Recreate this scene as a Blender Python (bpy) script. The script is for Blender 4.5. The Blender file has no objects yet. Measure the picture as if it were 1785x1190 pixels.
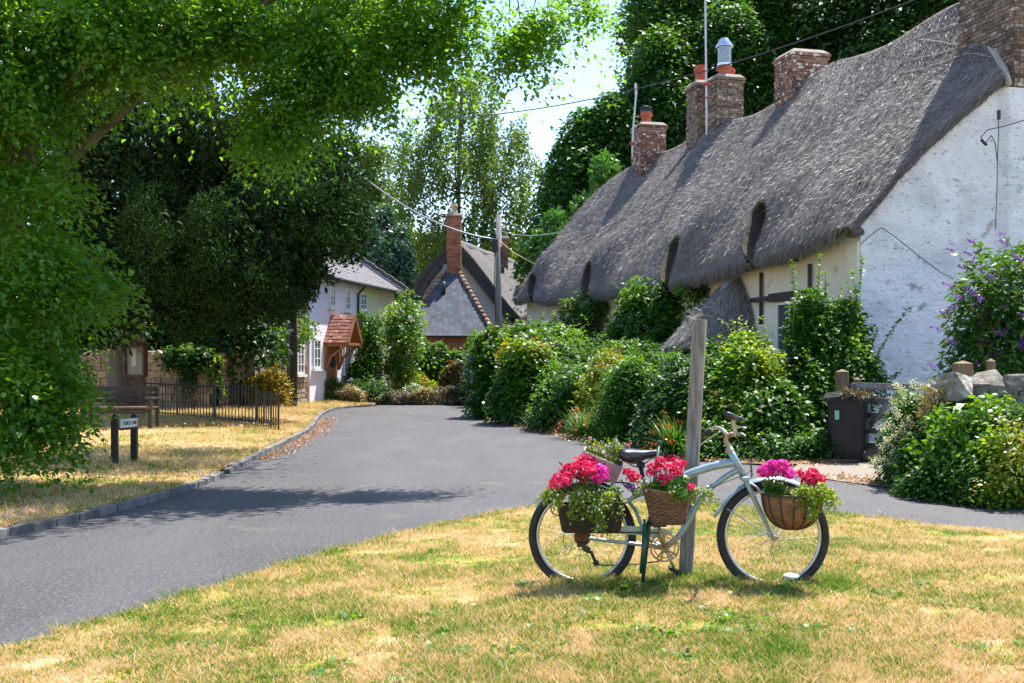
import bpy, math, random
import numpy as np
from mathutils import Vector, Matrix, noise

random.seed(7)
rng = np.random.default_rng(7)
R = math.radians
F, CX, HY, CH = 2000.0, 892.5, 630.0, 1.5      # focal length in photo pixels, centre, horizon, eye height

# ------------------------------------------------------------------ camera, sky, sun, exposure
scene = bpy.context.scene
cd = bpy.data.cameras.new('camera')
cam = bpy.data.objects.new('camera', cd)
scene.collection.objects.link(cam)
cam.location = (0, 0, CH)
cam.rotation_euler = (R(90), 0, 0)
cd.sensor_width = 36
cd.lens = F / 1785 * 36
cd.shift_y = (HY - 595) / 1785
cd.clip_end = 2000
scene.camera = cam
TOSUN = Vector((0.29, 0.35, 0.89)).normalized()
world = bpy.data.worlds.new('World')
scene.world = world
world.use_nodes = True
wn = world.node_tree
sky = wn.nodes.new('ShaderNodeTexSky')
sky.sky_type = 'NISHITA'
sky.sun_disc = False
sky.sun_elevation = math.asin(TOSUN.z)
sky.sun_rotation = math.atan2(TOSUN.x, TOSUN.y)
sky.air_density = 1.0
sky.dust_density = 0.6
sky.ozone_density = 2.5
wn.links.new(sky.outputs[0], wn.nodes['Background'].inputs[0])
wn.nodes['Background'].inputs[1].default_value = 0.14
sd = bpy.data.lights.new('sun', 'SUN')
sd.energy = 5.0
sd.angle = R(0.5)
sd.color = (1.0, 0.95, 0.86)
sun = bpy.data.objects.new('sun', sd)
scene.collection.objects.link(sun)
sun.rotation_euler = TOSUN.to_track_quat('Z', 'Y').to_euler()
sun.location = TOSUN * 80
scene.view_settings.view_transform = 'Standard'
scene.view_settings.look = 'None'
scene.view_settings.gamma = 1
scene.view_settings.use_curve_mapping = False
scene.view_settings.exposure = 1.2
try:
    scene.cycles.max_bounces = 8
    scene.cycles.transmission_bounces = 6
    scene.cycles.transparent_max_bounces = 8
    scene.cycles.caustics_reflective = False
    scene.cycles.caustics_refractive = False
except Exception:
    pass

# ------------------------------------------------------------------ helpers
COL = scene.collection


def PX(px, py, D):
    return Vector(((px - CX) * D / F, D, CH - (py - HY) * D / F))


def GP(px, py, z=0.0):
    D = F * (CH - z) / (py - HY)
    return Vector(((px - CX) * D / F, D, z))


def wloc(o):
    v = Vector((0, 0, 0))
    while o is not None:
        v += o.location
        o = o.parent
    return v


def tag(o, label=None, cat=None, group=None, kind=None):
    if label: o['label'] = label
    if cat: o['category'] = cat
    if group: o['group'] = group
    if kind: o['kind'] = kind
    return o


def thing(name, label, cat, loc, group=None):
    o = bpy.data.objects.new(name, None)
    o.empty_display_size = 0.1
    COL.objects.link(o)
    o.location = loc
    return tag(o, label, cat, group)


def link(name, me, parent=None, loc=None, kind=None):
    """me is in world coordinates when loc is None, else relative to the world point loc"""
    o = bpy.data.objects.new(name, me)
    COL.objects.link(o)
    base = wloc(parent) if parent is not None else Vector((0, 0, 0))
    if parent is not None:
        o.parent = parent
    if loc is None:
        o.location = -base
    else:
        o.location = Vector(loc) - base
    if kind: o['kind'] = kind
    return o


class MB:
    def __init__(s):
        s.v = []; s.f = []

    def add(s, vs, fs):
        b = len(s.v)
        s.v += [tuple(v) for v in vs]
        s.f += [tuple(i + b for i in f) for f in fs]
        return s

    def box(s, c, d, ax=None, bev=0.0):
        c = Vector(c)
        X, Y, Z = ax if ax else (Vector((1, 0, 0)), Vector((0, 1, 0)), Vector((0, 0, 1)))
        hx, hy, hz = d[0] / 2, d[1] / 2, d[2] / 2
        vs = [c + X * (sx * hx) + Y * (sy * hy) + Z * (sz * hz) for sz in (-1, 1) for sy in (-1, 1) for sx in (-1, 1)]
        s.add(vs, [(0, 2, 3, 1), (4, 5, 7, 6), (0, 1, 5, 4), (2, 6, 7, 3), (0, 4, 6, 2), (1, 3, 7, 5)])
        return s

    def tube(s, pts, r, n=8, cap=True):
        pts = [Vector(p) for p in pts]
        m = len(pts)
        rs = r if isinstance(r, (list, tuple)) else [r] * m
        vs = []
        up = None
        for i, p in enumerate(pts):
            t = (pts[min(i + 1, m - 1)] - pts[max(i - 1, 0)]).normalized()
            if up is None:
                a = Vector((0, 0, 1)) if abs(t.z) < 0.9 else Vector((1, 0, 0))
                up = (a - t * a.dot(t)).normalized()
            else:
                up = (up - t * up.dot(t)).normalized()
            b = t.cross(up)
            for k in range(n):
                a = 2 * math.pi * k / n
                vs.append(p + (up * math.cos(a) + b * math.sin(a)) * rs[i])
        fs = []
        for i in range(m - 1):
            for k in range(n):
                k2 = (k + 1) % n
                fs.append((i * n + k, i * n + k2, (i + 1) * n + k2, (i + 1) * n + k))
        if cap:
            fs.append(tuple(reversed(range(n))))
            fs.append(tuple((m - 1) * n + k for k in range(n)))
        return s.add(vs, fs)

    def lathe(s, c, prof, n=20, axis=None):
        c = Vector(c)
        Z = Vector(axis).normalized() if axis else Vector((0, 0, 1))
        a = Vector((1, 0, 0)) if abs(Z.x) < 0.9 else Vector((0, 1, 0))
        X = (a - Z * a.dot(Z)).normalized()
        Y = Z.cross(X)
        vs = []
        for (r, h) in prof:
            for k in range(n):
                t = 2 * math.pi * k / n
                vs.append(c + Z * h + (X * math.cos(t) + Y * math.sin(t)) * r)
        fs = []
        m = len(prof)
        for i in range(m - 1):
            for k in range(n):
                k2 = (k + 1) % n
                fs.append((i * n + k, i * n + k2, (i + 1) * n + k2, (i + 1) * n + k))
        fs.append(tuple(reversed(range(n))))
        fs.append(tuple((m - 1) * n + k for k in range(n)))
        return s.add(vs, fs)

    def prism(s, poly, off):
        n = len(poly)
        off = Vector(off)
        vs = [Vector(p) for p in poly] + [Vector(p) + off for p in poly]
        fs = [tuple(range(n)), tuple(reversed(range(n, 2 * n)))]
        for k in range(n):
            k2 = (k + 1) % n
            fs.append((k, k + n, k2 + n, k2))
        return s.add(vs, fs)

    def grid(s, P):
        """P[i][j] points"""
        ni, nj = len(P), len(P[0])
        vs = [p for row in P for p in row]
        fs = [(i * nj + j, i * nj + j + 1, (i + 1) * nj + j + 1, (i + 1) * nj + j) for i in range(ni - 1) for j in range(nj - 1)]
        return s.add(vs, fs)

    def mesh(s, name, mat, smooth=False):
        me = bpy.data.meshes.new(name)
        me.from_pydata(s.v, [], s.f)
        me.materials.append(mat)
        if smooth:
            me.polygons.foreach_set('use_smooth', [True] * len(me.polygons))
        me.update()
        return me

    def build(s, name, mat, parent=None, smooth=False, kind=None, bevel=0.0, auto=None, loc=None):
        me = s.mesh(name, mat, smooth or auto is not None)
        if loc is not None and parent is None:
            me.transform(Matrix.Translation(-Vector(loc)))
            o = link(name, me, None, loc, kind)
        else:
            o = link(name, me, parent, None, kind)
        if auto is not None:
            try:
                me.set_sharp_from_angle(angle=R(auto))
            except Exception:
                pass
        if bevel:
            m = o.modifiers.new('bevel', 'BEVEL'); m.width = bevel; m.segments = 2; m.limit_method = 'ANGLE'
        return o


def mesh_np(name, V, k, mat, attrs=None, smooth=False):
    """V: (n*k,3) vertices, each run of k is one polygon"""
    V = np.asarray(V, dtype=np.float32).reshape(-1, 3)
    n = len(V) // k
    me = bpy.data.meshes.new(name)
    me.vertices.add(n * k)
    me.vertices.foreach_set('co', V.ravel())
    me.loops.add(n * k)
    me.loops.foreach_set('vertex_index', np.arange(n * k, dtype=np.int32))
    me.polygons.add(n)
    me.polygons.foreach_set('loop_start', np.arange(0, n * k, k, dtype=np.int32))
    if smooth:
        me.polygons.foreach_set('use_smooth', np.ones(n, dtype=bool))
    if attrs:
        for an, av in attrs.items():
            a = me.attributes.new(an, 'FLOAT', 'POINT')
            a.data.foreach_set('value', np.repeat(np.asarray(av, dtype=np.float32), k))
    me.materials.append(mat)
    me.update(calc_edges=True)
    return me


def grid_np(name, P, mat, uv=None, smooth=True, flip=False):
    ni, nj = P.shape[:2]
    idx = np.arange(ni * nj).reshape(ni, nj)
    q = np.stack([idx[:-1, :-1], idx[:-1, 1:], idx[1:, 1:], idx[1:, :-1]], -1).reshape(-1, 4)
    if flip: q = q[:, ::-1]
    me = bpy.data.meshes.new(name)
    me.vertices.add(ni * nj)
    me.vertices.foreach_set('co', P.astype(np.float32).ravel())
    me.loops.add(q.size)
    me.loops.foreach_set('vertex_index', q.ravel().astype(np.int32))
    me.polygons.add(len(q))
    me.polygons.foreach_set('loop_start', np.arange(0, q.size, 4, dtype=np.int32))
    me.polygons.foreach_set('use_smooth', np.full(len(q), smooth))
    me.update(calc_edges=True)
    if uv is not None:
        l = me.uv_layers.new(name='UVMap')
        l.data.foreach_set('uv', uv.reshape(-1, 2)[q.ravel()].astype(np.float32).ravel())
    me.materials.append(mat)
    return me


def vnoise(x, y, seed=0):
    """smooth 2-D value noise in 0..1 for numpy arrays"""
    x = np.asarray(x, float); y = np.asarray(y, float)
    xi = np.floor(x).astype(np.int64); yi = np.floor(y).astype(np.int64)
    fx = x - xi; fy = y - yi
    fx = fx * fx * (3 - 2 * fx); fy = fy * fy * (3 - 2 * fy)

    def h(a, b):
        n = (a * 374761393 + b * 668265263 + seed * 974634777) & 0xffffffff
        n = ((n ^ (n >> 13)) * 1274126177) & 0xffffffff
        return ((n ^ (n >> 16)) & 0xffff) / 65535.0
    return (h(xi, yi) * (1 - fx) + h(xi + 1, yi) * fx) * (1 - fy) + (h(xi, yi + 1) * (1 - fx) + h(xi + 1, yi + 1) * fx) * fy


def fbm(x, y, seed=0, o=3):
    r = 0; a = 0.5; t = 0
    for i in range(o):
        r = r + a * vnoise(x * 2 ** i, y * 2 ** i, seed + i * 17); t += a; a *= 0.5
    return r / t


# ------------------------------------------------------------------ materials
def newmat(name):
    m = bpy.data.materials.new(name)
    m.use_nodes = True
    nt = m.node_tree
    return m, nt, nt.nodes['Principled BSDF']


def ramp(nt, src, cols):
    r = nt.nodes.new('ShaderNodeValToRGB')
    e = r.color_ramp.elements
    while len(e) < len(cols): e.new(0.5)
    for i, (p, c) in enumerate(cols):
        e[i].position = p
        e[i].color = (*c, 1)
    nt.links.new(src, r.inputs[0])
    return r.outputs[0]


def tex(nt, coord, scale, detail=4, rough=0.55, stretch=None, dist=0.0):
    n = nt.nodes.new('ShaderNodeTexNoise')
    n.inputs['Scale'].default_value = scale
    n.inputs['Detail'].default_value = detail
    n.inputs['Roughness'].default_value = rough
    n.inputs['Distortion'].default_value = dist
    if stretch:
        mp = nt.nodes.new('ShaderNodeMapping')
        mp.inputs['Scale'].default_value = stretch
        nt.links.new(coord, mp.inputs[0])
        coord = mp.outputs[0]
    nt.links.new(coord, n.inputs['Vector'])
    return n.outputs['Fac']


def mixc(nt, a, b, fac, mode='MIX'):
    m = nt.nodes.new('ShaderNodeMix')
    m.data_type = 'RGBA'
    m.blend_type = mode
    for s, v in ((m.inputs[0], fac), (m.inputs[6], a), (m.inputs[7], b)):
        if hasattr(v, 'is_linked') or hasattr(v, 'links'):
            nt.links.new(v, s)
        elif isinstance(v, (int, float)):
            s.default_value = v
        else:
            s.default_value = (*v, 1)
    return m.outputs[2]


def surf(name, cols, scale=8, detail=5, rough=0.8, bump=0.3, bscale=None, stretch=None, rand=0.0, metal=0.0, spec=0.3,
         spots=None, coord='Object', bdist=0.01, coat=0.0):
    """procedural surface: a noise ramp, optional second layer spots=(scale, threshold, softness, colour), brightness
    varying from piece to piece (rand)"""
    m, nt, b = newmat(name)
    tc = nt.nodes.new('ShaderNodeTexCoord').outputs[coord]
    if coord == 'Object' and rand:
        oi = nt.nodes.new('ShaderNodeObjectInfo')
        ad = nt.nodes.new('ShaderNodeVectorMath'); ad.operation = 'ADD'
        nt.links.new(tc, ad.inputs[0])
        mu = nt.nodes.new('ShaderNodeVectorMath'); mu.operation = 'SCALE'
        mu.inputs[0].default_value = (37, 17, 53)
        nt.links.new(oi.outputs['Random'], mu.inputs['Scale'])
        nt.links.new(mu.outputs[0], ad.inputs[1])
        tc = ad.outputs[0]
    n = tex(nt, tc, scale, detail, stretch=stretch)
    c = ramp(nt, n, cols)
    for sp in (spots or []):
        s = tex(nt, tc, sp[0], 4, 0.6, dist=0.3, stretch=sp[4] if len(sp) > 4 else None)
        mk = ramp(nt, s, [(sp[1] - sp[2], (0, 0, 0)), (sp[1] + sp[2], (1, 1, 1))])
        c = mixc(nt, c, sp[3], mk)
    if rand:
        hs = nt.nodes.new('ShaderNodeHueSaturation')
        mr = nt.nodes.new('ShaderNodeMapRange')
        mr.inputs['To Min'].default_value = 1 - rand
        mr.inputs['To Max'].default_value = 1 + rand
        nt.links.new(oi.outputs['Random'], mr.inputs['Value'])
        nt.links.new(mr.outputs[0], hs.inputs['Value'])
        nt.links.new(c, hs.inputs['Color'])
        c = hs.outputs[0]
    nt.links.new(c, b.inputs['Base Color'])
    b.inputs['Roughness'].default_value = rough
    b.inputs['Metallic'].default_value = metal
    b.inputs['Specular IOR Level'].default_value = spec
    b.inputs['Coat Weight'].default_value = coat
    if bump:
        bn = tex(nt, tc, bscale or scale * 2.5, 6, 0.65, stretch=stretch)
        bp = nt.nodes.new('ShaderNodeBump')
        bp.inputs['Strength'].default_value = bump
        bp.inputs['Distance'].default_value = bdist
        nt.links.new(bn, bp.inputs['Height'])
        nt.links.new(bp.outputs[0], b.inputs['Normal'])
    return m


def leafmat(name, c1, c2, tr=0.35, trc=None, rough=0.45, spec=0.4):
    m, nt, b = newmat(name)
    at = nt.nodes.new('ShaderNodeAttribute'); at.attribute_name = 'tone'
    tc = nt.nodes.new('ShaderNodeTexCoord').outputs['Object']
    c = mixc(nt, c1, c2, at.outputs['Fac'])
    nt.links.new(c, b.inputs['Base Color'])
    b.inputs['Roughness'].default_value = rough
    b.inputs['Specular IOR Level'].default_value = spec
    t = nt.nodes.new('ShaderNodeBsdfTranslucent')
    if trc is None:
        trc = (c2[0] * 1.5, c2[1] * 1.6, c2[2] * 0.5)
    tcol = mixc(nt, tuple(x * 0.7 for x in trc), trc, at.outputs['Fac'])
    nt.links.new(tcol, t.inputs['Color'])
    mx = nt.nodes.new('ShaderNodeMixShader')
    mx.inputs[0].default_value = tr
    nt.links.new(b.outputs[0], mx.inputs[1])
    nt.links.new(t.outputs[0], mx.inputs[2])
    nt.links.new(mx.outputs[0], nt.nodes['Material Output'].inputs[0])
    return m


def plain(name, c, rough=0.6, metal=0.0, spec=0.4, v=0.15, scale=12, bump=0.1):
    return surf(name, [(0.3, tuple(x * (1 - v) for x in c)), (0.7, tuple(min(1, x * (1 + v)) for x in c))], scale=scale,
                rough=rough, metal=metal, spec=spec, bump=bump, bdist=0.003)


L = {}
UP_ = Vector((0, 0, 1))
L['lime'] = leafmat('lime leaf', (0.016, 0.075, 0.014), (0.085, 0.24, 0.018), 0.46, (0.30, 0.60, 0.01), rough=0.38, spec=0.5)
L['yew'] = leafmat('yew needle', (0.011, 0.028, 0.011), (0.034, 0.078, 0.016), 0.12, rough=0.75, spec=0.12)
L['syc'] = leafmat('sycamore leaf', (0.016, 0.066, 0.018), (0.042, 0.135, 0.020), 0.35, (0.12, 0.30, 0.01), spec=0.3)
L['birch'] = leafmat('birch leaf', (0.045, 0.10, 0.022), (0.12, 0.20, 0.035), 0.38, (0.22, 0.36, 0.03))
L['conifer'] = leafmat('conifer spray', (0.045, 0.13, 0.03), (0.10, 0.25, 0.04), 0.25)
L['bluecon'] = leafmat('blue conifer spray', (0.035, 0.10, 0.07), (0.08, 0.17, 0.11), 0.2)
L['laurel'] = leafmat('laurel leaf', (0.014, 0.062, 0.010), (0.052, 0.155, 0.012), 0.28, (0.14, 0.34, 0.01), rough=0.35)
L['bright'] = leafmat('bright green leaf', (0.032, 0.115, 0.010), (0.095, 0.235, 0.015), 0.36, (0.24, 0.48, 0.01))
L['yellow'] = leafmat('yellow green leaf', (0.10, 0.19, 0.012), (0.27, 0.36, 0.02), 0.42, (0.48, 0.60, 0.01))
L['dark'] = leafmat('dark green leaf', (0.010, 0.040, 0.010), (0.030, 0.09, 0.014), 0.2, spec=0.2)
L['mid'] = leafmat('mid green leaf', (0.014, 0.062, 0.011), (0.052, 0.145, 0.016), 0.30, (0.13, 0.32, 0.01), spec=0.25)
L['rose'] = leafmat('rose leaf', (0.032, 0.085, 0.022), (0.075, 0.16, 0.03), 0.35, (0.18, 0.34, 0.02))
L['olive'] = leafmat('grey lavender leaf', (0.10, 0.11, 0.07), (0.20, 0.17, 0.12), 0.2)
L['copper'] = leafmat('copper leaf', (0.10, 0.06, 0.03), (0.16, 0.16, 0.04), 0.3)
L['golden'] = leafmat('golden leaf', (0.16, 0.17, 0.02), (0.38, 0.26, 0.03), 0.35)
L['grassy'] = leafmat('strap leaf', (0.045, 0.11, 0.03), (0.10, 0.21, 0.05), 0.3)
L['red'] = leafmat('red petal', (0.55, 0.010, 0.06), (0.90, 0.035, 0.18), 0.35, (0.98, 0.03, 0.18))
L['magenta'] = leafmat('magenta petal', (0.60, 0.01, 0.30), (0.88, 0.06, 0.50), 0.35, (0.95, 0.05, 0.5))
L['white'] = leafmat('white petal', (0.65, 0.68, 0.5), (0.8, 0.82, 0.72), 0.3, (0.8, 0.8, 0.7))
L['orange'] = leafmat('orange petal', (0.6, 0.09, 0.01), (0.85, 0.18, 0.02), 0.3, (0.9, 0.2, 0.02))
L['purple'] = leafmat('purple petal', (0.17, 0.07, 0.32), (0.36, 0.20, 0.55), 0.3, (0.4, 0.2, 0.6))
L['pink'] = leafmat('pink petal', (0.65, 0.2, 0.35), (0.8, 0.45, 0.55), 0.3, (0.8, 0.4, 0.5))
L['cream'] = leafmat('cream petal', (0.5, 0.5, 0.25), (0.75, 0.74, 0.42), 0.3, (0.8, 0.8, 0.5))
L['lilac'] = leafmat('lilac petal', (0.4, 0.38, 0.65), (0.6, 0.58, 0.8), 0.3, (0.6, 0.55, 0.85))
L['litter'] = leafmat('fallen leaf', (0.20, 0.07, 0.025), (0.42, 0.19, 0.06), 0.1)
L['litterd'] = leafmat('dead trimmings', (0.09, 0.065, 0.03), (0.24, 0.18, 0.10), 0.1)
L['straw'] = leafmat('dry stalk', (0.22, 0.15, 0.06), (0.4, 0.3, 0.14), 0.2)

BARK = surf('bark', [(0.3, (0.06, 0.05, 0.04)), (0.7, (0.16, 0.135, 0.105))], 6, stretch=(1, 1, 0.25), bump=0.8, bdist=0.02)
TWIG = surf('twig', [(0.3, (0.09, 0.07, 0.05)), (0.7, (0.17, 0.13, 0.09))], 9, bump=0.3)
GSTEM = plain('green stem', (0.10, 0.17, 0.05))
ASPH = surf('asphalt', [(0.25, (0.036, 0.033, 0.038)), (0.75, (0.060, 0.056, 0.062))], 0.8, detail=9, rough=0.66, spec=0.42, bump=0.9, bscale=60,
            bdist=0.012, spots=[(0.5, 0.55, 0.10, (0.072, 0.068, 0.075), (1.6, 0.35, 1)), (2.2, 0.64, 0.07, (0.045, 0.042, 0.05), (1.5, 0.5, 1)), (34, 0.57, 0.07, (0.125, 0.12, 0.125)), (55, 0.61, 0.05, (0.022, 0.021, 0.025)), (80, 0.67, 0.03, (0.30, 0.29, 0.28)), (1.1, 0.66, 0.05, (0.10, 0.093, 0.08))])


def cracks(m):
    nt = m.node_tree; b = nt.nodes['Principled BSDF']; src = b.inputs['Base Color'].links[0].from_socket
    tc = nt.nodes.new('ShaderNodeTexCoord').outputs['Object']
    w = nt.nodes.new('ShaderNodeTexNoise'); w.inputs['Scale'].default_value = 1.6; w.inputs['Detail'].default_value = 6; nt.links.new(tc, w.inputs['Vector'])
    ad = nt.nodes.new('ShaderNodeVectorMath'); ad.operation = 'ADD'; nt.links.new(tc, ad.inputs[0]); nt.links.new(w.outputs['Color'], ad.inputs[1])
    v = nt.nodes.new('ShaderNodeTexVoronoi'); v.feature = 'DISTANCE_TO_EDGE'; v.inputs['Scale'].default_value = 0.42; nt.links.new(ad.outputs[0], v.inputs['Vector'])
    line = ramp(nt, v.outputs['Distance'], [(0.002, (1, 1, 1)), (0.007, (0, 0, 0))])
    ms = ramp(nt, tex(nt, tc, 0.5, 2), [(0.46, (0, 0, 0)), (0.60, (0.85, 0.85, 0.85))])
    f = nt.nodes.new('ShaderNodeMath'); f.operation = 'MULTIPLY'; nt.links.new(line, f.inputs[0]); nt.links.new(ms, f.inputs[1])
    nt.links.new(mixc(nt, src, (0.028, 0.028, 0.03), f.outputs[0]), b.inputs['Base Color'])


cracks(ASPH)
SOIL = surf('garden soil', [(0.3, (0.10, 0.065, 0.04)), (0.7, (0.22, 0.14, 0.08))], 6, bump=0.8, bdist=0.03)
GRAVEL = surf('drive gravel', [(0.3, (0.17, 0.145, 0.12)), (0.7, (0.34, 0.29, 0.24))], 30, bump=0.8, bdist=0.02, spots=[(1.5, 0.6, 0.1, (0.28, 0.18, 0.1))])


def grassmix(nt, tc):
    """dry and green patches of turf, the same world pattern on the soil and on the blades"""
    a = tex(nt, tc, 0.7, 4, 0.65)
    b = tex(nt, tc, 3.4, 5, 0.7)
    c = tex(nt, tc, 14, 4, 0.7)
    def mad(x, k, add):
        m_ = nt.nodes.new('ShaderNodeMath'); m_.operation = 'MULTIPLY_ADD'; m_.inputs[1].default_value = k
        nt.links.new(x, m_.inputs[0])
        if isinstance(add, float): m_.inputs[2].default_value = add
        else: nt.links.new(add, m_.inputs[2])
        return m_.outputs[0]
    return mad(a, 0.55, mad(b, 0.50, mad(c, 0.40, -0.225)))


def turfmat(name, bias=0.0, blades=False):
    m, nt, b = newmat(name)
    g = nt.nodes.new('ShaderNodeNewGeometry').outputs['Position']
    f = grassmix(nt, g)
    if blades:
        at = nt.nodes.new('ShaderNodeAttribute'); at.attribute_name = 'tone'
        ad = nt.nodes.new('ShaderNodeMath'); ad.operation = 'MULTIPLY_ADD'
        ad.inputs[1].default_value = 0.34
        nt.links.new(at.outputs['Fac'], ad.inputs[0]); nt.links.new(f, ad.inputs[2])
        sb = nt.nodes.new('ShaderNodeMath'); sb.operation = 'SUBTRACT'; sb.inputs[1].default_value = 0.165
        nt.links.new(ad.outputs[0], sb.inputs[0])
        f = sb.outputs[0]
    cols = [(0.36 + bias, (0.060, 0.19, 0.012)), (0.44 + bias, (0.19, 0.31, 0.02)), (0.49 + bias, (0.48, 0.38, 0.065)), (0.54 + bias, (0.66, 0.42, 0.17)), (0.66 + bias, (0.80, 0.58, 0.37))]
    if not blades:
        cols = [(p, tuple(x * 0.75 for x in c)) for p, c in cols]
    c = ramp(nt, f, cols)
    nt.links.new(c, b.inputs['Base Color'])
    b.inputs['Roughness'].default_value = 0.7
    b.inputs['Specular IOR Level'].default_value = 0.2
    if blades:
        t = nt.nodes.new('ShaderNodeBsdfTranslucent')
        nt.links.new(c, t.inputs['Color'])
        mx = nt.nodes.new('ShaderNodeMixShader'); mx.inputs[0].default_value = 0.35
        nt.links.new(b.outputs[0], mx.inputs[1]); nt.links.new(t.outputs[0], mx.inputs[2])
        nt.links.new(mx.outputs[0], nt.nodes['Material Output'].inputs[0])
    else:
        bn = tex(nt, g, 40, 5, 0.7)
        bp = nt.nodes.new('ShaderNodeBump'); bp.inputs['Strength'].default_value = 0.9; bp.inputs['Distance'].default_value = 0.03
        nt.links.new(bn, bp.inputs['Height']); nt.links.new(bp.outputs[0], b.inputs['Normal'])
    return m


TURF = turfmat('turf soil', -0.004); TURFB = turfmat('turf blades', -0.004, True)
TURF2 = turfmat('dry turf soil', -0.06); TURF2B = turfmat('dry turf blades', -0.06, True)

WHITE = surf('whitewashed rubble', [(0.3, (0.76, 0.79, 0.84)), (0.6, (0.87, 0.89, 0.92))], 1.2, rough=0.9, bump=1.0, bscale=5, bdist=0.05, stretch=(1, 1, 2.2),
             spots=[(1.3, 0.62, 0.12, (0.62, 0.64, 0.68)), (2.6, 0.65, 0.05, (0.38, 0.39, 0.42), (1, 1, 1.8)), (11, 0.64, 0.04, (0.34, 0.34, 0.36), (1, 1, 2.0)), (1.6, 0.71, 0.03, (0.55, 0.48, 0.38), (1, 1, 2.5))])
CREAM = surf('cream limewash', [(0.3, (0.66, 0.60, 0.52)), (0.7, (0.80, 0.76, 0.68))], 1.0, rough=0.9, bump=0.5, bscale=6, bdist=0.02, spots=[(2.0, 0.68, 0.06, (0.55, 0.42, 0.28))])
LILACSHADE = surf('white render with lilac shade tint', [(0.3, (0.74, 0.72, 0.80)), (0.7, (0.82, 0.80, 0.87))], 1.0, rough=0.9, bump=0.2)  # white wall; the lilac cast of its shaded front is put into the colour
CREAM2 = surf('yellow cream render', [(0.3, (0.62, 0.60, 0.42)), (0.7, (0.72, 0.70, 0.52))], 1.0, rough=0.9, bump=0.2)
BRICK = surf('old brick', [(0.3, (0.16, 0.085, 0.06)), (0.7, (0.30, 0.16, 0.11))], 9, rough=0.9, bump=0.6, rand=0.45, spots=[(7, 0.64, 0.05, (0.5, 0.47, 0.42))])
BRICKD = surf('sooty brick', [(0.3, (0.10, 0.075, 0.06)), (0.7, (0.24, 0.17, 0.13))], 9, rough=0.9, bump=0.6, rand=0.45, spots=[(6, 0.60, 0.06, (0.42, 0.40, 0.36))])
BRICKW = surf('lichened brick', [(0.3, (0.15, 0.075, 0.055)), (0.7, (0.27, 0.14, 0.105))], 9, rough=0.9, bump=0.6, rand=0.4, spots=[(6, 0.60, 0.05, (0.66, 0.65, 0.62))])
BRICKR = surf('red brick', [(0.3, (0.30, 0.105, 0.06)), (0.7, (0.46, 0.18, 0.10))], 9, rough=0.9, bump=0.5, rand=0.35)
MORTAR = surf('mortar', [(0.3, (0.24, 0.21, 0.18)), (0.7, (0.36, 0.32, 0.27))], 14, rough=0.95, bump=0.5)
STONE = surf('garden wall stone', [(0.3, (0.24, 0.19, 0.13)), (0.7, (0.40, 0.34, 0.26))], 5, rough=0.9, bump=0.8, bdist=0.02, rand=0.25, spots=[(3, 0.63, 0.05, (0.12, 0.12, 0.08))])
RUBBLE = surf('rubble stone', [(0.25, (0.13, 0.11, 0.09)), (0.5, (0.25, 0.225, 0.19)), (0.75, (0.40, 0.38, 0.34))], 5, rough=0.9, bump=1.0, bdist=0.03, rand=0.3, spots=[(5, 0.62, 0.05, (0.52, 0.52, 0.48)), (4, 0.62, 0.05, (0.09, 0.085, 0.05))])
KERB = surf('kerb stone', [(0.3, (0.10, 0.10, 0.105)), (0.7, (0.21, 0.205, 0.21))], 12, rough=0.85, bump=0.7, rand=0.25)
SLATE = surf('slate', [(0.3, (0.05, 0.058, 0.08)), (0.7, (0.10, 0.112, 0.145))], 6, rough=0.7, spec=0.25, bump=0.3, rand=0.3, spots=[(5, 0.70, 0.04, (0.28, 0.27, 0.26))])
SLATE2 = surf('purple slate', [(0.3, (0.10, 0.095, 0.105)), (0.7, (0.19, 0.175, 0.185))], 6, rough=0.75, bump=0.3, rand=0.0)
HIPT = surf('lichened hip tile', [(0.3, (0.11, 0.06, 0.045)), (0.7, (0.22, 0.12, 0.09))], 5, rough=0.9, bump=0.5, rand=0.3, spots=[(4, 0.55, 0.06, (0.33, 0.28, 0.22))])
TILE = surf('clay tile', [(0.3, (0.22, 0.08, 0.06)), (0.7, (0.36, 0.15, 0.11))], 8, rough=0.85, bump=0.4, rand=0.3, spots=[(8, 0.62, 0.05, (0.45, 0.38, 0.3))])
POT = surf('terracotta pot', [(0.3, (0.38, 0.09, 0.06)), (0.7, (0.5, 0.15, 0.09))], 8, rough=0.8, bump=0.2)
LEAD = surf('lead', [(0.3, (0.20, 0.22, 0.24)), (0.7, (0.36, 0.38, 0.40))], 6, rough=0.55, bump=0.3)
STEEL = plain('bright steel', (0.75, 0.76, 0.78), 0.25, 1.0)
DARKM = plain('dark metal', (0.03, 0.03, 0.035), 0.5)
BLACKP = plain('black paint', (0.018, 0.02, 0.022), 0.45, spec=0.5)
WOODG = surf('weathered grey oak', [(0.32, (0.13, 0.12, 0.11)), (0.5, (0.23, 0.215, 0.20)), (0.68, (0.36, 0.34, 0.315))], 9, stretch=(5, 5, 0.45), rough=0.85, bump=1.0, bdist=0.008, spots=[(7, 0.66, 0.03, (0.07, 0.06, 0.05), (4, 4, 0.5)), (3, 0.66, 0.05, (0.42, 0.41, 0.37))])
WOODB = surf('brown timber', [(0.3, (0.14, 0.09, 0.055)), (0.7, (0.27, 0.18, 0.11))], 6, stretch=(5, 5, 0.6), rough=0.8, bump=0.5)
OAKO = surf('orange oak', [(0.3, (0.22, 0.085, 0.032)), (0.7, (0.36, 0.15, 0.06))], 6, rough=0.6, bump=0.3)
MAROON = plain('maroon painted wood', (0.075, 0.022, 0.022), 0.5)
DARKW = plain('dark oak', (0.035, 0.03, 0.027), 0.7)
WPAINT = plain('white paint', (0.78, 0.78, 0.77), 0.5, v=0.05)
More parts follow.
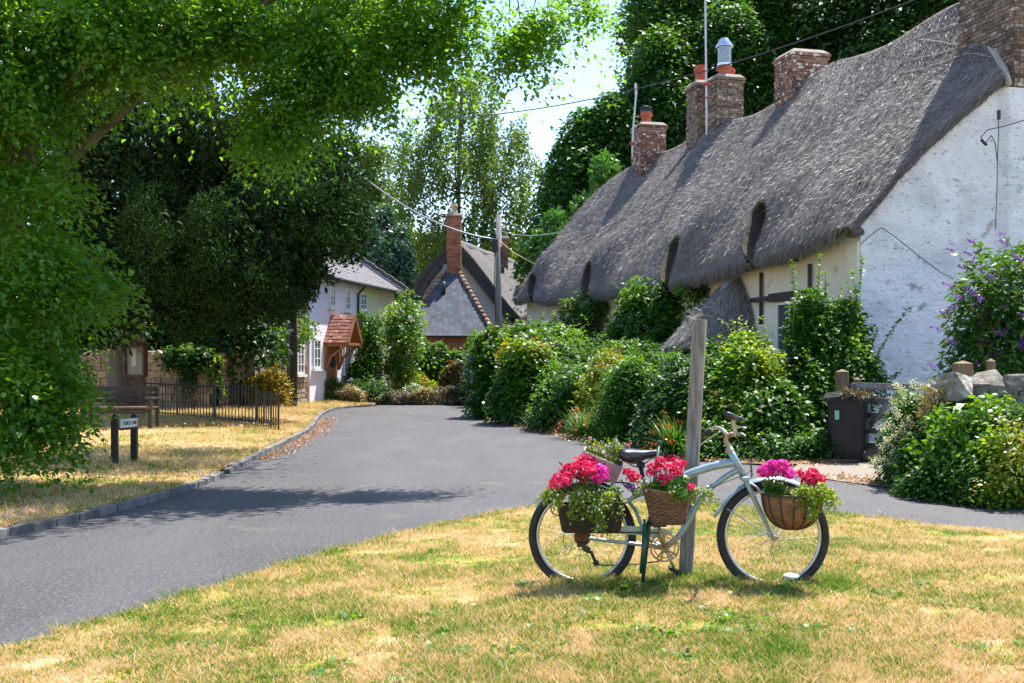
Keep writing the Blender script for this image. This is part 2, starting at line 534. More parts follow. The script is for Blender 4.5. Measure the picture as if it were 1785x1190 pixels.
m, nt, b = newmat('window glass'); b.inputs['Base Color'].default_value = (0.05, 0.07, 0.08, 1); b.inputs['Roughness'].default_value = 0.06; b.inputs['Specular IOR Level'].default_value = 1.0
GLASS = m


def thatchmat(name, dark, light, sc=1.0):
    m, nt, b = newmat(name)
    uv = nt.nodes.new('ShaderNodeUVMap').outputs[0]
    a = tex(nt, uv, 7 * sc, 6, 0.7, stretch=(4.5, 0.8, 1))
    big = tex(nt, uv, 0.55, 4, 0.6, stretch=(1, 0.35, 1))
    c1 = ramp(nt, a, [(0.30, dark), (0.5, tuple((x + y) / 2 for x, y in zip(dark, light))), (0.72, light)])
    mk = ramp(nt, big, [(0.40, (0, 0, 0)), (0.62, (1, 1, 1))])
    c = mixc(nt, c1, tuple(x * 1.15 for x in light), mk, 'MIX')
    c = mixc(nt, c1, c, 0.35)
    sp = tex(nt, uv, 2.2, 4, 0.6, stretch=(1.6, 0.22, 1))
    mk2 = ramp(nt, sp, [(0.72, (0, 0, 0)), (0.78, (1, 1, 1))])
    c = mixc(nt, c, (0.30, 0.14, 0.06), mk2)
    nt.links.new(c, b.inputs['Base Color'])
    b.inputs['Roughness'].default_value = 0.75
    b.inputs['Specular IOR Level'].default_value = 0.35
    bn = tex(nt, uv, 10 * sc, 6, 0.75, stretch=(4, 1.0, 1))
    bp = nt.nodes.new('ShaderNodeBump'); bp.inputs['Strength'].default_value = 1.0; bp.inputs['Distance'].default_value = 0.05
    nt.links.new(bn, bp.inputs['Height']); nt.links.new(bp.outputs[0], b.inputs['Normal'])
    return m


THATCH = thatchmat('weathered thatch', (0.060, 0.054, 0.054), (0.27, 0.245, 0.235))
THATCH2 = thatchmat('far thatch', (0.04, 0.036, 0.036), (0.17, 0.15, 0.145))
THATCHF = leafmat('thatch straw', (0.07, 0.062, 0.062), (0.47, 0.435, 0.41), 0.05, (0.3, 0.26, 0.2), rough=0.6)


# ------------------------------------------------------------------ foliage
HEX = np.array([(0, 0, 0), (0.28, 0.42, 0.07), (0.68, 0.36, 0.05), (1.05, 0, -0.06), (0.68, -0.36, 0.05), (0.28, -0.42, 0.07)])
KITE = np.array([(0, 0, 0), (0.30, 0.40, 0.05), (1.05, 0, -0.05), (0.30, -0.40, 0.05)])
DIA = np.array([(0, 0, 0), (0.5, 0.34, 0.06), (1, 0, 0), (0.5, -0.34, 0.06)])
LONG = np.array([(0, 0, 0), (0.4, 0.13, 0.0), (1, 0, -0.05), (0.4, -0.13, 0.0)])
SPRIG = np.array([(0, 0, 0), (0.45, 0.22, 0), (1, 0.03, 0), (0.4, -0.2, 0)])


def unit(a):
    return a / (np.linalg.norm(a, axis=-1, keepdims=True) + 1e-9)


def leaves(name, pos, nrm, dr, size, mat, parent, shape=HEX, kind=None, tone=None):
    pos = np.asarray(pos); n = len(pos)
    N = unit(np.asarray(nrm)); T = np.asarray(dr)
    T = unit(T - N * np.sum(T * N, -1, keepdims=True))
    B = np.cross(N, T)
    s = np.asarray(size).reshape(-1, 1, 1) * np.ones((n, 1, 1))
    V = pos[:, None, :] + s * (shape[None, :, 0:1] * T[:, None, :] + shape[None, :, 1:2] * B[:, None, :] + shape[None, :, 2:3] * N[:, None, :])
    if tone is None: tone = rng.random(n)
    me = mesh_np(name, V, len(shape), mat, {'tone': tone})
    return link(name, me, parent, None, kind)


def BL(px, py, D, rpx, rpy, rd, w=1.0):
    c = PX(px, py, D)
    return (c.x, c.y, c.z, rpx * D / F, rd, rpy * D / F, w)


def sample_blobs(blobs, n, shell=0.35, zmin=None, shrink=0.84, nsub=16):
    """points over the surfaces of small billows that themselves cover each blob, so a crown has lumps and crevices"""
    b = np.array(blobs)
    area = (b[:, 3] * b[:, 5] + b[:, 3] * b[:, 4] + b[:, 4] * b[:, 5]) * b[:, 6]
    idx = rng.choice(len(b), n, p=area / area.sum())
    sub = unit(rng.normal(size=(len(b), nsub, 3)))
    srad = rng.uniform(0.20, 0.44, (len(b), nsub)); sdist = rng.uniform(0.50, 0.97, (len(b), nsub))
    k = rng.integers(0, nsub, n)
    d = sub[idx, k]
    d2 = unit(rng.normal(size=(n, 3)) + d * 0.7)
    r = 1 - shell * rng.random(n) ** 1.5
    q = d * sdist[idx, k][:, None] + d2 * (srad[idx, k] * r)[:, None]
    stray = rng.random(n) < 0.045
    q = np.where(stray[:, None], q * rng.uniform(1.0, 1.14, (n, 1)), q) * (shrink / 0.9)
    p = b[idx, :3] + q * b[idx, 3:6]
    nr = unit(unit(d2 * 0.8 + d * 0.5) / (b[idx, 3:6] / b[idx, 3:6].mean(1, keepdims=True)))
    return p, nr


def cloud(blobs, nc, per, cr, shell=0.35, flat=0.5, zmin=0.02, up=0.35, droop=0.0, rnd=0.8, spray=False):
    """leaf clusters over blob surfaces -> positions, normals, directions, tone.
    spray: each cluster is a flat arching fan of leaves, as on a twig, instead of a puff"""
    c, cn = sample_blobs(blobs, nc, shell)
    ct = rng.random(nc)
    off = np.clip(rng.normal(size=(nc, per, 3)), -1.6, 1.6) * cr
    if spray:
        A = unit(np.array([0, 0, 1.0]) + cn * 0.55 + rng.normal(size=cn.shape) * 0.22)
        off = off * 1.35
        off -= A[:, None, :] * np.sum(off * A[:, None, :], -1, keepdims=True) * 0.86
        ou = np.sum(off * cn[:, None, :], -1)
        rr = (off ** 2).sum(-1)
        off[:, :, 2] -= 0.9 * rr / cr * 0.45 + np.maximum(ou, 0) * 0.35
    else:
        off -= cn[:, None, :] * np.sum(off * cn[:, None, :], -1, keepdims=True) * (1 - flat)
    if droop:
        off[:, :, 2] -= droop * rng.random((nc, per)) ** 1.0
    p = (c[:, None, :] + off).reshape(-1, 3)
    nn = np.repeat(cn, per, 0)
    if spray:
        N = unit(np.repeat(A, per, 0) + rng.normal(size=p.shape) * 0.38)
        Dv = unit(unit(off.reshape(-1, 3)) + nn * 0.5 + rng.normal(size=p.shape) * 0.4 + np.array([0, 0, -0.25]))
    else:
        N = unit(nn * 0.8 + np.array([0, 0, up * 1.5]) + rng.normal(size=p.shape) * rnd)
        Dv = unit(rng.normal(size=p.shape) + nn * 0.8 + np.array([0, 0, -0.5]))
    tone = np.clip(np.repeat(ct, per) * 0.6 + rng.random(len(p)) * 0.4, 0, 1)
    k = p[:, 2] > zmin
    return p[k], N[k], Dv[k], tone[k]


def foliage(name, blobs, nc, per, cr, size, mat, parent, shape=HEX, kind=None, **kw):
    p, N, Dv, t = cloud(blobs, nc, per, cr, **kw)
    s = size * rng.uniform(0.7, 1.25, len(p))
    return leaves(name, p, N, Dv, s, mat, parent, shape, kind, t)


def bend(a, b, k=6, w=0.08):
    a = Vector(a); b = Vector(b)
    L_ = (b - a).length
    o = Vector((random.uniform(-1, 1), random.uniform(-1, 1), random.uniform(-.2, 1))) * L_ * w
    return [a.lerp(b, i / k) + o * math.sin(math.pi * i / k) for i in range(k + 1)]


def limbs(base, top, blobs, r0, parent, mat=BARK, name='trunk', twigs=3, nlimb=None):
    mb = MB()
    base = Vector(base); top = Vector(top)
    tr = bend(base, top, 8, 0.03)
    mb.tube(tr, [r0 * (1.35 if i == 0 else 1 - 0.6 * i / 8) for i in range(9)], 10)
    bs = blobs if nlimb is None else random.sample(blobs, min(nlimb, len(blobs)))
    for b in bs:
        c = Vector(b[:3])
        f = random.uniform(0.45, 0.95)
        st = tr[int(f * 8)]
        pth = bend(st, c, 6, 0.12)
        rr = r0 * 0.28
        mb.tube(pth, [rr * (1 - 0.75 * i / 6) for i in range(7)], 6)
        for _ in range(twigs):
            d = unit(rng.normal(size=3)) * np.array(b[3:6]) * 0.85
            mb.tube(bend(pth[random.randint(3, 6)], c + Vector(d), 4, 0.1), [rr * 0.3, rr * 0.24, rr * 0.18, rr * 0.1, rr * 0.04], 4)
    return mb.build(name, mat, parent, smooth=True)


FRESH = {'mid': 'bright', 'dark': 'mid', 'laurel': 'bright', 'bright': 'yellow', 'rose': 'bright', 'yellow': 'golden'}


def sprouts(t, blobs, n, leafk, ls, reach=0.6):
    c, cn = sample_blobs(blobs, n, 0.05)
    q = MB(); P = []; Dr = []
    for a_, n_ in zip(c, cn):
        if a_[2] < 0.35: continue
        d = Vector(n_) * random.uniform(.2, .8) + Vector((random.uniform(-.3, .3), random.uniform(-.3, .3), random.uniform(.3, 1.1)))
        l = random.uniform(0.4, 1.0) * reach
        a = Vector(a_) - d.normalized() * 0.08; pth = bend(a, a + d.normalized() * l, 6, 0.08); pth = [p - UP_ * (0.12 * l * (i / 6) ** 2) for i, p in enumerate(pth)]
        q.tube(pth, list(np.linspace(0.005, 0.0015, 7)), 4, cap=False)
        m_ = max(4, int(l / ls * 2.2))
        for k in range(m_):
            f = (k + .6) / m_ * 6; i = int(min(f, 5)); an = k * 2.4
            P.append(tuple(pth[i].lerp(pth[i + 1], f - i))); Dr.append((math.cos(an), math.sin(an), 0.5))
    if not P: return
    q.build('shoots', GSTEM, t, kind='stuff')
    P = np.array(P); Dr = np.array(Dr)
    leaves('shoot_leaves', P, np.array([0, 0, 1.0]) + rng.normal(size=P.shape) * .4, Dr + rng.normal(size=P.shape) * .2, ls * rng.uniform(.6, 1.15, len(P)), L[leafk], t, KITE, 'stuff', tone=rng.random(len(P)))


def shrub(name, label, cat, blobs, leafk, size, nc, per, cr, shape=HEX, flowers=None, group=None, stems=6, base=None, **kw):
    b0 = np.array(blobs)
    cx = float(np.mean(b0[:, 0])); cy = float(np.mean(b0[:, 1]))
    t = thing(name, label, cat, base or (cx, cy, 0.03), group)
    bp = Vector(base or (cx, cy, 0.03))
    mb = MB()
    for k in range(stems):
        b = blobs[k % len(blobs)]
        e = Vector(b[:3]) + Vector((random.uniform(-.6, .6) * b[3], random.uniform(-.5, .5) * b[4], random.uniform(-.2, .6) * b[5]))
        s = Vector((b[0] * 0.5 + bp.x * 0.5 + random.uniform(-.15, .15), b[1] * 0.5 + bp.y * 0.5 + random.uniform(-.15, .15), bp.z - 0.05))
        mb.tube(bend(s, e, 5, 0.08), [0.022, 0.02, 0.017, 0.013, 0.009, 0.004], 5)
    mb.build('stems', TWIG, t)
    kw.setdefault('spray', shape is HEX)
    if shape is HEX:
        sh2 = KITE
        foliage('foliage', blobs, int(nc * .70), per, cr, size, L[leafk], t, sh2, **kw)
        up_b = [(b[0], b[1] - .05, b[2] + b[5] * .18, b[3] * .98, b[4], b[5] * .9, b[6]) for b in blobs]
        foliage('new_growth', up_b, int(nc * .22), per, cr * .9, size * .85, L[FRESH.get(leafk, leafk)], t, sh2, kind='stuff', **kw)
        if cy < 36 and name in ('shrub', 'hedge', 'climbing_rose', 'rose_bush', 'laurel_hedge'):
            vol = sum(b[3] * b[5] for b in blobs)
            sprouts(t, blobs, int(min(110, 16 + vol * 26)), FRESH.get(leafk, leafk) if leafk != 'yellow' else 'yellow', max(size * .8, .06))
    else:
        foliage('foliage', blobs, nc, per, cr, size, L[leafk], t, shape, **kw)
    for fl in (flowers or []):
        mk, cnt, fs = fl
        p, nr = sample_blobs(blobs, cnt, 0.02)
        p = p + nr * 0.04
        k = (p[:, 2] > 0.3)
        p, nr = p[k], nr[k]
        pp = np.repeat(p, 7, 0) + rng.normal(size=(len(p) * 7, 3)) * fs * 0.35
        leaves('flowers', pp, unit(rng.normal(size=pp.shape) + np.repeat(nr, 7, 0)), rng.normal(size=pp.shape), fs * 0.6, L[mk], t, HEX, 'stuff')
    return t

# ================================================================== GROUND
def resample(pts, step):
    out = []
    for a, b in zip(pts[:-1], pts[1:]):
        n = max(1, int((b - a).length / step))
        out += [a.lerp(b, i / n) for i in range(n)]
    return out + [pts[-1]]


def smoothp(pts, it=2):
    for _ in range(it):
        q = [pts[0]]
        for a, b in zip(pts[:-1], pts[1:]):
            q += [a.lerp(b, 0.25), a.lerp(b, 0.75)]
        pts = q + [pts[-1]]
    return pts


mb = MB(); S = 500
mb.add([(-S, -S, -0.05), (S, -S, -0.05), (S, S, -0.05), (-S, S, -0.05)], [(0, 1, 2, 3)])
tag(mb.build('ground', TURF2), kind='structure')
mb = MB()
P = [[(x, y, 0.0 + 0.0 * x) for x in np.linspace(-16, 26, 43)] for y in np.linspace(-4, 66, 71)]
mb.grid(P)
tag(mb.build('road', ASPH, smooth=True), kind='structure')

# left verge: from the kerb line to the left
KL = [GP(-500, 1190), GP(-160, 985), GP(0, 937), GP(100, 917), GP(200, 894), GP(300, 866), GP(380, 838), GP(425, 812), GP(490, 778), GP(545, 751), GP(553, 735),
      GP(565, 721), GP(592, 712), GP(660, 707.5)]
KS = smoothp([Vector((p.x, p.y, 0)) for p in KL], 2)
KS = resample(KS, 0.25)


def verge_h(x, y):
    return 0.065 + 0.04 * (fbm(x * 0.6, y * 0.6, 5) - 0.5)


rows = []
for p in KS:
    row = []
    for t in np.linspace(0, 1, 50):
        d = 0.13 + 34 * t ** 1.7
        x, y = p.x - d, p.y + 0.1 * d
        z = float(verge_h(x, y)) + 0.16 * (1 - math.exp(-d / 5.0)) - (0.02 if t == 0 else 0)
        row.append((x, y, z))
    rows.append(row)
VL = np.array(rows)
link('left_verge', grid_np('left_verge', VL, TURF2, flip=False)); tag(bpy.data.objects['left_verge'], kind='structure')
# far planting bed closing the view, beyond the lane
mb = MB()
P = [[(x, y, 0.05 + 0.03 * random.random()) for x in np.linspace(-9, 8, 30)] for y in np.linspace(40.2, 60, 30)]
mb.grid(P)
tag(mb.build('garden_bed', SOIL, smooth=True), kind='structure')
# bed on the right below the hedges
HB = [Vector((-0.9, 39.5, 0)), GP(848, 727), GP(905, 743), GP(950, 752), GP(1020, 771), GP(1100, 789), GP(1200, 803), GP(1330, 812), GP(1440, 812)]
HBs = resample(smoothp(HB, 2), 0.3)
rows = [[(p.x + d, p.y + 0.35 * d, 0.012 + 0.05 * min(1, d) + 0.02 * random.random()) for d in (0, 0.1, 0.3, 0.6, 1, 1.6, 2.4, 4, 6)] for p in HBs]
mb = MB(); mb.grid(rows)
tag(mb.build('hedge_bed', SOIL, smooth=True), kind='structure')
# gravel drive in front of the gate
G = [GP(1380, 822), GP(1440, 836), GP(1520, 847), GP(1600, 857), GP(1700, 872), GP(1800, 885), GP(2100, 925)]
mb = MB()
rows = []
for p in resample(G, 0.25):
    rows.append([(p.x + d * 0.35, p.y + d, 0.008 + 0.02 * min(1, d * 2) + 0.006 * random.random()) for d in (0, 0.1, 0.3, 0.7, 1.2, 2, 3, 4.5, 7)])
mb.grid(rows)
tag(mb.build('drive', GRAVEL, smooth=True), kind='structure')

# foreground verge: a low mound of turf
EP = [(-9, 0.2), (-6, 2.6), (-4.2, 4.2), (-2.62, 5.85), (-2.3, 6.65), (-1.9, 7.75), (-1.33, 9.1), (-0.5, 10.7), (0.28, 11.7), (1.0, 12.05), (1.8, 11.95), (3.0, 11.2),
      (3.6, 10.5), (4.4, 9.85), (6.5, 8.7), (10, 7.4), (16, 6)]
ES = resample(smoothp([Vector((x, y, 0)) for x, y in EP], 2), 0.12)
ED = np.array([(p.x, p.y) for p in ES])


def mound(x, y):
    x = np.asarray(x, float); y = np.asarray(y, float)
    sh = x.shape
    q = np.stack([x.ravel(), y.ravel()], -1)
    d = np.empty(len(q))
    for i in range(0, len(q), 20000):
        d[i:i + 20000] = np.sqrt(((q[i:i + 20000, None, :] - ED[None]) ** 2).sum(-1)).min(1)
    d = d.reshape(sh)
    t = np.clip(d / 3.0, 0, 1)
    return 0.014 + 0.03 * np.clip(d / 0.15, 0, 1) + 0.115 * t * t * (3 - 2 * t) + 0.018 * (fbm(x * 1.7, y * 1.7, 3) - 0.5) * np.clip(d / 0.6, 0, 1)


tt = np.linspace(0, 1, 90) ** 1.3
wob = 0.05 * (fbm(np.arange(len(ES)) * 0.35, np.zeros(len(ES)), 8) - 0.5) * 2
gx = ED[:, 0][:, None] + np.zeros((1, 90)); gy = ED[:, 1][:, None] * (1 - tt)[None] + (-8.0) * tt[None] + wob[:, None] * (1 - tt)[None]
gz = mound(gx, gy)
link('foreground_verge', grid_np('foreground_verge', np.stack([gx, gy, gz], -1), TURF, flip=True)); tag(bpy.data.objects['foreground_verge'], kind='structure')
edge_y = lambda x: np.interp(x, ED[:, 0], ED[:, 1])


def blades(name, label, x, y, z, h, w, mat, cat='grass'):
    n = len(x)
    a = rng.uniform(0, 2 * math.pi, n)
    lean = np.clip(rng.normal(0, 0.95, (n, 2)), -1.6, 1.6) * h[:, None]
    V = np.zeros((n, 3, 3))
    V[:, 0] = np.stack([x - np.cos(a) * w / 2, y - np.sin(a) * w / 2, z - 0.004], -1)
    V[:, 1] = np.stack([x + np.cos(a) * w / 2, y + np.sin(a) * w / 2, z - 0.004], -1)
    V[:, 2] = np.stack([x + lean[:, 0], y + lean[:, 1], z + h], -1)
    me = mesh_np(name, V, 3, mat, {'tone': rng.random(n)})
    return tag(link(name, me), label, cat, kind='stuff')


def grassf(x, y):
    return fbm(x * 0.9, y * 0.9, 21)


# foreground turf: denser near the camera
n = 560000
y = 4.3 + 8.0 * rng.random(n) ** 1.6
x = (rng.random(n) * 2 - 1) * (y * 0.46 + 0.3)
k = (y < edge_y(x) - 0.02)
x, y = x[k], y[k]
z = mound(x, y)
g = grassf(x, y)
g2 = fbm(x * 3.1, y * 3.1, 77)
h = (0.010 + 0.018 * rng.random(len(x))) * (0.45 + 0.7 * g + 0.9 * g2) * (1 + 0.9 * (rng.random(len(x)) > 0.985))
k = (g2 + 0.25 * rng.random(len(x)) > 0.42)
x, y, z, h = x[k], y[k], z[k], h[k]
blades('turf_grass', 'short patchy green and straw coloured grass on the near verge under the bicycle', x, y, z, h, 0.005 + 0.004 * rng.random(len(x)), TURFB)
TUFTB = turfmat('tuft blades', 0.07, True)
# taller tufts round the bicycle and post and along the road edge
cx = np.concatenate([rng.uniform(0.05, 2.0, 70), rng.uniform(-2.5, 3.6, 110), rng.uniform(-1.5, 3.0, 60)])
cy = np.concatenate([rng.uniform(6.75, 7.2, 70), np.zeros(110), rng.uniform(4.6, 6.6, 60)])
cy[70:180] = edge_y(cx[70:180]) - rng.uniform(0.0, 0.25, 110)
per = 90
x = (cx[:, None] + rng.normal(0, 0.05, (240, per))).ravel(); y = (cy[:, None] + rng.normal(0, 0.05, (240, per))).ravel()
z = mound(x, y)
blades('grass_tufts', 'longer green grass tufts round the bicycle wheels and along the verge edge', x, y, z, 0.018 + 0.042 * rng.random(len(x)), 0.005 + 0.003 * rng.random(len(x)), TUFTB)
# small broad-leaved weeds
wx = rng.uniform(-1.6, 2.6, 46); wy = rng.uniform(4.7, 7.2, 46)
px_ = np.repeat(wx, 26) + rng.normal(0, 0.035, 46 * 26); py_ = np.repeat(wy, 26) + rng.normal(0, 0.035, 46 * 26)
pz = mound(px_, py_) + 0.008
pos = np.stack([px_, py_, pz], -1)
dr = pos - np.stack([np.repeat(wx, 26), np.repeat(wy, 26), pz], -1)
tag(leaves('weeds', pos, rng.normal(size=pos.shape) * 0.35 + np.array([0, 0, 1]), dr + rng.normal(size=pos.shape) * 0.01 + np.array([0, 0, 0.01]), 0.035, L['bright'], None, HEX),
    'low broad leaved green weeds scattered in the foreground turf', 'weeds', kind='stuff')
# left verge turf
n = 160000
ki = rng.integers(0, len(KS) - 1, n)
kp = np.array([(p.x, p.y) for p in KS])
d = 0.14 + 9 * rng.random(n) ** 1.5
x = kp[ki, 0] - d + rng.normal(0, .1, n); y = kp[ki, 1] + 0.1 * d + rng.normal(0, .2, n)
x = np.minimum(x, np.interp(y, kp[:, 1], kp[:, 0]) - 0.14)
k = (y > 8) & (y < 40)
x, y, d = x[k], y[k], d[k]
z = verge_h(x, y) + 0.16 * (1 - np.exp(-d / 5.0))
g = fbm(x * 0.8, y * 0.8, 31)
tall = np.clip((-x - 4.6) / 2, 0, 1) * (y > 24)
h = (0.02 + 0.045 * rng.random(len(x))) * (0.5 + g) * (1 + 1.6 * tall)
blades('verge_grass', 'dry yellow and green grass on the left verge beside the kerb', x, y, z, h, 0.007 + 0.006 * rng.random(len(x)) + 0.0003 * y, TURF2B)


def litter(name, label, x, y, z, size, mat=L['litter']):
    n = len(x)
    pos = np.stack([x, y, z], -1)
    N = rng.normal(size=(n, 3)) * 0.35 + np.array([0, 0, 1])
    return tag(leaves(name, pos, N, rng.normal(size=(n, 3)), size * rng.uniform(0.6, 1.3, n), mat, None, HEX), label, 'fallen leaves', kind='stuff')


n = 2600
ki = rng.integers(40, len(KS) - 30, n)
dd = np.abs(rng.normal(0, 0.16, n)) * (0.35 + 1.3 * vnoise(ki * 0.06, ki * 0.0, 4))
litter('kerb_leaves', 'brown and orange fallen leaves gathered in the gutter along the left kerb', kp[ki, 0] + 0.03 + dd, kp[ki, 1] + rng.normal(0, .15, n), np.full(n, 0.008), 0.028)
hp = np.array([(p.x, p.y) for p in HBs])
n = 2600
ki = rng.integers(0, len(hp), n)
litter('hedge_leaves', 'orange brown fallen leaves along the foot of the hedge', hp[ki, 0] + rng.normal(0.1, 0.2, n), hp[ki, 1] + rng.normal(0.1, .3, n), np.full(n, 0.03) + 0.03 * rng.random(n), 0.042)
gp_ = np.array([(p.x, p.y) for p in resample(G, 0.2)])
n = 1600
ki = rng.integers(6, len(gp_), n)
litter('drive_leaves', 'orange brown fallen leaves on the pale soil below the rubble wall', gp_[ki, 0] + rng.normal(0.1, 0.15, n), gp_[ki, 1] + np.abs(rng.normal(0.1, .3, n)), np.full(n, 0.04), 0.035)
n = 500
litter('fence_leaves', 'orange brown fallen leaves lying at the foot of the black railings', rng.uniform(-8.5, -4.6, n), 24.6 + rng.normal(0, 1.0, n) + 0, np.full(n, 0.225), 0.05)
n = 380
x = rng.uniform(-2.5, 3.4, n); y = rng.uniform(4.8, 11, n); k = y < edge_y(x) - .05
litter('stray_leaves', 'a few red brown fallen leaves scattered over the foreground grass', x[k], y[k], mound(x[k], y[k]) + 0.02, 0.022)

n = 900
x = rng.uniform(-5, 4, n); y = rng.uniform(6, 34, n); lk = np.interp(y, kp[:, 1], kp[:, 0]); k = (x > lk + .1) & ((y > edge_y(x) + .1))
tag(leaves('road_grit', np.stack([x, y, np.full(n, .006)], -1)[k], (rng.normal(size=(n, 3)) * .3 + np.array([0, 0, 1]))[k], rng.normal(size=(n, 3))[k], rng.uniform(.01, .03, k.sum()), L['litter'], None, DIA), 'specks of leaf and grit lying on the open tarmac', 'grit', kind='stuff')
# kerb of dressed stones
kerb = thing('kerb', None, None, (KS[40].x, KS[40].y, 0)); kerb['kind'] = 'structure'
var = []
for v in range(5):
    mbb = MB(); mbb.box((0, 0, 0), (0.31, 0.09, 0.15))
    me = mbb.mesh('kerb_stone', KERB)
    for q in me.vertices:
        q.co += Vector((random.uniform(-.006, .006), random.uniform(-.008, .008), random.uniform(-.008, .008)))
    var.append(me)
kk = resample(smoothp([Vector((p.x, p.y, 0)) for p in KL], 2), 0.05)
acc = 0; last = kk[0]; cnt = 0
for a, b_ in zip(kk[:-1], kk[1:]):
    acc += (b_ - a).length
    if acc >= 0.30:
        acc = 0
        if a.y > 8.3 and cnt < 298 and not (14.9 < a.y < 15.4):
            o = link('kerb_stone', random.choice(var), kerb, (a.x - 0.05, a.y, -0.006 + random.uniform(-.006, .006)))
            t = (b_ - a)
            o.rotation_euler = (random.uniform(-.03, .03), random.uniform(-.02, .02), math.atan2(t.y, t.x) + random.uniform(-.04, .04))
            cnt += 1

# ================================================================== MAIN COTTAGE
W0 = Vector((6.08, 20.0, 0)); dv = Vector((-5.5, 21.7, 0)).normalized(); nv = Vector((dv.y, -dv.x, 0))
UP = Vector((0, 0, 1))
TL = 22.4


def CW(t, s, z):
    return W0 + dv * t + nv * s + UP * z


cottage = thing('thatched_cottage', 'long white cottage with sweeping grey thatched roof and brick chimneys behind the hedge', 'cottage', CW(11, 3.8, 0))
EH = lambda t: np.interp(t, [-0.4, 2.9, 8, 13.8, 18, 20.8, 22.8], [2.33, 2.15, 1.87, 2.04, 2.1, 2.28, 2.3])
dorm = [(3.6, 3.36, 0.62, 1.05), (8.0, 3.12, 0.85, 1.0), (14.1, 2.98, 0.7, 0.9), (20.2, 3.10, 0.6, 0.8)]   # t, top height over eye, half width, depth
NU, NV = 430, 110


def thatch_surface(tq, vq):
    """tq: 0..1 along, vq: 0..1 eave to ridge -> s, t, h (h over eye level)"""
    t0, t1 = -0.22, 22.75
    t = t0 + (t1 - t0) * tq
    q = np.clip((t - 19.3) / 3.4, 0, 1)
    rs = 3.8 * (1 - q) + (-0.2) * q
    rh = 7.2 + 0.12 * np.sin(t * 0.9 + 1) + 0.10 * np.sin(t * 0.37) - 0.0 * q
    rh = rh * (1 - q) + 2.45 * q + 0.75 * np.sin(np.pi * q)
    # ridge sags slightly between the stacks
    es = -0.45; eh = EH(t)
    s = es + (rs - es) * vq
    lin = vq
    h = eh + (rh - eh) * lin
    # convex belly of the thatch near the eave
    h = h + 0.42 * np.sin(np.pi * np.clip(vq, 0, 1) ** 0.55) * (1 - q) * (0.35 + 0.65 * (1 - vq))
    # near end: pulled to the verge curve that climbs to the stack
    cs = np.interp(vq, [0, 0.66, 0.8, 1.0], [-0.38, 2.83, 3.05, 3.8]); ch = np.interp(vq, [0, 0.2, 0.66, 0.8, 1.0], [2.33, 3.22, 4.97, 5.7, 7.2])
    ct = np.interp(vq, [0, 0.66, 0.8, 1.0], [-0.22, -0.15, 0.6, 2.0])
    tn = t + (ct - t0) * (1 - tq) ** 3
    F0s = es + (3.8 - es) * vq
    F0h = EH(-0.22) + (7.2 - EH(-0.22)) * lin + 0.42 * np.sin(np.pi * vq ** 0.55) * (0.35 + 0.65 * (1 - vq))
    w = np.exp(-np.maximum(t - t0, 0) / 1.4)
    s = s + w * (cs - F0s); h = h + w * (ch - F0h)
    t = tn
    # broad folds running down the slope + fine unevenness
    fold = 0.10 * np.sin(t * 1.9 + 1.2 * np.sin(vq * 3)) + 0.09 * np.sin(t * 0.85 + 2.0) + 0.10 * (fbm(t * 1.1, vq * 3.0, 12) - 0.5) + 0.06 * (fbm(t * 4, vq * 7, 15) - 0.5)
    amp = np.sin(np.pi * np.clip(vq, 0.02, 1)) ** 0.5
    off = fold * amp * 1.2
    for (dt, dh, hw, dep) in dorm:
        a = (t - dt) / hw
        swell = np.exp(-(a / 1.9) ** 2) * np.exp(-((h - dh - 0.15) / 0.7) ** 2) * 0.22
        off = off + swell
    s = s - off * 0.72; h = h + off * 0.62
    return s, t, h


tq = np.linspace(0, 1, NU)[:, None] * np.ones((1, NV)); vq = (np.linspace(0, 1, NV) ** 1.15)[None, :] * np.ones((NU, 1))
s_, t_, h_ = thatch_surface(tq, vq)


def toW(s, t, h):
    return np.stack([W0.x + dv.x * t + nv.x * s, W0.y + dv.y * t + nv.y * s, CH + h], -1)


top = toW(s_, t_, h_)
# rounded eave edge and soffit added as extra rows before v=0
e = []
for (ds, dh) in ((0.42, 0.02), (0.30, -0.16), (0.16, -0.24), (0.05, -0.22), (-0.02, -0.10)):
    tp0 = np.clip((t_[:, :1] + 0.1) / 0.9, 0.12, 1)
    e.append(toW(s_[:, :1] + ds * (0.5 + 0.5 * tp0), t_[:, :1], h_[:, :1] + dh * tp0 + 0.01 * np.sin(t_[:, :1] * 9)))
P3 = np.concatenate(e + [top], 1)
back = [toW(s_[:, -1:] + f * (7.6 + 0.45 - s_[:, -1:]), t_[:, -1:], h_[:, -1:] + f * (2.2 - h_[:, -1:])) for f in (0.3, 0.65, 1.0)]
back[0] = back[0] + np.array([0, 0, 0.25])
P3 = np.concatenate([P3] + back, 1)
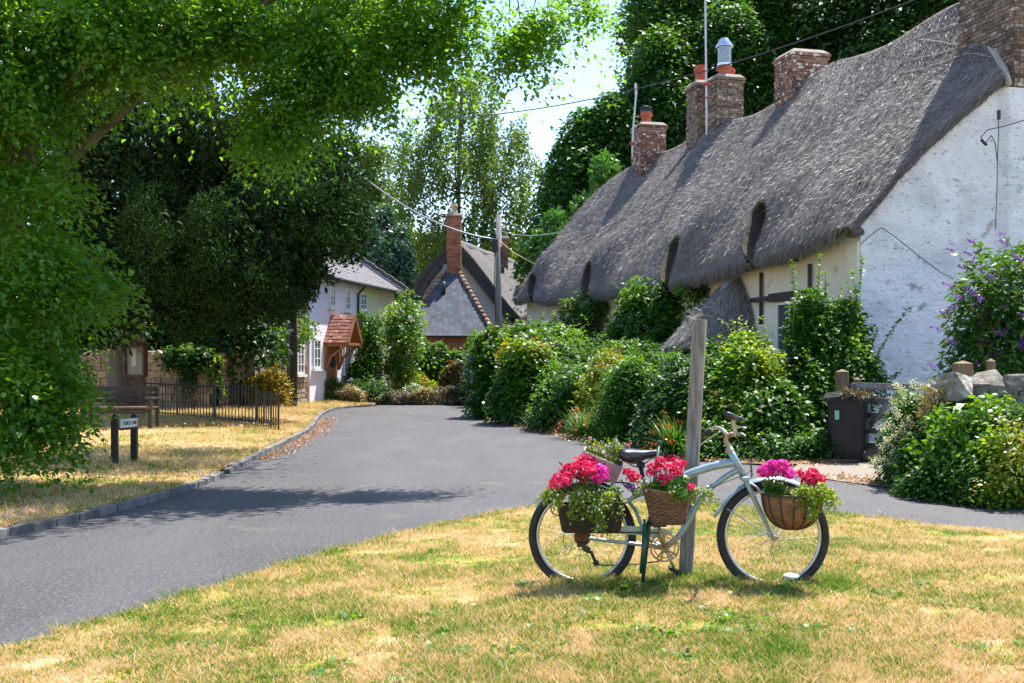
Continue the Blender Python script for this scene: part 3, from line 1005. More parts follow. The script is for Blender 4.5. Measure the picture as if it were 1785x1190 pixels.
# near verge turned under
v0 = P3[:1]
nvv = np.array([dv.x, dv.y, 0])
cap = []
for (dd_, dz_) in ((0.30, -0.20), (0.10, -0.19), (0.0, -0.14), (-0.03, -0.06)):
    c_ = v0 + nvv * dd_ + np.array([nv.x, nv.y, 0]) * (-dz_ * 0.7) + np.array([0, 0, dz_ * 0.7]); cap.append(c_)
P3 = np.concatenate(cap + [P3], 0)
uvl = np.cumsum(np.concatenate([np.zeros((1, P3.shape[1])), np.linalg.norm(np.diff(P3, axis=0), axis=-1)], 0), 0)
uvv = np.cumsum(np.concatenate([np.zeros((P3.shape[0], 1)), np.linalg.norm(np.diff(P3, axis=1), axis=-1)], 1), 1)
uvl = uvl[:, 50:51] * np.ones((1, P3.shape[1]))
def hole_poly(dt, dh, hw, n=26):
    eh_ = float(EH(dt)); h0, h1 = eh_ - 0.20, dh + 0.0; out = []
    for k in range(n):
        a_ = 2 * math.pi * k / n; ca_, sa2 = math.cos(a_), math.sin(a_)
        wdt = hw * (0.62 + 0.38 * sa2)
        out.append((dt + 0.12 + 0.55 * (h1 - h0) / 2 * sa2 + wdt * math.copysign(abs(ca_) ** 0.75, ca_), (h0 + h1) / 2 + (h1 - h0) / 2 * math.copysign(abs(sa2) ** 0.75, sa2)))
    return np.array(out)


def in_poly(t, h, poly):
    ins = np.zeros(t.shape, bool); n = len(poly); j = n - 1
    for i in range(n):
        (ti, hi_), (tj, hj) = poly[i], poly[j]
        c = ((hi_ > h) != (hj > h)) & (t < (tj - ti) * (h - hi_) / (hj - hi_ + 1e-12) + ti); ins ^= c; j = i
    return ins


polys = [hole_poly(dt, dh, hw) for dt, dh, hw, dep in dorm]
roof = link('thatch_roof', grid_np('thatch_roof', P3, THATCH, uv=np.stack([uvl, uvv], -1), flip=True), cottage)
# the window pockets: faces cut away, a deep thatched pocket set behind
import bmesh
bm_ = bmesh.new(); bm_.from_mesh(roof.data)
kill = []
fc = np.array([f.calc_center_median()[:] for f in bm_.faces]) - np.array(W0)[None]
ft = fc[:, 0] * dv.x + fc[:, 1] * dv.y; fh = fc[:, 2] - CH; fs_ = fc[:, 0] * nv.x + fc[:, 1] * nv.y
bm_.faces.ensure_lookup_table(); kl = np.zeros(len(fc), bool)
for pl_ in polys: kl |= in_poly(ft, fh, pl_) & (fs_ < 2.2)
bmesh.ops.delete(bm_, geom=[bm_.faces[i] for i in np.where(kl)[0]], context='FACES'); bm_.to_mesh(roof.data); bm_.free()
POCKETSHADE = surf('shade darkened thatch', [(0.3, (0.04, 0.03, 0.024)), (0.7, (0.11, 0.085, 0.065))], 9, stretch=(1, 1, 4), rough=0.9, bump=0.8, bdist=0.03)  # shade inside the pockets painted in as a dark brown thatch colour
flat_t, flat_h, flat_s = t_.ravel(), h_.ravel(), s_.ravel()
for pl_ in polys:
    ring_ = []
    for (pt, ph) in pl_:
        i = int(np.argmin((flat_t - pt) ** 2 + (flat_h - ph) ** 2)); lowp = ph < float(EH(pt)) + 0.02
        ring_.append((pt, -0.36 if lowp else flat_s[i], ph))
    mt = sum(r[0] for r in ring_) / len(ring_); mh = sum(r[2] for r in ring_) / len(ring_)
    def rr_(g, ds): return [CW(mt + (t - mt) * g, s + ds, CH + mh + (h - mh) * g) for t, s, h in ring_]
    rows_ = [rr_(1.07, 0.04), rr_(1.045, -0.01), rr_(1.0, -0.025), rr_(0.96, 0.0), rr_(0.92, 0.12), rr_(0.90, 0.42), rr_(0.88, 0.62), rr_(0.3, 0.64)]
    q = MB(); q.grid([r + [r[0]] for r in rows_[3:]]); q.build('dormer_pocket', POCKETSHADE, cottage, smooth=True)
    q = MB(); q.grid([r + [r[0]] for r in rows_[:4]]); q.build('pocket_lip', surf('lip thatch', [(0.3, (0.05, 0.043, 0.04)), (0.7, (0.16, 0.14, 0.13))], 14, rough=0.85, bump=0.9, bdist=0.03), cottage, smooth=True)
# loose straw lying down the slope
n = 100000
a = rng.random(n); b = rng.random(n) ** 1.1
dlt = 0.02
sa, ta, ha = thatch_surface(a, b); sb_, tb, hb = thatch_surface(a, np.maximum(b - dlt, 0) + 0 * b)
s2, t2, h2 = thatch_surface(np.minimum(a + 0.002, 1), b)
pa = toW(sa, ta, ha); pb = toW(sb_, tb, hb); pc = toW(s2, t2, h2)
D1 = unit(pb - pa); N1 = unit(np.cross(pc - pa, pa - pb)); N1 = np.where((N1[:, 2:3] < 0), -N1, N1)
D1 = unit(D1 + rng.normal(size=D1.shape) * 0.08 + N1 * 0.05)
keep = (ta > 2.2) | (b < 0.9)
keep &= (N1[:, 2] > 0.25)
for pl_ in polys: keep &= ~in_poly(ta, ha, pl_)
pa, N1, D1, ta, sa = pa[keep], N1[keep], D1[keep], ta[keep], sa[keep]; n = len(pa)
leaves('straw', pa + N1 * 0.012, unit(N1 + rng.normal(size=N1.shape) * 0.5), D1, rng.uniform(0.08, 0.20, n), THATCHF, cottage,
       np.array([(0, -0.04, 0), (1, 0, 0), (0, 0.04, 0)]), 'stuff', tone=np.clip(0.15 + 0.5 * fbm(ta * 1.3, sa * 1.0, 40) + 0.7 * (rng.random(n) - 0.5), 0, 1))

# straw on the turned verge
n = 9000
ri = rng.random(n) * 3.99 + 0.0; r0i = ri.astype(int); fr0 = (ri - r0i)[:, None]
ji = rng.integers(8, int(P3.shape[1] * 0.72), n); fj = rng.random(n)[:, None]
pv = (P3[r0i, ji] * (1 - fr0) + P3[r0i + 1, ji] * fr0) * (1 - fj) + (P3[r0i, ji + 1] * (1 - fr0) + P3[r0i + 1, ji + 1] * fr0) * fj
dvv = unit(P3[r0i, ji] - P3[r0i, ji + 1]) + rng.normal(size=(n, 3)) * 0.16 + np.array([dv.x, dv.y, -.3])[None] * (0.5 - ri / 4)[:, None] * .6
nvv2 = np.array([-dv.x, -dv.y, 0.3])[None] * 0.7 + np.array([-nv.x, -nv.y, 0.5])[None] * (ri / 4)[:, None]
leaves('verge_straw', pv + unit(nvv2) * 0.012, nvv2 + rng.normal(size=(n, 3)) * .4, dvv, rng.uniform(0.07, 0.16, n), THATCHF, cottage, np.array([(0, -0.04, 0), (1, 0, 0), (0, 0.04, 0)]), 'stuff', tone=rng.random(n) * .8)
# straw ends combed down over the rounded eave
n = 15000
te = rng.uniform(0.1, 22.3, n); ie = np.clip((te + 0.22) / 22.97 * (NU - 1), 0, NU - 1).astype(int)
fe = rng.random(n); pe_s = np.interp(fe, [0, .25, .5, .75, 1], [0.12, 0.0, 0.0, 0.05, 0.16]); pe_h = np.interp(fe, [0, .25, .5, .75, 1], [0.10, -0.02, -0.10, -0.2, -0.24])
kt = np.ones(n, bool)
for (dt, dh, hw, dep) in dorm: kt &= np.abs(te - (dt - 0.12)) > hw * 0.42
te, ie, fe, pe_s, pe_h = te[kt], ie[kt], fe[kt], pe_s[kt], pe_h[kt]; n = len(te)
pe = toW(s_[ie, 0] + pe_s - 0.02, t_[ie, 0] + 0.02 * rng.normal(size=n), h_[ie, 0] + pe_h)
De = np.array([-nv.x, -nv.y, 0])[None] * (0.6 - 0.9 * fe)[:, None] + np.array([0, 0, -1.0]) + rng.normal(size=(n, 3)) * 0.15
Ne = np.array([-nv.x, -nv.y, 0.2])[None] + rng.normal(size=(n, 3)) * 0.4
leaves('eave_straw', pe + np.array([-nv.x, -nv.y, 0]) * 0.012, Ne, De, rng.uniform(0.06, 0.15, n), THATCHF, cottage, np.array([(0, -0.04, 0), (1, 0, 0), (0, 0.04, 0)]), 'stuff', tone=rng.random(n) * 0.7)
# gable wall
ss = np.linspace(0.0, 9, 130)
vs_ = np.linspace(0, .66, 40); S1, T1, H1 = thatch_surface(np.zeros((1, 40)), vs_[None]); S1 = S1[0]; H1 = H1[0]
gt = np.where(ss < 2.80, np.interp(ss, S1, H1) - 0.14, 4.93) + CH
zz = np.linspace(0, 1, 110)
zg = gt[:, None] * zz[None]
sg = ss[:, None] + 0 * zg
off = 0.05 * (fbm(sg * 2.2, zg * 4.5, 50) - 0.5) + 0.035 * (fbm(sg * 5.5, zg * 9, 51) - 0.5)
step_ = np.clip((sg - 2.80) / 0.03, 0, 1) * 0.14
tg = 0.0 - off - step_
Pg = np.stack([W0.x + dv.x * tg + nv.x * sg, W0.y + dv.y * tg + nv.y * sg, zg], -1)
link('gable_wall', grid_np('gable_wall', Pg, WHITE, flip=False), cottage)
# side wall under the eave
tts = np.linspace(0.0, TL, 200); zz = np.linspace(0, 1, 30)
zt = (EH(tts) + CH + 0.25)[:, None] * zz[None]; tts2 = tts[:, None] + 0 * zt
off = 0.05 * (fbm(tts2 * 1.2, zt * 2.2, 60) - 0.5)
Pw = np.stack([W0.x + dv.x * tts2 + nv.x * off, W0.y + dv.y * tts2 + nv.y * off, zt], -1)
link('side_wall', grid_np('side_wall', Pw, CREAM, flip=True), cottage)
mb = MB()   # corner pier slightly proud
mb.box(CW(0.2, -0.02, 1.8), (0.08, 0.38, 3.6), (nv, dv, UP)); mb.build('corner_pier', CREAM, cottage, bevel=0.02)
mb = MB(); mb.box(CW(TL, 4, 2), (8, 0.3, 4), (nv, dv, UP)); mb.box(CW(11, 7.7, 2), (0.3, 22.2, 4), (nv, dv, UP)); mb.build('back_wall', CREAM, cottage)


def brick_meshes(ax, mat, size=(0.215, 0.1, 0.065)):
    out = []
    for v in range(4):
        q = MB(); q.box((0, 0, 0), size, ax)
        me = q.mesh('brick', mat)
        for w in me.vertices: w.co += Vector((random.uniform(-1, 1), random.uniform(-1, 1), random.uniform(-1, 1))) * 0.003
        out.append(me)
    return out


def brick_face(parent, o, u, nrm, width, height, mats, lim=300, bl=0.215, course=0.075, name='brick'):
    """courses of single bricks on a face; o = lower left corner, u along, nrm outward"""
    nrows = int(height / course); k = 0
    for r in range(nrows):
        x = -(0.5 * (r % 2)) * (bl + 0.01)
        while x < width - 0.02:
            x0 = max(x, 0); x1 = min(x + bl, width)
            if x1 - x0 > 0.04 and k < lim:
                c = o + u * ((x0 + x1) / 2) + UP * (r * course + course / 2) + nrm * (-0.036 + random.uniform(-.004, .006))
                ob = link(name, random.choice(mats), parent, c)
                if x1 - x0 < bl * 0.95:
                    ob.scale = (1, 1, 1)
                    sc = (x1 - x0) / bl
                    # scale along u only (u is close to a world axis)
                    ob.scale = (sc, 1, 1) if abs(u.x) > 0.7 else (1, sc, 1)
                k += 1
            x += bl + 0.01
    return k


def stack(parent, c, w, d, z0, z1, mat, pots, n_=nv, d_=dv, capc=None, left=True, label=None, capmat=LEAD, name='chimney', side=0.10):
    """brick chimney with corbelled head; c = centre (xy)"""
    c = Vector((c[0], c[1], 0))
    q = MB(); q.box(c + UP * ((z0 + z1) / 2), (w - 0.02, d - 0.02, z1 - z0), (n_, d_, UP))
    ch = q.build(name, MORTAR, parent)
    if label: ch['label'] = label
    f = c - d_ * (d / 2) - n_ * (w / 2) + UP * z0
    bm = brick_meshes((n_, d_, UP), mat)
    bm2 = brick_meshes((d_, n_, UP), mat)
    H = z1 - z0
    brick_face(ch, f, n_, -d_, w, H - 0.16, bm)
    if left: brick_face(ch, f, d_, -n_, d, H - 0.16, bm2)
    # corbel courses
    for i, g in enumerate((0.03, 0.06)):
        zc = z1 - 0.16 + i * 0.08
        q = MB(); q.box(c + UP * (zc + 0.037), (w + 2 * g, d + 2 * g, 0.07), (n_, d_, UP))
        q.build('corbel_course', mat, ch, bevel=0.008)
    q = MB()
    hw, hd = w / 2 + 0.05, d / 2 + 0.05
    b4 = [c + n_ * (sx * hw) + d_ * (sy * hd) + UP * (z1 + 0.002) for sx, sy in ((-1, -1), (1, -1), (1, 1), (-1, 1))]
    t4 = [c + n_ * (sx * hw * 0.75) + d_ * (sy * hd * 0.75) + UP * (z1 + 0.12) for sx, sy in ((-1, -1), (1, -1), (1, 1), (-1, 1))]
    q.add(b4 + t4, [(0, 3, 2, 1), (4, 5, 6, 7), (0, 1, 5, 4), (1, 2, 6, 5), (2, 3, 7, 6), (3, 0, 4, 7)])
    q.build('mortar_cap', capc or MORTAR, ch, bevel=0.02)
    for (pn, pd, r, hh, kind) in pots:
        pc = c + n_ * pn + d_ * pd + UP * (z1 + 0.08)
        q = MB()
        q.lathe(pc, [(r, 0), (r * 1.02, hh * 0.25), (r * 0.86, hh * 0.3), (r * 0.85, hh * 0.62), (r * 1.1, hh * 0.68), (r * 1.12, hh * 0.8), (r * 0.95, hh * 0.84), (r * 0.95, hh), (r * 0.7, hh), (r * 0.7, hh * 0.6)], 18)
        q.build('chimney_pot', POT if kind != 'buff' else plain('buff pot', (0.5, 0.42, 0.3)), ch, auto=40)
        if kind == 'cowl':
            q = MB(); q.lathe(pc + UP * hh, [(r * 0.95, 0), (r * 0.95, 0.55), (r * 0.9, 0.56)], 18); q.build('cowl_drum', plain('cowl mesh', (0.30, 0.31, 0.33), 0.35, 0.9), ch, auto=40)
            q = MB(); q.lathe(pc + UP * (hh + 0.56), [(r * 1.25, 0), (r * 1.25, 0.03), (r * 0.55, 0.24), (r * 0.5, 0.27)], 18); q.build('cowl_hood', STEEL, ch, auto=40)
            q = MB(); q.lathe(pc + UP * hh, [(r * 1.05, 0), (r * 1.05, 0.06)], 18); q.build('cowl_ring', STEEL, ch, auto=40)
        if kind == 'lid':
            q = MB(); q.lathe(pc + UP * hh, [(r * 1.0, 0), (r * 0.9, 0.1), (r * 0.9, 0.12)], 16); q.lathe(pc + UP * (hh + 0.12), [(r * 1.15, 0), (r * 1.1, 0.04), (r * 0.2, 0.1)], 16)
            q.build('cowl_lid', DARKM, ch, auto=40)
    return ch


A = PX(1131, 300, 39.8)
stack(cottage, (A.x, A.y), 0.92, 0.9, 7.6, CH + (HY - 222) * 39.8 / F, BRICKW, [(-0.1, 0, 0.20, 0.45, 'lid')], label='weathered brick chimney with one capped red pot at the far end of the ridge')
A = PX(1219, 235, 35.6)
stack(cottage, (A.x, A.y), 0.5, 0.8, 8.0, CH + (HY - 150) * 35.6 / F, BRICKD, [(0.05, 0, 0.20, 0.55, 'pot')], label='narrow sooty brick stack with red pot')
A = PX(1263, 220, 34.6)
stack(cottage, (A.x, A.y), 0.86, 0.8, 8.0, CH + (HY - 140) * 34.6 / F, BRICKD, [(0.0, 0, 0.215, 0.36, 'cowl'), (0.3, 0.2, 0.13, 0.34, 'pot')], label='broad sooty brick stack with steel cowl on a red pot')
A = PX(1397, 180, 30.2)
stack(cottage, (A.x, A.y), 1.02, 0.95, 8.1, CH + (HY - 100) * 30.2 / F, BRICKW, [], label='wide brick chimney with white lichened bricks and no pot')
# big end stack rising from the gable
c_ = CW(0.66, 3.0 + 0.95, 0)
zb = CH + 4.95
stack(cottage, (c_.x, c_.y), 1.9, 1.6, zb, 10.6, BRICKD, [], label='huge speckled brick end stack at the near gable')
q = MB(); q.tube([CW(-0.2, 2.84, CH + 4.96), CW(0.1, 2.93, CH + 5.30), CW(0.55, 3.06, CH + 5.75), CW(1.2, 3.35, CH + 6.45), CW(2.0, 3.75, CH + 7.22)], [0.06, 0.10, 0.12, 0.12, 0.10], 8); q.build('mortar_fillet', plain('pale fillet', (0.36, 0.34, 0.31)), cottage, smooth=True)
# crossed hazel spars pegged near the end stack
q = MB()
for (a1, b1, a2, b2) in ((0.11, .9, .02, .78), (0.02, .90, .10, .76), (.0, .80, .115, .80), (.0, .74, .13, .74), (.0, .915, .12, .915)):
    pts = []
    for i in range(9):
        f = i / 8
        s1, t1, h1 = thatch_surface(np.array([a1 * (1 - f) + a2 * f]), np.array([b1 * (1 - f) + b2 * f]))
        pts.append(Vector(toW(s1, t1, h1)[0]) + Vector((-.02, -.01, .03)))
    q.tube([p - Vector((-.01, -.01, .015)) for p in pts], 0.009, 5)
q.build('hazel_spars', plain('hazel spar', (0.42, 0.38, 0.33)), cottage)
# dark dormer windows in the recesses
for i, (dt, dh, hw, dep) in enumerate(dorm):
    zc = CH + dh - 0.55
    f = MB(); f.box(CW(dt, 0.75, zc), (0.06, 0.5, 0.4), (nv, dv, UP))
    w = f.build('window', WPAINT, cottage)
    g = MB()
    for sy in (-1, 1): g.box(CW(dt + sy * 0.12, 0.715, zc), (0.012, 0.2, 0.3), (nv, dv, UP))
    g.build('pane', GLASS, w)


def wall_window(t, z, w_, h_, parent, lintel=False, cols=2, rows_=2):
    f = MB()
    c = CW(t, -0.045, z)
    for dx in (-w_ / 2, w_ / 2): f.box(c + dv * dx, (0.07, 0.06, h_), (nv, dv, UP))
    for dz in (-h_ / 2, h_ / 2): f.box(c + UP * dz, (0.066, w_ + 0.056, 0.055), (nv, dv, UP))
    for k in range(1, cols): f.box(c + dv * (-w_ / 2 + w_ * k / cols), (0.05, 0.03, h_ - .05), (nv, dv, UP))
    for k in range(1, rows_): f.box(c + UP * (-h_ / 2 + h_ * k / rows_), (0.045, w_ - .05, 0.025), (nv, dv, UP))
    w = f.build('window', WPAINT, parent)
    g = MB(); g.box(c + nv * 0.0, (0.02, w_ - 0.05, h_ - 0.05), (nv, dv, UP)); g.build('pane', GLASS, w)
    s = MB(); s.box(c - UP * (h_ / 2 + 0.06) - nv * 0.04, (0.16, w_ + 0.2, 0.05), (nv, dv, UP)); s.build('sill', DARKW, w)
    if lintel:
        l = MB(); l.box(c + UP * (h_ / 2 + 0.13) - nv * 0.02, (0.14, w_ + 0.5, 0.17), (nv, dv, UP)); l.build('lintel', DARKW, w)
    return w


def t_at(px, s=0.0):     # where a pixel column meets the side wall
    k = (px - CX) / F
    w = W0 + nv * s
    return (k * w.y - w.x) / (dv.x - k * dv.y)


def z_at(px, py, s=0.0):
    t = t_at(px, s); D = (W0 + nv * s + dv * t).y
    return CH - (py - HY) * D / F


wall_window(t_at(1381), z_at(1381, 570), 1.0, 0.95, cottage, True)
wall_window(t_at(1376), z_at(1376, 436), 0.55, 0.34, cottage, False, 1, 1)
wall_window(t_at(1083), z_at(1083, 500), 0.9, 0.5, cottage)
wall_window(t_at(966), z_at(966, 518), 0.9, 0.4, cottage)
for px, py0, py1, ph in ((1330, 475, 566, 522), (1415, 460, 545, 512)):
    q = MB(); t = t_at(px); z0, z1, zh = z_at(px, py1), z_at(px, py0), z_at(px, ph)
    q.box(CW(t, -0.05, (z0 + z1) / 2), (0.04, 0.07, z1 - z0), (nv, dv, UP)); q.box(CW(t, -0.09, zh), (0.03, 0.75, 0.10), (nv, dv, UP))
    q.build('wall_tie', BLACKP, cottage)
# cables on the gable
gp = lambda px, py, D=19.75: PX(px, py, D)
q = MB()
q.tube([gp(1500, 425), gp(1530, 400, 19.8), gp(1537, 397, 19.8), gp(1560, 412, 19.8), gp(1600, 445, 19.85), gp(1640, 475, 19.9), gp(1662, 486, 19.9)], 0.008, 5)
q.tube([gp(1740, 195, 20.3), gp(1741, 225, 20.3), gp(1739, 270, 20.3), gp(1738, 330, 20.3), gp(1735, 400, 20.3)], 0.008, 5)
q.tube([gp(1786, 209, 20.1), gp(1750, 220, 20.1), gp(1722, 226, 20.1), gp(1710, 238, 20.1), gp(1716, 252, 20.1), gp(1722, 244, 20.1), gp(1728, 236, 20.1), gp(1735, 250, 20.2), gp(1738, 280, 20.2)], 0.009, 5)
q.box(gp(1741, 200, 20.25), (0.05, 0.05, 0.16)); q.tube([gp(1710, 243, 20.1), gp(1720, 253, 20.1)], 0.028, 8)
q.build('wall_cable', BLACKP, cottage)

# thatched porch canopy
pc = CW(t_at(1285), -0.02, 0)
porch = thing('porch_canopy', 'small conical thatched porch canopy capped with lead beside the cottage window', 'porch', (pc.x, pc.y, 0))
NA, NR = 60, 30
P = np.zeros((NA, NR, 3)); UVp = np.zeros((NA, NR, 2))
for i in range(NA):
    a = math.pi * (i / (NA - 1))
    for j in range(NR):
        v = j / (NR - 1)
        r = 0.24 + 0.88 * v ** 0.85 * (1 + 0.04 * math.sin(a * 5)) + 0.05 * math.sin(math.pi * v)
        zz_ = 3.20 - 1.35 * v ** 1.05 + 0.05 * math.sin(a * 3)
        if v > 0.985: zz_ -= 0.0
        w = pc + dv * (math.cos(a) * r * 1.05 + 0.15 * v) - nv * (math.sin(a) * r * (0.95 + 0.45 * v)) + UP * zz_
        P[i, j] = w; UVp[i, j] = (a * (0.5 + r), v * 1.6)
und = P[:, -1:] + np.array([0.0, 0.0, -0.13]); und2 = P[:, -1:] * 1.0; und2[:, 0, :2] = und2[:, 0, :2] * 0.55 + np.array([pc.x, pc.y]) * 0.45; und2[:, 0, 2] -= 0.02
P = np.concatenate([P, und, und2], 1); UVp = np.concatenate([UVp, UVp[:, -1:] + [0, .1], UVp[:, -1:] + [0, .5]], 1)
link('thatch', grid_np('porch_thatch', P, THATCH, uv=UVp), porch)
na = 7000
aa = rng.random(na) * math.pi; vv = rng.random(na) ** 0.7
r = 0.24 + 0.88 * vv ** 0.85 * (1 + 0.04 * np.sin(aa * 5)) + 0.05 * np.sin(math.pi * vv)
z = 3.20 - 1.35 * vv ** 1.05 + 0.05 * np.sin(aa * 3)
ca, sa_ = np.cos(aa), np.sin(aa)
dn = np.array([dv.x, dv.y]); nn_ = np.array([nv.x, nv.y])
xy = np.array([pc.x, pc.y]) + dn * ((ca * r * 1.05 + 0.15 * vv)[:, None]) - nn_ * ((sa_ * r * (0.95 + 0.45 * vv))[:, None])
pos = np.concatenate([xy, z[:, None]], 1)
outd = np.concatenate([dn * ca[:, None] - nn_ * sa_[:, None], np.full((na, 1), 0.6)], 1)
ddn = np.concatenate([(dn * ca[:, None] - nn_ * sa_[:, None]) * 0.62, np.full((na, 1), -1.0)], 1)
leaves('straw', pos + unit(outd) * 0.012, outd + rng.normal(size=outd.shape) * .4, ddn + rng.normal(size=ddn.shape) * 0.1, rng.uniform(0.08, 0.2, na), THATCHF, porch, np.array([(0, -0.035, 0), (1, 0, 0), (0, 0.035, 0)]), 'stuff')
q = MB()
pts = []
for i in range(13):
    a = math.pi * i / 12
    for_ = pc + dv * (math.cos(a) * 0.32) - nv * (math.sin(a) * 0.30) + UP * 3.17
    pts.append(for_)
lo = pts; mid = [pc + (p - pc - UP * 3.17) * 1.35 + UP * 2.98 for p in pts]; hi = [pc + (p - pc - UP * 3.17) * 0.5 + UP * 3.30 for p in pts]
q.grid([hi, lo, mid]); q.build('lead_cap', LEAD, porch, smooth=True)
q = MB()
for zz_, rr in ((2.72, 0.66), (2.45, 0.85), (2.62, 0.74)):
    q.tube([pc + dv * (math.cos(math.pi * i / 14) * rr * 1.05 + 0.1) - nv * (math.sin(math.pi * i / 14) * rr * (0.97 + 0.45 * (3.2 - zz_) / 1.35)) + UP * (zz_ + 0.05 * math.sin(i * 2.2)) for i in range(15)], 0.012, 4)
q.build('spar_bands', plain('spar', (0.35, 0.32, 0.3)), porch)
for sx in (-0.7, 0.7):
    q = MB(); q.box(pc + dv * sx - nv * 1.15 + UP * 0.85, (0.1, 0.1, 1.7), (nv, dv, UP)); q.build('porch_post', WPAINT, porch)
q = MB(); q.box(pc - nv * 0.03 + UP * 0.95, (0.05, 0.85, 1.9), (nv, dv, UP)); q.build('door', DARKW, porch)

# ================================================================== AERIALS AND CABLES
def tubething(name, label, cat, pts, r, mat, parent=None, n=6):
    q = MB(); q.tube(pts, r, n)
    loc = Vector(pts[0])
    o = q.build(name, mat, parent, smooth=True, loc=loc)
    if parent is None: tag(o, label, cat)
    return o


def catenary(a, b, sag, n=24):
    a = Vector(a); b = Vector(b)
    return [a.lerp(b, i / n) - UP * (sag * 4 * (i / n) * (1 - i / n)) for i in range(n + 1)]


ALU = plain('grey aluminium pole', (0.5, 0.5, 0.52), 0.4, 0.6)
ae = thing('aerial_pole', 'tall white aerial pole strapped beside the twin chimney and rising out of view', 'aerial', PX(1231, 190, 34.0))
q = MB(); q.tube([PX(1232, 235, 34.0), PX(1229, -40, 34.0)], 0.03, 8); q.build('pole', ALU, ae)
q = MB(); q.box(PX(1232, 146, 33.95), (0.16, 0.08, 0.08)); q.box(PX(1233, 170, 33.95), (0.3, 0.05, 0.03)); q.build('bracket', plain('red bracket', (0.45, 0.05, 0.05)), ae)
ae = thing('aerial_pole', 'short leaning aerial pole beside the far capped chimney', 'aerial', PX(1103, 260, 39.3))
q = MB(); q.tube([PX(1102, 268, 39.3), PX(1104, 220, 39.3), PX(1109, 162, 39.3)], 0.032, 8); q.tube([PX(1109, 165, 39.3), PX(1108, 145, 39.3)], 0.045, 6); q.build('pole', ALU, ae)
q = MB(); q.box(PX(1101, 250, 39.25), (0.12, 0.1, 0.12)); q.tube([PX(1103, 236, 39.3), PX(1110, 236, 39.3)], 0.02, 5); q.build('bracket', plain('red box', (0.4, 0.04, 0.04)), ae)
tubething('overhead_cable', 'dark overhead cable sagging across the sky from the lime tree to upper right', 'cable', catenary(PX(640, 204, 42), PX(1640, -18, 24), 0.9), 0.016, DARKM)
tubething('overhead_cable', 'pale thick cable sagging from behind the yew to the utility pole', 'cable', catenary(PX(600, 280, 40), PX(868, 417, 44), 0.55), 0.03, ALU)
tubething('overhead_cable', 'thin pale cable from the utility pole toward the cottage roof', 'cable', catenary(PX(871, 402, 44), PX(1065, 362, 40), 0.5), 0.014, ALU)
tubething('overhead_cable', 'short tan cable slanting down right from the utility pole', 'cable', [PX(871, 420, 44), PX(895, 440, 43.5), PX(935, 462, 43)], 0.02, plain('tan cable', (0.5, 0.36, 0.16)))
pole = thing('utility_pole', 'grey wooden utility pole rising in front of the far thatched cottage', 'pole', PX(866, 640, 44))
q = MB(); q.tube([Vector((PX(867, 600, 44).x, 44, 0)), PX(870, 374, 44)], [0.14, 0.10], 12); q.build('shaft', WOODG, pole, smooth=True)
q = MB(); q.box(PX(863, 428, 43.86), (0.2, 0.14, 0.45)); q.build('junction_box', DARKM, pole, bevel=0.01)
q = MB(); q.box(PX(876, 470, 43.86), (0.14, 0.12, 0.28)); q.build('junction_box', DARKM, pole, bevel=0.01)
q = MB(); q.tube([PX(863, 438, 43.86), PX(862, 500, 43.86), PX(864, 560, 43.86)], 0.02, 5); q.tube([PX(873, 430, 43.86), PX(874, 468, 43.86)], 0.03, 5); q.build('drop_cable', DARKM, pole)

# ================================================================== LEFT SIDE: wall, railings, board, sign, bench
def vz(x, y):
    k = float(np.interp(y, kp[:, 1], kp[:, 0]))
    d = max(0.13, k - x)
    return float(verge_h(x, y)) + 0.16 * (1 - math.exp(-d / 5.0))


def text_mesh(s, size, mat, name='lettering', ext=0.002):
    cu = bpy.data.curves.new('t', 'FONT'); cu.body = s; cu.size = size; cu.extrude = ext; cu.align_x = 'CENTER'; cu.align_y = 'CENTER'
    ob = bpy.data.objects.new('t', cu); COL.objects.link(ob)
    me = bpy.data.meshes.new_from_object(ob)
    bpy.data.objects.remove(ob); bpy.data.curves.remove(cu)
    me.name = name; me.materials.clear(); me.materials.append(mat)
    return me


# street name sign
sb = Vector((PX(218, 810, 15.6).x, 15.6, 0)); z0 = vz(sb.x, sb.y) - 0.03
sign = thing('street_sign', 'low street name sign with white plate lettered Church Lane on two black posts', 'street sign', (sb.x, sb.y, z0))
for px, top_ in ((200, 719), (234, 718)):
    c = PX(px, top_, 15.5 if px < 210 else 15.95)
    q = MB(); hh = c.z - z0
    D_ = c.y
    q.box((c.x, D_, z0 + (hh - 0.06) / 2), (0.085, 0.075, hh - 0.06))
    q.add([(c.x - 0.0425, D_ - 0.037, z0 + hh - 0.06), (c.x + 0.0425, D_ - 0.037, z0 + hh - 0.06), (c.x + 0.0425, D_ + 0.037, z0 + hh - 0.06), (c.x - 0.0425, D_ + 0.037, z0 + hh - 0.06), (c.x, D_ - 0.02, z0 + hh), (c.x, D_ + 0.02, z0 + hh)],
          [(0, 1, 4), (1, 2, 5, 4), (2, 3, 5), (3, 0, 4, 5)])
    q.build('post', BLACKP, sign, bevel=0.004)
pa_, pb_ = PX(208, 737, 15.5), PX(237, 736, 15.9)
u = (pb_ - pa_); u.z = 0; u.normalize(); n_ = Vector((u.y, -u.x, 0)); pa_.z = pb_.z = PX(0, 737, 15.7).z; cc = (pa_ + pb_) / 2 + n_ * 0.02; PL_ = (pb_ - pa_).length
q = MB(); q.box(cc, (PL_, 0.015, 0.125), (u, n_, UP)); pl = q.build('name_plate', WPAINT, sign, bevel=0.003)
q = MB()
for dz in (-0.057, 0.057): q.box(cc + UP * dz + n_ * 0.009, (PL_ - .01, 0.004, 0.005), (u, n_, UP))
q.build('plate_border', BLACKP, pl)
me = text_mesh('CHURCH LANE', 0.062, BLACKP)
xs = [v.co.x for v in me.vertices]; wd = max(xs) - min(xs)
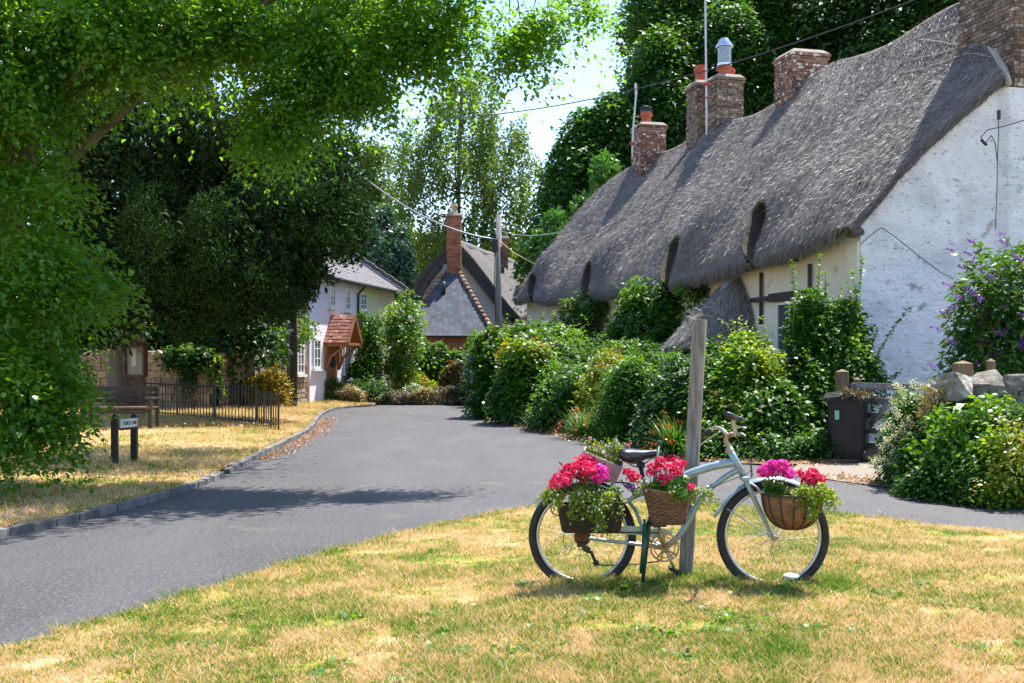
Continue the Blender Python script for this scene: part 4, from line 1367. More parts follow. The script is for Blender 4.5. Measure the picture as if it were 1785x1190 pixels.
for v in me.vertices: v.co = Vector((v.co.x * (PL_ - .05) / wd, v.co.y * 1.35, v.co.z))
me.transform(Matrix((( u.x, 0, n_.x, 0), (u.y, 0, n_.y, 0), (0, 1, 0, 0), (0, 0, 0, 1))))
link('lettering', me, pl, cc + n_ * 0.0095)
q = MB(); q.box(cc - UP * 0.075 - n_ * 0.01, (PL_, 0.03, 0.03), (u, n_, UP)); q.build('rail', BLACKP, sign)

# noticeboard
D_ = 27.2; b0 = PX(234, 740, D_); z0 = vz(b0.x, D_)
nb = thing('noticeboard', 'maroon glazed parish noticeboard with a paper pinned inside on two posts', 'noticeboard', (b0.x, D_, z0 - 0.05))
u = Vector((0.93, -0.37, 0)).normalized(); n_ = Vector((u.y, -u.x, 0))
for px in (219, 248):
    c = PX(px, 600, D_); q = MB(); q.box((c.x, D_ + 0.03, (z0 + c.z) / 2 - 0.05), (0.085, 0.085, c.z - z0 + 0.1)); q.build('post', MAROON, nb)
c = PX(236, 628, D_ - 0.12)
q = MB(); W_, H_ = 0.62, 0.78
for sx in (-1, 1): q.box(c + u * sx * (W_ / 2 - 0.03), (0.06, 0.14, H_), (u, n_, UP))
for sz in (-1, 1): q.box(c + UP * sz * (H_ / 2 - 0.03) + n_ * 0.002, (W_ - 0.12, 0.136, 0.06), (u, n_, UP))
q.box(c - n_ * 0.06, (W_ - 0.1, 0.02, H_ - 0.1), (u, n_, UP)); q.box(c + UP * (H_ / 2 + 0.02), (W_ + 0.12, 0.24, 0.04), (u, n_, UP))
q.build('case', MAROON, nb, bevel=0.004)
q = MB(); q.box(c - n_ * 0.045, (W_ - 0.12, 0.008, H_ - 0.12), (u, n_, UP)); q.build('backing', plain('grey green felt', (0.26, 0.31, 0.29), v=0.1), nb)
q = MB(); q.box(c - n_ * 0.038 - u * 0.08 + UP * 0.08, (0.13, 0.004, 0.42), (u, n_, UP)); q.build('notice', WPAINT, nb)
q = MB(); q.add([c + n_ * 0.04 + u * sx * (W_ / 2 - .06) + UP * sz * (H_ / 2 - .06) for sx, sz in ((-1, -1), (1, -1), (1, 1), (-1, 1))], [(0, 1, 2, 3)])
m, nt, b = newmat('clear glazing'); b.inputs['Base Color'].default_value = (1, 1, 1, 1); b.inputs['Roughness'].default_value = 0.05
tb = nt.nodes.new('ShaderNodeBsdfTransparent'); gb = nt.nodes.new('ShaderNodeBsdfGlossy'); gb.inputs['Roughness'].default_value = 0.05
fr = nt.nodes.new('ShaderNodeFresnel'); ms = nt.nodes.new('ShaderNodeMixShader')
nt.links.new(fr.outputs[0], ms.inputs[0]); nt.links.new(tb.outputs[0], ms.inputs[1]); nt.links.new(gb.outputs[0], ms.inputs[2]); nt.links.new(ms.outputs[0], nt.nodes['Material Output'].inputs[0])
CLEAR = m
q.build('glazing', CLEAR, nb)

# bench half hidden behind the sign
D_ = 23.0; b0 = PX(210, 740, D_); z0 = vz(b0.x, D_)
bench = thing('park_bench', 'dark wooden bench half hidden behind the street name sign', 'bench', (b0.x, D_, z0))
bw = 1.35
def bx_(c, d, nm, mt=DARKW): q = MB(); q.box(Vector((b0.x, D_, z0)) + Vector(c), d); return q.build(nm, mt, bench, bevel=0.004)
for sx in (-1, 1):
    bx_((sx * bw / 2, -0.25, 0.3), (0.07, 0.07, 0.6), 'leg'); bx_((sx * bw / 2, 0.22, 0.42), (0.07, 0.07, 0.84), 'leg'); bx_((sx * bw / 2, -0.02, 0.62), (0.09, 0.6, 0.04), 'armrest')
for k in range(4): bx_((0, -0.24 + 0.14 * k, 0.44), (bw + 0.05, 0.11, 0.03), 'seat_slat', plain('brown slat', (0.15, 0.10, 0.075)))
for k in range(3): bx_((0, 0.20, 0.56 + 0.12 * k), (bw, 0.03, 0.07 + 0.03 * (k == 2)), 'back_slat')
bx_((0, -0.25, 0.36), (bw, 0.03, 0.07), 'front_rail')

# black railings with a corner
def railing(name, label, a, b, za, zb_, n, r=0.011):
    a = Vector(a); b = Vector(b)
    t = thing(name, label, 'railing', ((a + b).x / 2, (a + b).y / 2, 0.1))
    q = MB(); q.lathe((0, 0, 0), [(r, -0.5), (r, 0.5)], 6); bar = q.mesh('bar', BLACKP)
    for i in range(n):
        f = i / (n - 1); p = a.lerp(b, f); z1 = za * (1 - f) + zb_ * f; z0 = vz(p.x, p.y) - 0.1
        z1 += random.uniform(-.004, .03)
        o = link('bar', bar, t, (p.x, p.y, (z0 + z1) / 2)); o.scale = (1, 1, z1 - z0); o.rotation_euler = (random.uniform(-.01, .01), random.uniform(-.015, .015), 0)
    for dz in (-0.09, None):
        q = MB()
        pts = []
        for f in np.linspace(0, 1, 12):
            p = a.lerp(b, f); z1 = za * (1 - f) + zb_ * f
            pts.append((p.x, p.y, z1 + dz if dz else vz(p.x, p.y) + 0.12))
        q.tube(pts, 0.014, 4); q.build('rail', BLACKP, t)
    for f in (0.0, 0.33, 0.66, 1.0):
        p = a.lerp(b, f); z1 = za * (1 - f) + zb_ * f + 0.04
        q = MB(); q.box((p.x, p.y + 0.02, z1 / 2 + 0.05), (0.035, 0.035, z1 - 0.1)); q.build('post', BLACKP, t)
    return t


fa, fb, fc = (PX(250, 0, 28.3).x, 28.3), (PX(446, 0, 24.7).x, 24.7), (PX(485, 0, 23.6).x, 23.6)
railing('iron_railing', 'long run of plain black iron railings in front of the old garden wall', (*fa, 0), (*fb, 0), CH - 31 * 28.3 / F, CH - 41 * 24.7 / F, 38)
railing('iron_railing', 'short close barred return of black railings nearest the kerb', (fb[0] + .03, fb[1] - .03, 0), (*fc, 0), CH - 52 * 24.6 / F, CH - 56 * 23.6 / F, 10)

# garden wall of squared stone blocks with rounded coping
def stone_variants(sx, sy, sz, mat, n=5, jit=0.012, sub=1, name='stone'):
    out = []
    for v in range(n):
        q = MB(); N_ = 2 + sub
        # box with softened, uneven faces: 6 grids collapsed into a bevelled box
        x, y, z = sx / 2, sy / 2, sz / 2; bv = min(x, y, z) * 0.22
        vs = []
        for (i, j, k) in [(a, b, c) for a in (-1, 1) for b in (-1, 1) for c in (-1, 1)]:
            vs += [(i * (x - bv), j * (y), k * (z - bv)), (i * x, j * (y - bv), k * (z - bv)), (i * (x - bv), j * (y - bv), k * z)]
        import itertools
        bmh = bpy.data.meshes.new('h'); bmh.from_pydata(vs, [], [])
        import bmesh
        bm = bmesh.new(); bm.from_mesh(bmh); bmesh.ops.convex_hull(bm, input=bm.verts)
        me = bpy.data.meshes.new(name)
        for w in bm.verts: w.co += Vector((random.uniform(-1, 1), random.uniform(-1, 1), random.uniform(-1, 1))) * jit
        bm.to_mesh(me); bm.free(); bpy.data.meshes.remove(bmh)
        me.materials.append(mat); out.append(me)
    return out


def stone_wall(label, a, b, topf, th, mat, course=0.21, slen=0.42, lim=290, cope=True):
    a = Vector((*a, 0)); b = Vector((*b, 0)); Lw = (b - a).length; u = (b - a).normalized(); n_ = Vector((u.y, -u.x, 0))
    t = thing('stone_wall', label, 'wall', (a + b) / 2)
    q = MB()
    N_ = 40
    for sgn in (-1, 1):
        q.grid([[a + u * (Lw * i / N_) + n_ * sgn * (th / 2 - 0.03) + UP * (0.0 if j == 0 else topf(i / N_) - 0.03) for j in (0, 1)] for i in range(N_ + 1)])
    q.grid([[a + u * (Lw * i / N_) + n_ * s * (th / 2 - 0.03) + UP * (topf(i / N_) - 0.03) for s in (-1, 1)] for i in range(N_ + 1)])
    q.build('core', MORTAR, t)
    va = stone_variants(slen - 0.02, 0.12, course - 0.018, mat)
    va2 = stone_variants(slen * 0.6 - 0.02, 0.12, course - 0.018, mat)
    ang = math.atan2(u.y, u.x); k = 0; r = 0
    while r * course < 3 and k < lim:
        x = random.uniform(-0.2, 0)
        while x < Lw and k < lim:
            short = random.random() < 0.35; l = slen * (0.6 if short else 1)
            xc = x + l / 2
            if 0 < xc < Lw and (r + 1) * course < topf(xc / Lw) + 0.03:
                o = link('stone', random.choice(va2 if short else va), t, a + u * xc + n_ * (th / 2 - 0.03 + random.uniform(-.01, .012)) + UP * ((r + 0.5) * course))
                o.rotation_euler = (0, 0, ang + random.uniform(-.01, .01)); k += 1
            x += l
        r += 1
    if cope:
        m_ = int(Lw / 0.5)
        vc = stone_variants(0.48, th + 0.06, 0.15, mat)
        for i in range(m_):
            f = (i + 0.5) / m_; sl = (topf(min(1, f + 0.02)) - topf(max(0, f - 0.02))) / (0.04 * Lw)
            o = link('coping_stone', random.choice(vc), t, a + u * (Lw * f) + UP * (topf(f) + 0.05))
            o.rotation_euler = (0, -math.atan(max(-1.2, min(1.2, sl))), ang)
    return t


def topA(f):
    px = 150 + 220 * f
    y_ = np.interp(px, [150, 165, 180, 235, 262, 285, 300, 312, 345, 352, 370], [630, 622, 617, 618, 619, 621, 632, 645, 640, 628, 625])
    return CH - (y_ - HY) * 31 / F
x0, x1 = PX(140, 0, 31.2).x, PX(368, 0, 31).x
stone_wall('old squared stone garden wall with dipping rounded coping behind the railings', (x0, 31.2), (x1, 31.0), topA, 0.34, STONE)
stone_wall('pale sunlit end of the old garden wall beyond the small tree', (x1 + 0.05, 31.3), (PX(432, 0, 38.5).x, 38.5), lambda f: CH + 0.12 + 0.1 * f, 0.34, STONE, 0.16, 0.32)

# tall dark post with cable cover near the house
pole2 = thing('service_pole', 'tall black pole with blue grey conduits beside the small name sign', 'pole', PX(509, 702, 33.5))
c = PX(509, 702, 33.5); zz0 = vz(c.x, c.y) - 0.1
q = MB(); q.tube([(c.x + 0.03, 33.5, zz0), (c.x + 0.02, 33.5, 5.6)], [0.125, 0.115], 12); q.build('shaft', plain('tarred pole', (0.035, 0.028, 0.025), 0.7), pole2, smooth=True)
for dx in (-0.10, -0.05): 
    q = MB(); q.tube([(c.x + dx, 33.38, zz0), (c.x + dx, 33.39, 4.9)], 0.028, 8); q.build('conduit', plain('blue grey conduit', (0.10, 0.13, 0.17), 0.4), pole2, smooth=True)
q = MB(); q.lathe((c.x + .02, 33.5, zz0 + 0.28), [(0.16, 0), (0.16, 0.03)], 12); q.build('strap', plain('blue strap', (0.1, 0.3, 0.4)), pole2)
c = PX(533, 700, 38.0); zz0 = vz(c.x, 38.0) - 0.05
s2 = thing('name_sign', 'small white plate sign between two black posts near the white house porch', 'sign', (c.x, 38.0, zz0))
for dx in (-0.14, 0.15):
    q = MB(); q.box((c.x + dx, 38.0, zz0 + 0.44), (0.075, 0.075, 0.88)); q.build('post', BLACKP, s2, bevel=0.006)
q = MB(); q.box((c.x, 37.95, zz0 + 0.62), (0.24, 0.02, 0.34)); q.build('plate', WPAINT, s2, bevel=0.003)

# ================================================================== WHITE HOUSE (left, nearly edge on)
def FX(D, s=0.0):      # facade line
    return Vector((-6.04 + 0.186 * (D - 40), D, 0)) + HN * s


hd = Vector((0.186, 1, 0)).normalized(); HN = Vector((hd.y, -hd.x, 0))      # along the facade away from camera; outward to the lane
house = thing('white_house', 'white rendered two storey house with lilac shade in its wall colour, slate roof and orange timber porch', 'house', FX(40))


def dpx(px, s=0.0):
    k = (px - CX) / F; b0 = FX(0, s)
    return b0.x / (k - 0.186) if abs(HN.x * s) < 1e-9 else (b0.x - 0.186 * b0.y) / (k - 0.186)


EZ = 4.32


def facade(D0, D1, z0, z1, s, mat, name, th=0.3):
    q = MB(); a = FX(D0, s); b = FX(D1, s)
    q.prism([a + UP * z0, b + UP * z0, b + UP * z1, a + UP * z1], -HN * th)
    return q.build(name, mat, house)


facade(37.2, 42.0, 0, EZ, 0, LILACSHADE, 'wall')
facade(42.0, 47.0, 0, EZ - 0.02, -0.12, CREAM2, 'wing_wall')
w = facade(33.0, 37.2, 0, EZ, -0.05, MORTAR, 'stone_wall_face')
for r in range(24):
    D_ = 35.2 + random.uniform(-.2, 0)
    while D_ < 37.15:
        l = random.uniform(0.2, 0.42); 
        if D_ + l < 37.15:
            brickq = D_ > 36.7
            q = MB(); q.box(FX(D_ + l / 2, -0.05) + UP * (0.1 + r * 0.16), (l - 0.03, 0.06 + random.uniform(0, .03), 0.13), (hd, HN, UP))
            q.build('stone', BRICKR if brickq else STONE, w)
        D_ += l


def hwin(px0, px1, py0, py1, s=0.0, arch=False, sillc=WPAINT, wallp=house):
    D0, D1 = dpx(px0, s), dpx(px1, s); Dm = (D0 + D1) / 2
    z1 = CH - (py0 - HY) * Dm / F; z0 = CH - (py1 - HY) * Dm / F
    a, b = FX(D0, s), FX(D1, s); wd = (b - a).length; c = (a + b) / 2 + UP * ((z0 + z1) / 2) + HN * 0.03
    q = MB(); H_ = z1 - z0
    for sx in (-1, 1): q.box(c + hd * sx * (wd / 2 - 0.035), (0.07, 0.06, H_), (hd, HN, UP))
    for sz in (-1, 1): q.box(c + UP * sz * (H_ / 2 - 0.035), (wd - 0.14, 0.056, 0.07), (hd, HN, UP))
    q.box(c, (0.05, 0.05, H_ - 0.14), (hd, HN, UP))
    for k in (-1, 1): q.box(c + UP * k * H_ / 6, (wd - 0.14, 0.045, 0.025), (hd, HN, UP))
    if arch:
        q.prism([c + hd * (math.cos(t) * wd / 2) + UP * (H_ / 2 + 0.002 + math.sin(t) * 0.22) for t in np.linspace(0, math.pi, 9)], -HN * 0.03)
    w_ = q.build('window', WPAINT, house)
    q = MB(); q.box(c - HN * 0.01, (wd - 0.12, 0.02, H_ - 0.12), (hd, HN, UP)); q.build('pane', GLASS, w_)
    q = MB(); q.box(c - UP * (H_ / 2 + 0.05) + HN * 0.03, (wd + 0.2, 0.12, 0.07), (hd, HN, UP)); q.build('sill', sillc, w_)


hwin(573, 583, 500, 535); hwin(600, 609, 503, 541); hwin(626, 637, 510, 541, -0.12)
hwin(545, 557, 590, 642, 0, True); hwin(599, 609, 600, 650); hwin(516, 528, 600, 652, -0.04)
# slate roof
r0 = FX(33, 0.28) + UP * (EZ - 0.03); r1 = FX(47.3, 0.28) + UP * (EZ - 0.03)
q0 = FX(33, -3.3) + UP * (EZ + 2.35); q1 = FX(47.3, -3.3) + UP * (EZ + 2.35)
q = MB(); nr = (r1 - r0).cross(q0 - r0).normalized(); nr = nr if nr.z > 0 else -nr
q.prism([r0, r1, q1, q0], nr * -0.06)
bk0, bk1 = FX(33, -7) + UP * EZ, FX(47.3, -7) + UP * EZ
q.prism([q0, q1, bk1, bk0], UP * -0.06)
q.build('roof', SLATE2, house)
q = MB(); sl = (q0 - r0); rl = sl.length; sd = sl.normalized()
for r in range(18):
    x = random.uniform(-.3, 0); 
    while x < (r1 - r0).length - 0.05:
        l = 0.34
        c = r0 + hd * (x + l / 2) + sd * (r * 0.215 + 0.14) + nr * (0.018 + random.uniform(0, .008))
        q.box(c, (l - 0.012, 0.27, 0.012), (hd, (sd + nr * -0.05).normalized(), nr)); x += l
q.build('slates', SLATE2, house, kind='stuff')
# gable verge parapet stepping up with lead side
q = MB()
for i in range(17):
    f = (i + 0.5) / 17; c = r1.lerp(q1, f) + hd * 0.1 + nr * 0.14
    q.box(c, (0.16, rl / 17 * 1.05, 0.24 + 0.05 * (i % 2)), (hd, sd, nr))
q.build('verge_parapet', plain('dark brick verge', (0.10, 0.075, 0.07)), house)
q = MB()
for i in range(17):
    f = (i + 0.5) / 17; c = r1.lerp(q1, f) + hd * -0.03 + nr * 0.05
    q.box(c, (0.10, rl / 17 * 0.98, 0.10 + 0.05 * (i % 2)), (hd, sd, nr))
q.build('lead_flashing', LEAD, house)
for D_ in (47.15, 33.1):
    q = MB(); q.add([FX(D_, -0.12), FX(D_, -7), FX(D_, -7) + UP * EZ, FX(D_, -3.3) + UP * (EZ + 2.2), FX(D_, -.12) + UP * EZ], [(0, 1, 2, 3, 4)]); q.build('gable_wall', CREAM2, house)
q = MB(); q.tube([FX(33, 0.33) + UP * (EZ - 0.02), FX(47.2, 0.33) + UP * (EZ - 0.02)], 0.06, 8)
q.tube([FX(41.9, 0.33) + UP * (EZ - 0.1), FX(41.95, 0.06) + UP * (EZ - 0.35), FX(41.95, 0.06)], 0.04, 8); q.build('gutter', BLACKP, house, smooth=True)
# porch: tiled canopy on timber brackets
Dp = dpx(585, 0.5); pz = CH - (598 - HY) * Dp / F
pcx = FX(dpx(590, 0.25), 0)
q = MB(); PWd = 0.75; PD = 0.85; rise = 0.95
apex0 = pcx + UP * (pz + rise) ; 
tiles = []
for sgn in (-1, 1):
    ea = pcx + hd * sgn * PWd + UP * pz
    nn2 = ((ea - apex0).cross(HN)).normalized(); nn2 = nn2 if nn2.z > 0 else -nn2
    q.prism([ea, ea + HN * PD, apex0 + HN * PD, apex0], nn2 * -0.04)
canopy = q.build('porch', OAKO, house)
canopy['label'] = 'orange oak porch canopy with clay tiles'
va = []
for sgn in (-1, 1):
    ea = pcx + hd * sgn * PWd + UP * pz
    dn_ = (ea - apex0); Ln = dn_.length; dn_.normalize(); nn2 = dn_.cross(HN).normalized(); nn2 = nn2 if nn2.z > 0 else -nn2
    tm = []
    for v in range(3):
        qq = MB(); qq.box((0, 0, 0), (0.145, 0.2, 0.014), (HN, (dn_ - nn2 * -0.08).normalized(), nn2)); tm.append(qq.mesh('tile', TILE))
    for r in range(8):
        for k in range(6):
            link('tile', random.choice(tm), canopy, apex0 + dn_ * (0.08 + r * (Ln - 0.1) / 7.6) + HN * (0.07 + k * 0.15 + 0.0 * r) + nn2 * (0.025 + random.uniform(0, .008)))
q = MB()
for sgn in (-1, 1):
    b = pcx + hd * sgn * (PWd - 0.1)
    q.box(b + UP * (pz - 0.05) + HN * PD / 2, (0.09, PD, 0.1), (hd, HN, UP))
    q.box(b + UP * (pz - 0.45) + HN * 0.05, (0.09, 0.09, 0.9), (hd, HN, UP))
    q.tube([b + UP * (pz - 0.85) + HN * 0.08, b + UP * (pz - 0.45) + HN * 0.22, b + UP * (pz - 0.1) + HN * 0.7], 0.045, 6)
    q.box((apex0 + pcx + hd * sgn * PWd + UP * pz) / 2 + HN * (PD + 0.02), ((apex0 - (pcx + hd * sgn * PWd + UP * pz)).length, 0.03, 0.14), ((apex0 - (pcx + hd * sgn * PWd + UP * pz)).normalized(), HN, (apex0 - (pcx + hd * sgn * PWd + UP * pz)).normalized().cross(HN)))
q.box(pcx + UP * (pz - 0.02) + HN * (PD - 0.03), (PWd * 2, 0.08, 0.09), (hd, HN, UP))
q.build('bracket', OAKO, canopy)
q = MB(); q.box(pcx + UP * 1.1 + HN * 0.02, (0.95, 0.06, 2.1), (hd, HN, UP)); dr_ = q.build('door', OAKO, house)
q = MB(); q.box(pcx + UP * 1.55 + HN * 0.055, (0.5, 0.01, 0.5), (hd, HN, UP)); q.build('door_pane', GLASS, dr_)
q = MB(); q.lathe(FX(dpx(591), 0.10) + UP * 2.2, [(0.03, 0), (0.09, 0.05), (0.09, 0.2), (0.02, 0.28)], 8); q.box(FX(dpx(592), 0.03) + UP * 1.7, (0.3, 0.03, 0.5), (hd, HN, UP)); q.build('lantern', BLACKP, house)

# ================================================================== FAR THATCHED COTTAGE WITH SLATE ANNEX
cot2 = thing('thatched_cottage', 'far thatched cottage seen gable end on behind a slate roofed brick annex', 'cottage', PX(800, 0, 52) * 1.0)
cot2.location.z = 0
VD = 50.6
verge = [(799, 424), (822, 450), (845, 480), (866, 508), (886, 532), (905, 552)]
vleft = [(783, 424), (763, 444), (745, 464), (729, 486), (719, 504), (714, 524)]
rd = Vector((2.03, 7.9, 0.0)).normalized()


def far_thatch(side, vp, n_along=50):
    P = []; U = []
    for i in range(-3, n_along):
        t = max(i, 0) / (n_along - 1) * 13.5
        row = []; ur = []
        for j in range(34):
            f = j / 33
            k = f * (len(vp) - 1); a = int(min(k, len(vp) - 2)); fr_ = k - a
            px_ = vp[a][0] * (1 - fr_) + vp[a + 1][0] * fr_; py_ = vp[a][1] * (1 - fr_) + vp[a + 1][1] * fr_
            w = PX(px_, py_, VD)
            w = w + rd * t
            # rounded end of the ridge, hump of a dormer near the eave
            drop = 0.0
            if t > 10: drop = 0.10 * (t - 10) ** 2
            w.z -= drop * (1 - 0.7 * f)
            w.z += 0.10 * math.sin(t * 1.1) * (0.3 + f) + 0.06 * math.sin(t * 2.7 + f * 3)
            if side > 0:
                hump = math.exp(-((t - 7.5) / 1.0) ** 2) * math.exp(-((f - 0.85) / 0.22) ** 2)
                w += Vector((0.55, 0, 0.30)) * hump
            if i < 0:   # front edge turned under
                e_ = -i
                w += rd * (0.10 * e_ * 1.4) + Vector((-0.09 * side * e_, 0, -0.11 * e_)) - rd * 0.0
            row.append(w); ur.append((t + (i if i < 0 else 0) * 0.2, f * 4.5))
        lastp = row[-1]
        row += [lastp + Vector((-0.12 * side, 0, -0.26)), lastp + Vector((-0.55 * side, 0, -0.16))]; ur += [(t, 4.8), (t, 5.3)]
        P.append(row); U.append(ur)
    P = P[:3][::1] + P[3:]
    # order underside rows from innermost to edge
    return np.array([[tuple(p) for p in r] for r in P]), np.array(U)


Pf, Uf = far_thatch(1, verge)
o = link('thatch_roof', grid_np('far_thatch', Pf, THATCH2, uv=Uf, flip=False), cot2)
Pf2, Uf2 = far_thatch(-1, vleft)
link('thatch_roof', grid_np('far_thatch_left', Pf2, THATCH2, uv=Uf2, flip=True), cot2)
# ridge roll
q = MB(); q.tube([PX(791, 424, VD) + rd * t + UP * (-0.05 - (0.10 * (t - 10) ** 2 if t > 10 else 0) + 0.03 * math.sin(t)) for t in np.linspace(0.05, 13.4, 24)], 0.26, 10)
q.build('ridge_roll', plain('thatch ridge', (0.13, 0.12, 0.115)), cot2, smooth=True)
# gable wall, bargeboards
gw = [PX(*p, 51.2) for p in ((791, 436), (860, 523), (893, 562), (893, 640), (727, 640), (727, 530), (741, 505))]
q = MB(); q.prism(gw, rd * 0.3); q.build('gable_wall', CREAM, cot2)
q = MB()
for line in ([(797, 440), (830, 478), (862, 519), (890, 556)], [(784, 440), (762, 462), (742, 488), (728, 514)]):
    pts = [PX(px, py, 50.85) for px, py in line]
    for a, b in zip(pts[:-1], pts[1:]):
        d_ = (b - a).normalized(); q.box((a + b) / 2, ((b - a).length + 0.02, 0.08, 0.34), (d_, Vector((0, 1, 0)), d_.cross(Vector((0, 1, 0)))))
q.build('bargeboard', plain('dark bargeboard', (0.05, 0.05, 0.055)), cot2)
sw = [PX(893, 556, 51.2), PX(893, 640, 51.2)]
q = MB(); q.prism([sw[0], sw[1], sw[1] + rd * 12, sw[0] + rd * 12], Vector((-0.2, 0, 0))); q.build('side_wall', CREAM, cot2)
q = MB(); q.box(PX(905, 575, 52.5), (0.1, 1.2, 0.9), (Vector((1, 0, 0)), rd, UP)); q.build('window', DARKW, cot2)
cc_ = PX(792, 0, 50.3)
stack(cot2, (cc_.x, 50.15), 0.62, 0.55, CH + (HY - 478) * 50.3 / F, CH + (HY - 378) * 50.3 / F, BRICKR, [(0, 0, 0.15, 0.5, 'buff')], n_=Vector((1, 0, 0)), d_=Vector((0, 1, 0)), label='slim red brick chimney with buff pot', left=False)
cc_ = PX(876, 0, 57)
stack(cot2, (cc_.x, 57), 0.55, 0.5, 5.5, CH + (HY - 416) * 57 / F, BRICK, [], n_=Vector((1, 0, 0)), d_=Vector((0, 1, 0)), label='small brown chimney behind the utility pole', left=False)
# annex
ann = thing('brick_annex', 'low red brick annex with hipped blue slate roof and terracotta hip tiles', 'annex', (PX(780, 0, 47.5).x, 47.5, 0))
TLp, TRp = PX(776, 474, 50.0), PX(799, 474, 50.0); BLp, BRp = PX(697, 584, 47.0), PX(862, 584, 47.0)
nf = (BRp - BLp).cross(TLp - BLp).normalized(); nf = -nf if nf.y > 0 else nf
back_l, back_r = Vector((BLp.x, 51.3, BLp.z)), Vector((BRp.x, 51.3, BRp.z))
q = MB(); q.prism([BLp, BRp, TRp, TLp], -nf * 0.05)
q.add([BRp, back_r, TRp, BLp, back_l, TLp], [(0, 1, 2), (3, 5, 4)]); rf = q.build('roof', SLATE, ann)
uu = Vector((1, 0, 0)); sd2 = (TLp - BLp); sd2 -= uu * sd2.x; HL = sd2.length; sd2.normalize()
sm = []
for v in range(4):
    qq = MB(); qq.box((0, 0, 0), (0.245, 0.30, 0.012), (uu, (sd2 - nf * -0.05).normalized(), nf)); sm.append(qq.mesh('slate', SLATE))
rows_n = 17; k = 0
for r in range(rows_n):
    f = (r + 0.5) / rows_n
    xl = BLp.x * (1 - f) + TLp.x * f; xr = BRp.x * (1 - f) + TRp.x * f
    x = xl + 0.10 + (0.125 if r % 2 else 0)
    while x < xr - 0.05 and k < 300:
        c = Vector((x, 0, 0)); base_ = BLp + sd2 * (HL * f); c.y, c.z = base_.y, base_.z
        o = link('slate', random.choice(sm), rf, c + nf * (0.02 + random.uniform(0, .012))); o.rotation_euler = (0, random.uniform(-.01, .01), 0); k += 1; x += 0.252
tm = []
for (a, b) in ((BRp, TRp), (BLp, TLp)):
    d_ = (b - a).normalized(); side_ = d_.cross(nf).normalized()
    for i in range(16):
        c = a.lerp(b, (i + 0.5) / 16)
        qq = MB(); qq.tube([c - d_ * 0.16 + nf * 0.05, c + d_ * 0.15 + nf * 0.015], [0.13, 0.105], 8); qq.build('hip_tile', HIPT, rf)
q = MB(); q.box((TLp + TRp) / 2 + nf * 0.08 + UP * 0.1, (0.75, 0.08, 0.35)); q.build('lead_flashing', LEAD, ann)
q = MB(); a_ = PX(773, 515, 48.9); q.tube([a_, a_ + UP * 0.6], 0.09, 8); q.build('flue_pipe', BLACKP, ann, smooth=True)
q = MB(); q.tube([BLp + Vector((0, -0.06, -0.04)), BRp + Vector((0, -0.06, -0.04))], 0.055, 6); q.build('gutter', BLACKP, ann)
q = MB(); q.prism([Vector((BLp.x + 0.1, 47.25, 0)), Vector((BRp.x - 0.1, 47.25, 0)), Vector((BRp.x - 0.1, 47.25, BRp.z - .03)), Vector((BLp.x + 0.1, 47.25, BLp.z - .03))], Vector((0, 4, 0)))
wl = q.build('wall', MORTAR, ann)
bm = brick_meshes((uu, Vector((0, 1, 0)), UP), BRICKR, (0.225, 0.1, 0.07))
brick_face(wl, Vector((PX(742, 0, 47.25).x, 47.25, 0.55)), uu, Vector((0, -1, 0)), PX(862, 0, 47.25).x - PX(742, 0, 47.25).x - 0.2, 2.0, bm, 300, 0.225, 0.082)

# ================================================================== RIGHT: rubble wall, gate, posts, bin
rw = thing('rubble_wall', 'rough grey rubble stone wall end beside the drive with plants growing round it', 'wall', PX(1700, 860, 13.2))
rw.location.z = 0
RA, RB = Vector((PX(1632, 0, 13.6).x, 13.6, 0)), Vector((PX(1990, 0, 12.6).x, 12.6, 0)); ru = (RB - RA).normalized(); rn = Vector((ru.y, -ru.x, 0))
q = MB(); Lr = (RB - RA).length
q.prism([RA, RB, RB + UP * 1.25, RA + UP * 1.2 + ru * 0.25], -rn * 0.5); q.build('core', MORTAR, rw)
import bmesh
def rock_variants(n, mat):
    out = []
    for v in range(n):
        bm_ = bmesh.new()
        for k in range(26):
            p = Vector((random.uniform(-1, 1), random.uniform(-1, 1), random.uniform(-1, 1)))
            m_ = max(abs(p.x), abs(p.y), abs(p.z)); p = p / m_ * 0.5 * random.uniform(0.82, 1.0)
            p = p.lerp(p.normalized() * 0.5, 0.22); bm_.verts.new(p)
        bmesh.ops.convex_hull(bm_, input=bm_.verts)
        me = bpy.data.meshes.new('stone'); bm_.to_mesh(me); bm_.free(); me.materials.append(mat); out.append(me)
    return out
rv = rock_variants(12, RUBBLE)
z = 0.0; k = 0
while z < 1.3:
    hgt = random.uniform(0.11, 0.2) if z < 1.0 else 0.24
    x = -0.05 + z * 0.2 + random.uniform(-.1, 0)
    while x < Lr:
        l = random.uniform(0.18, 0.42)
        o = link('stone', random.choice(rv), rw, RA + ru * (x + l / 2) + rn * random.uniform(-.06, 0.0) + UP * (z + hgt / 2) - rn * 0.05)
        o.scale = (l * 1.02, random.uniform(0.24, 0.34), hgt * 1.06); o.rotation_euler = (random.uniform(-.1, .1), random.uniform(-.1, .1), math.atan2(ru.y, ru.x) + random.uniform(-.1, .1)); k += 1
        x += l
    for yy in (0.12, 0.38):   # the end face
        o = link('stone', random.choice(rv), rw, RA + ru * (z * 0.2 + 0.0) - rn * yy + UP * (z + hgt / 2)); o.scale = (0.26, 0.3, hgt * 1.05); o.rotation_euler = (0, 0, random.uniform(0, 3)); k += 1
    z += hgt * 0.94
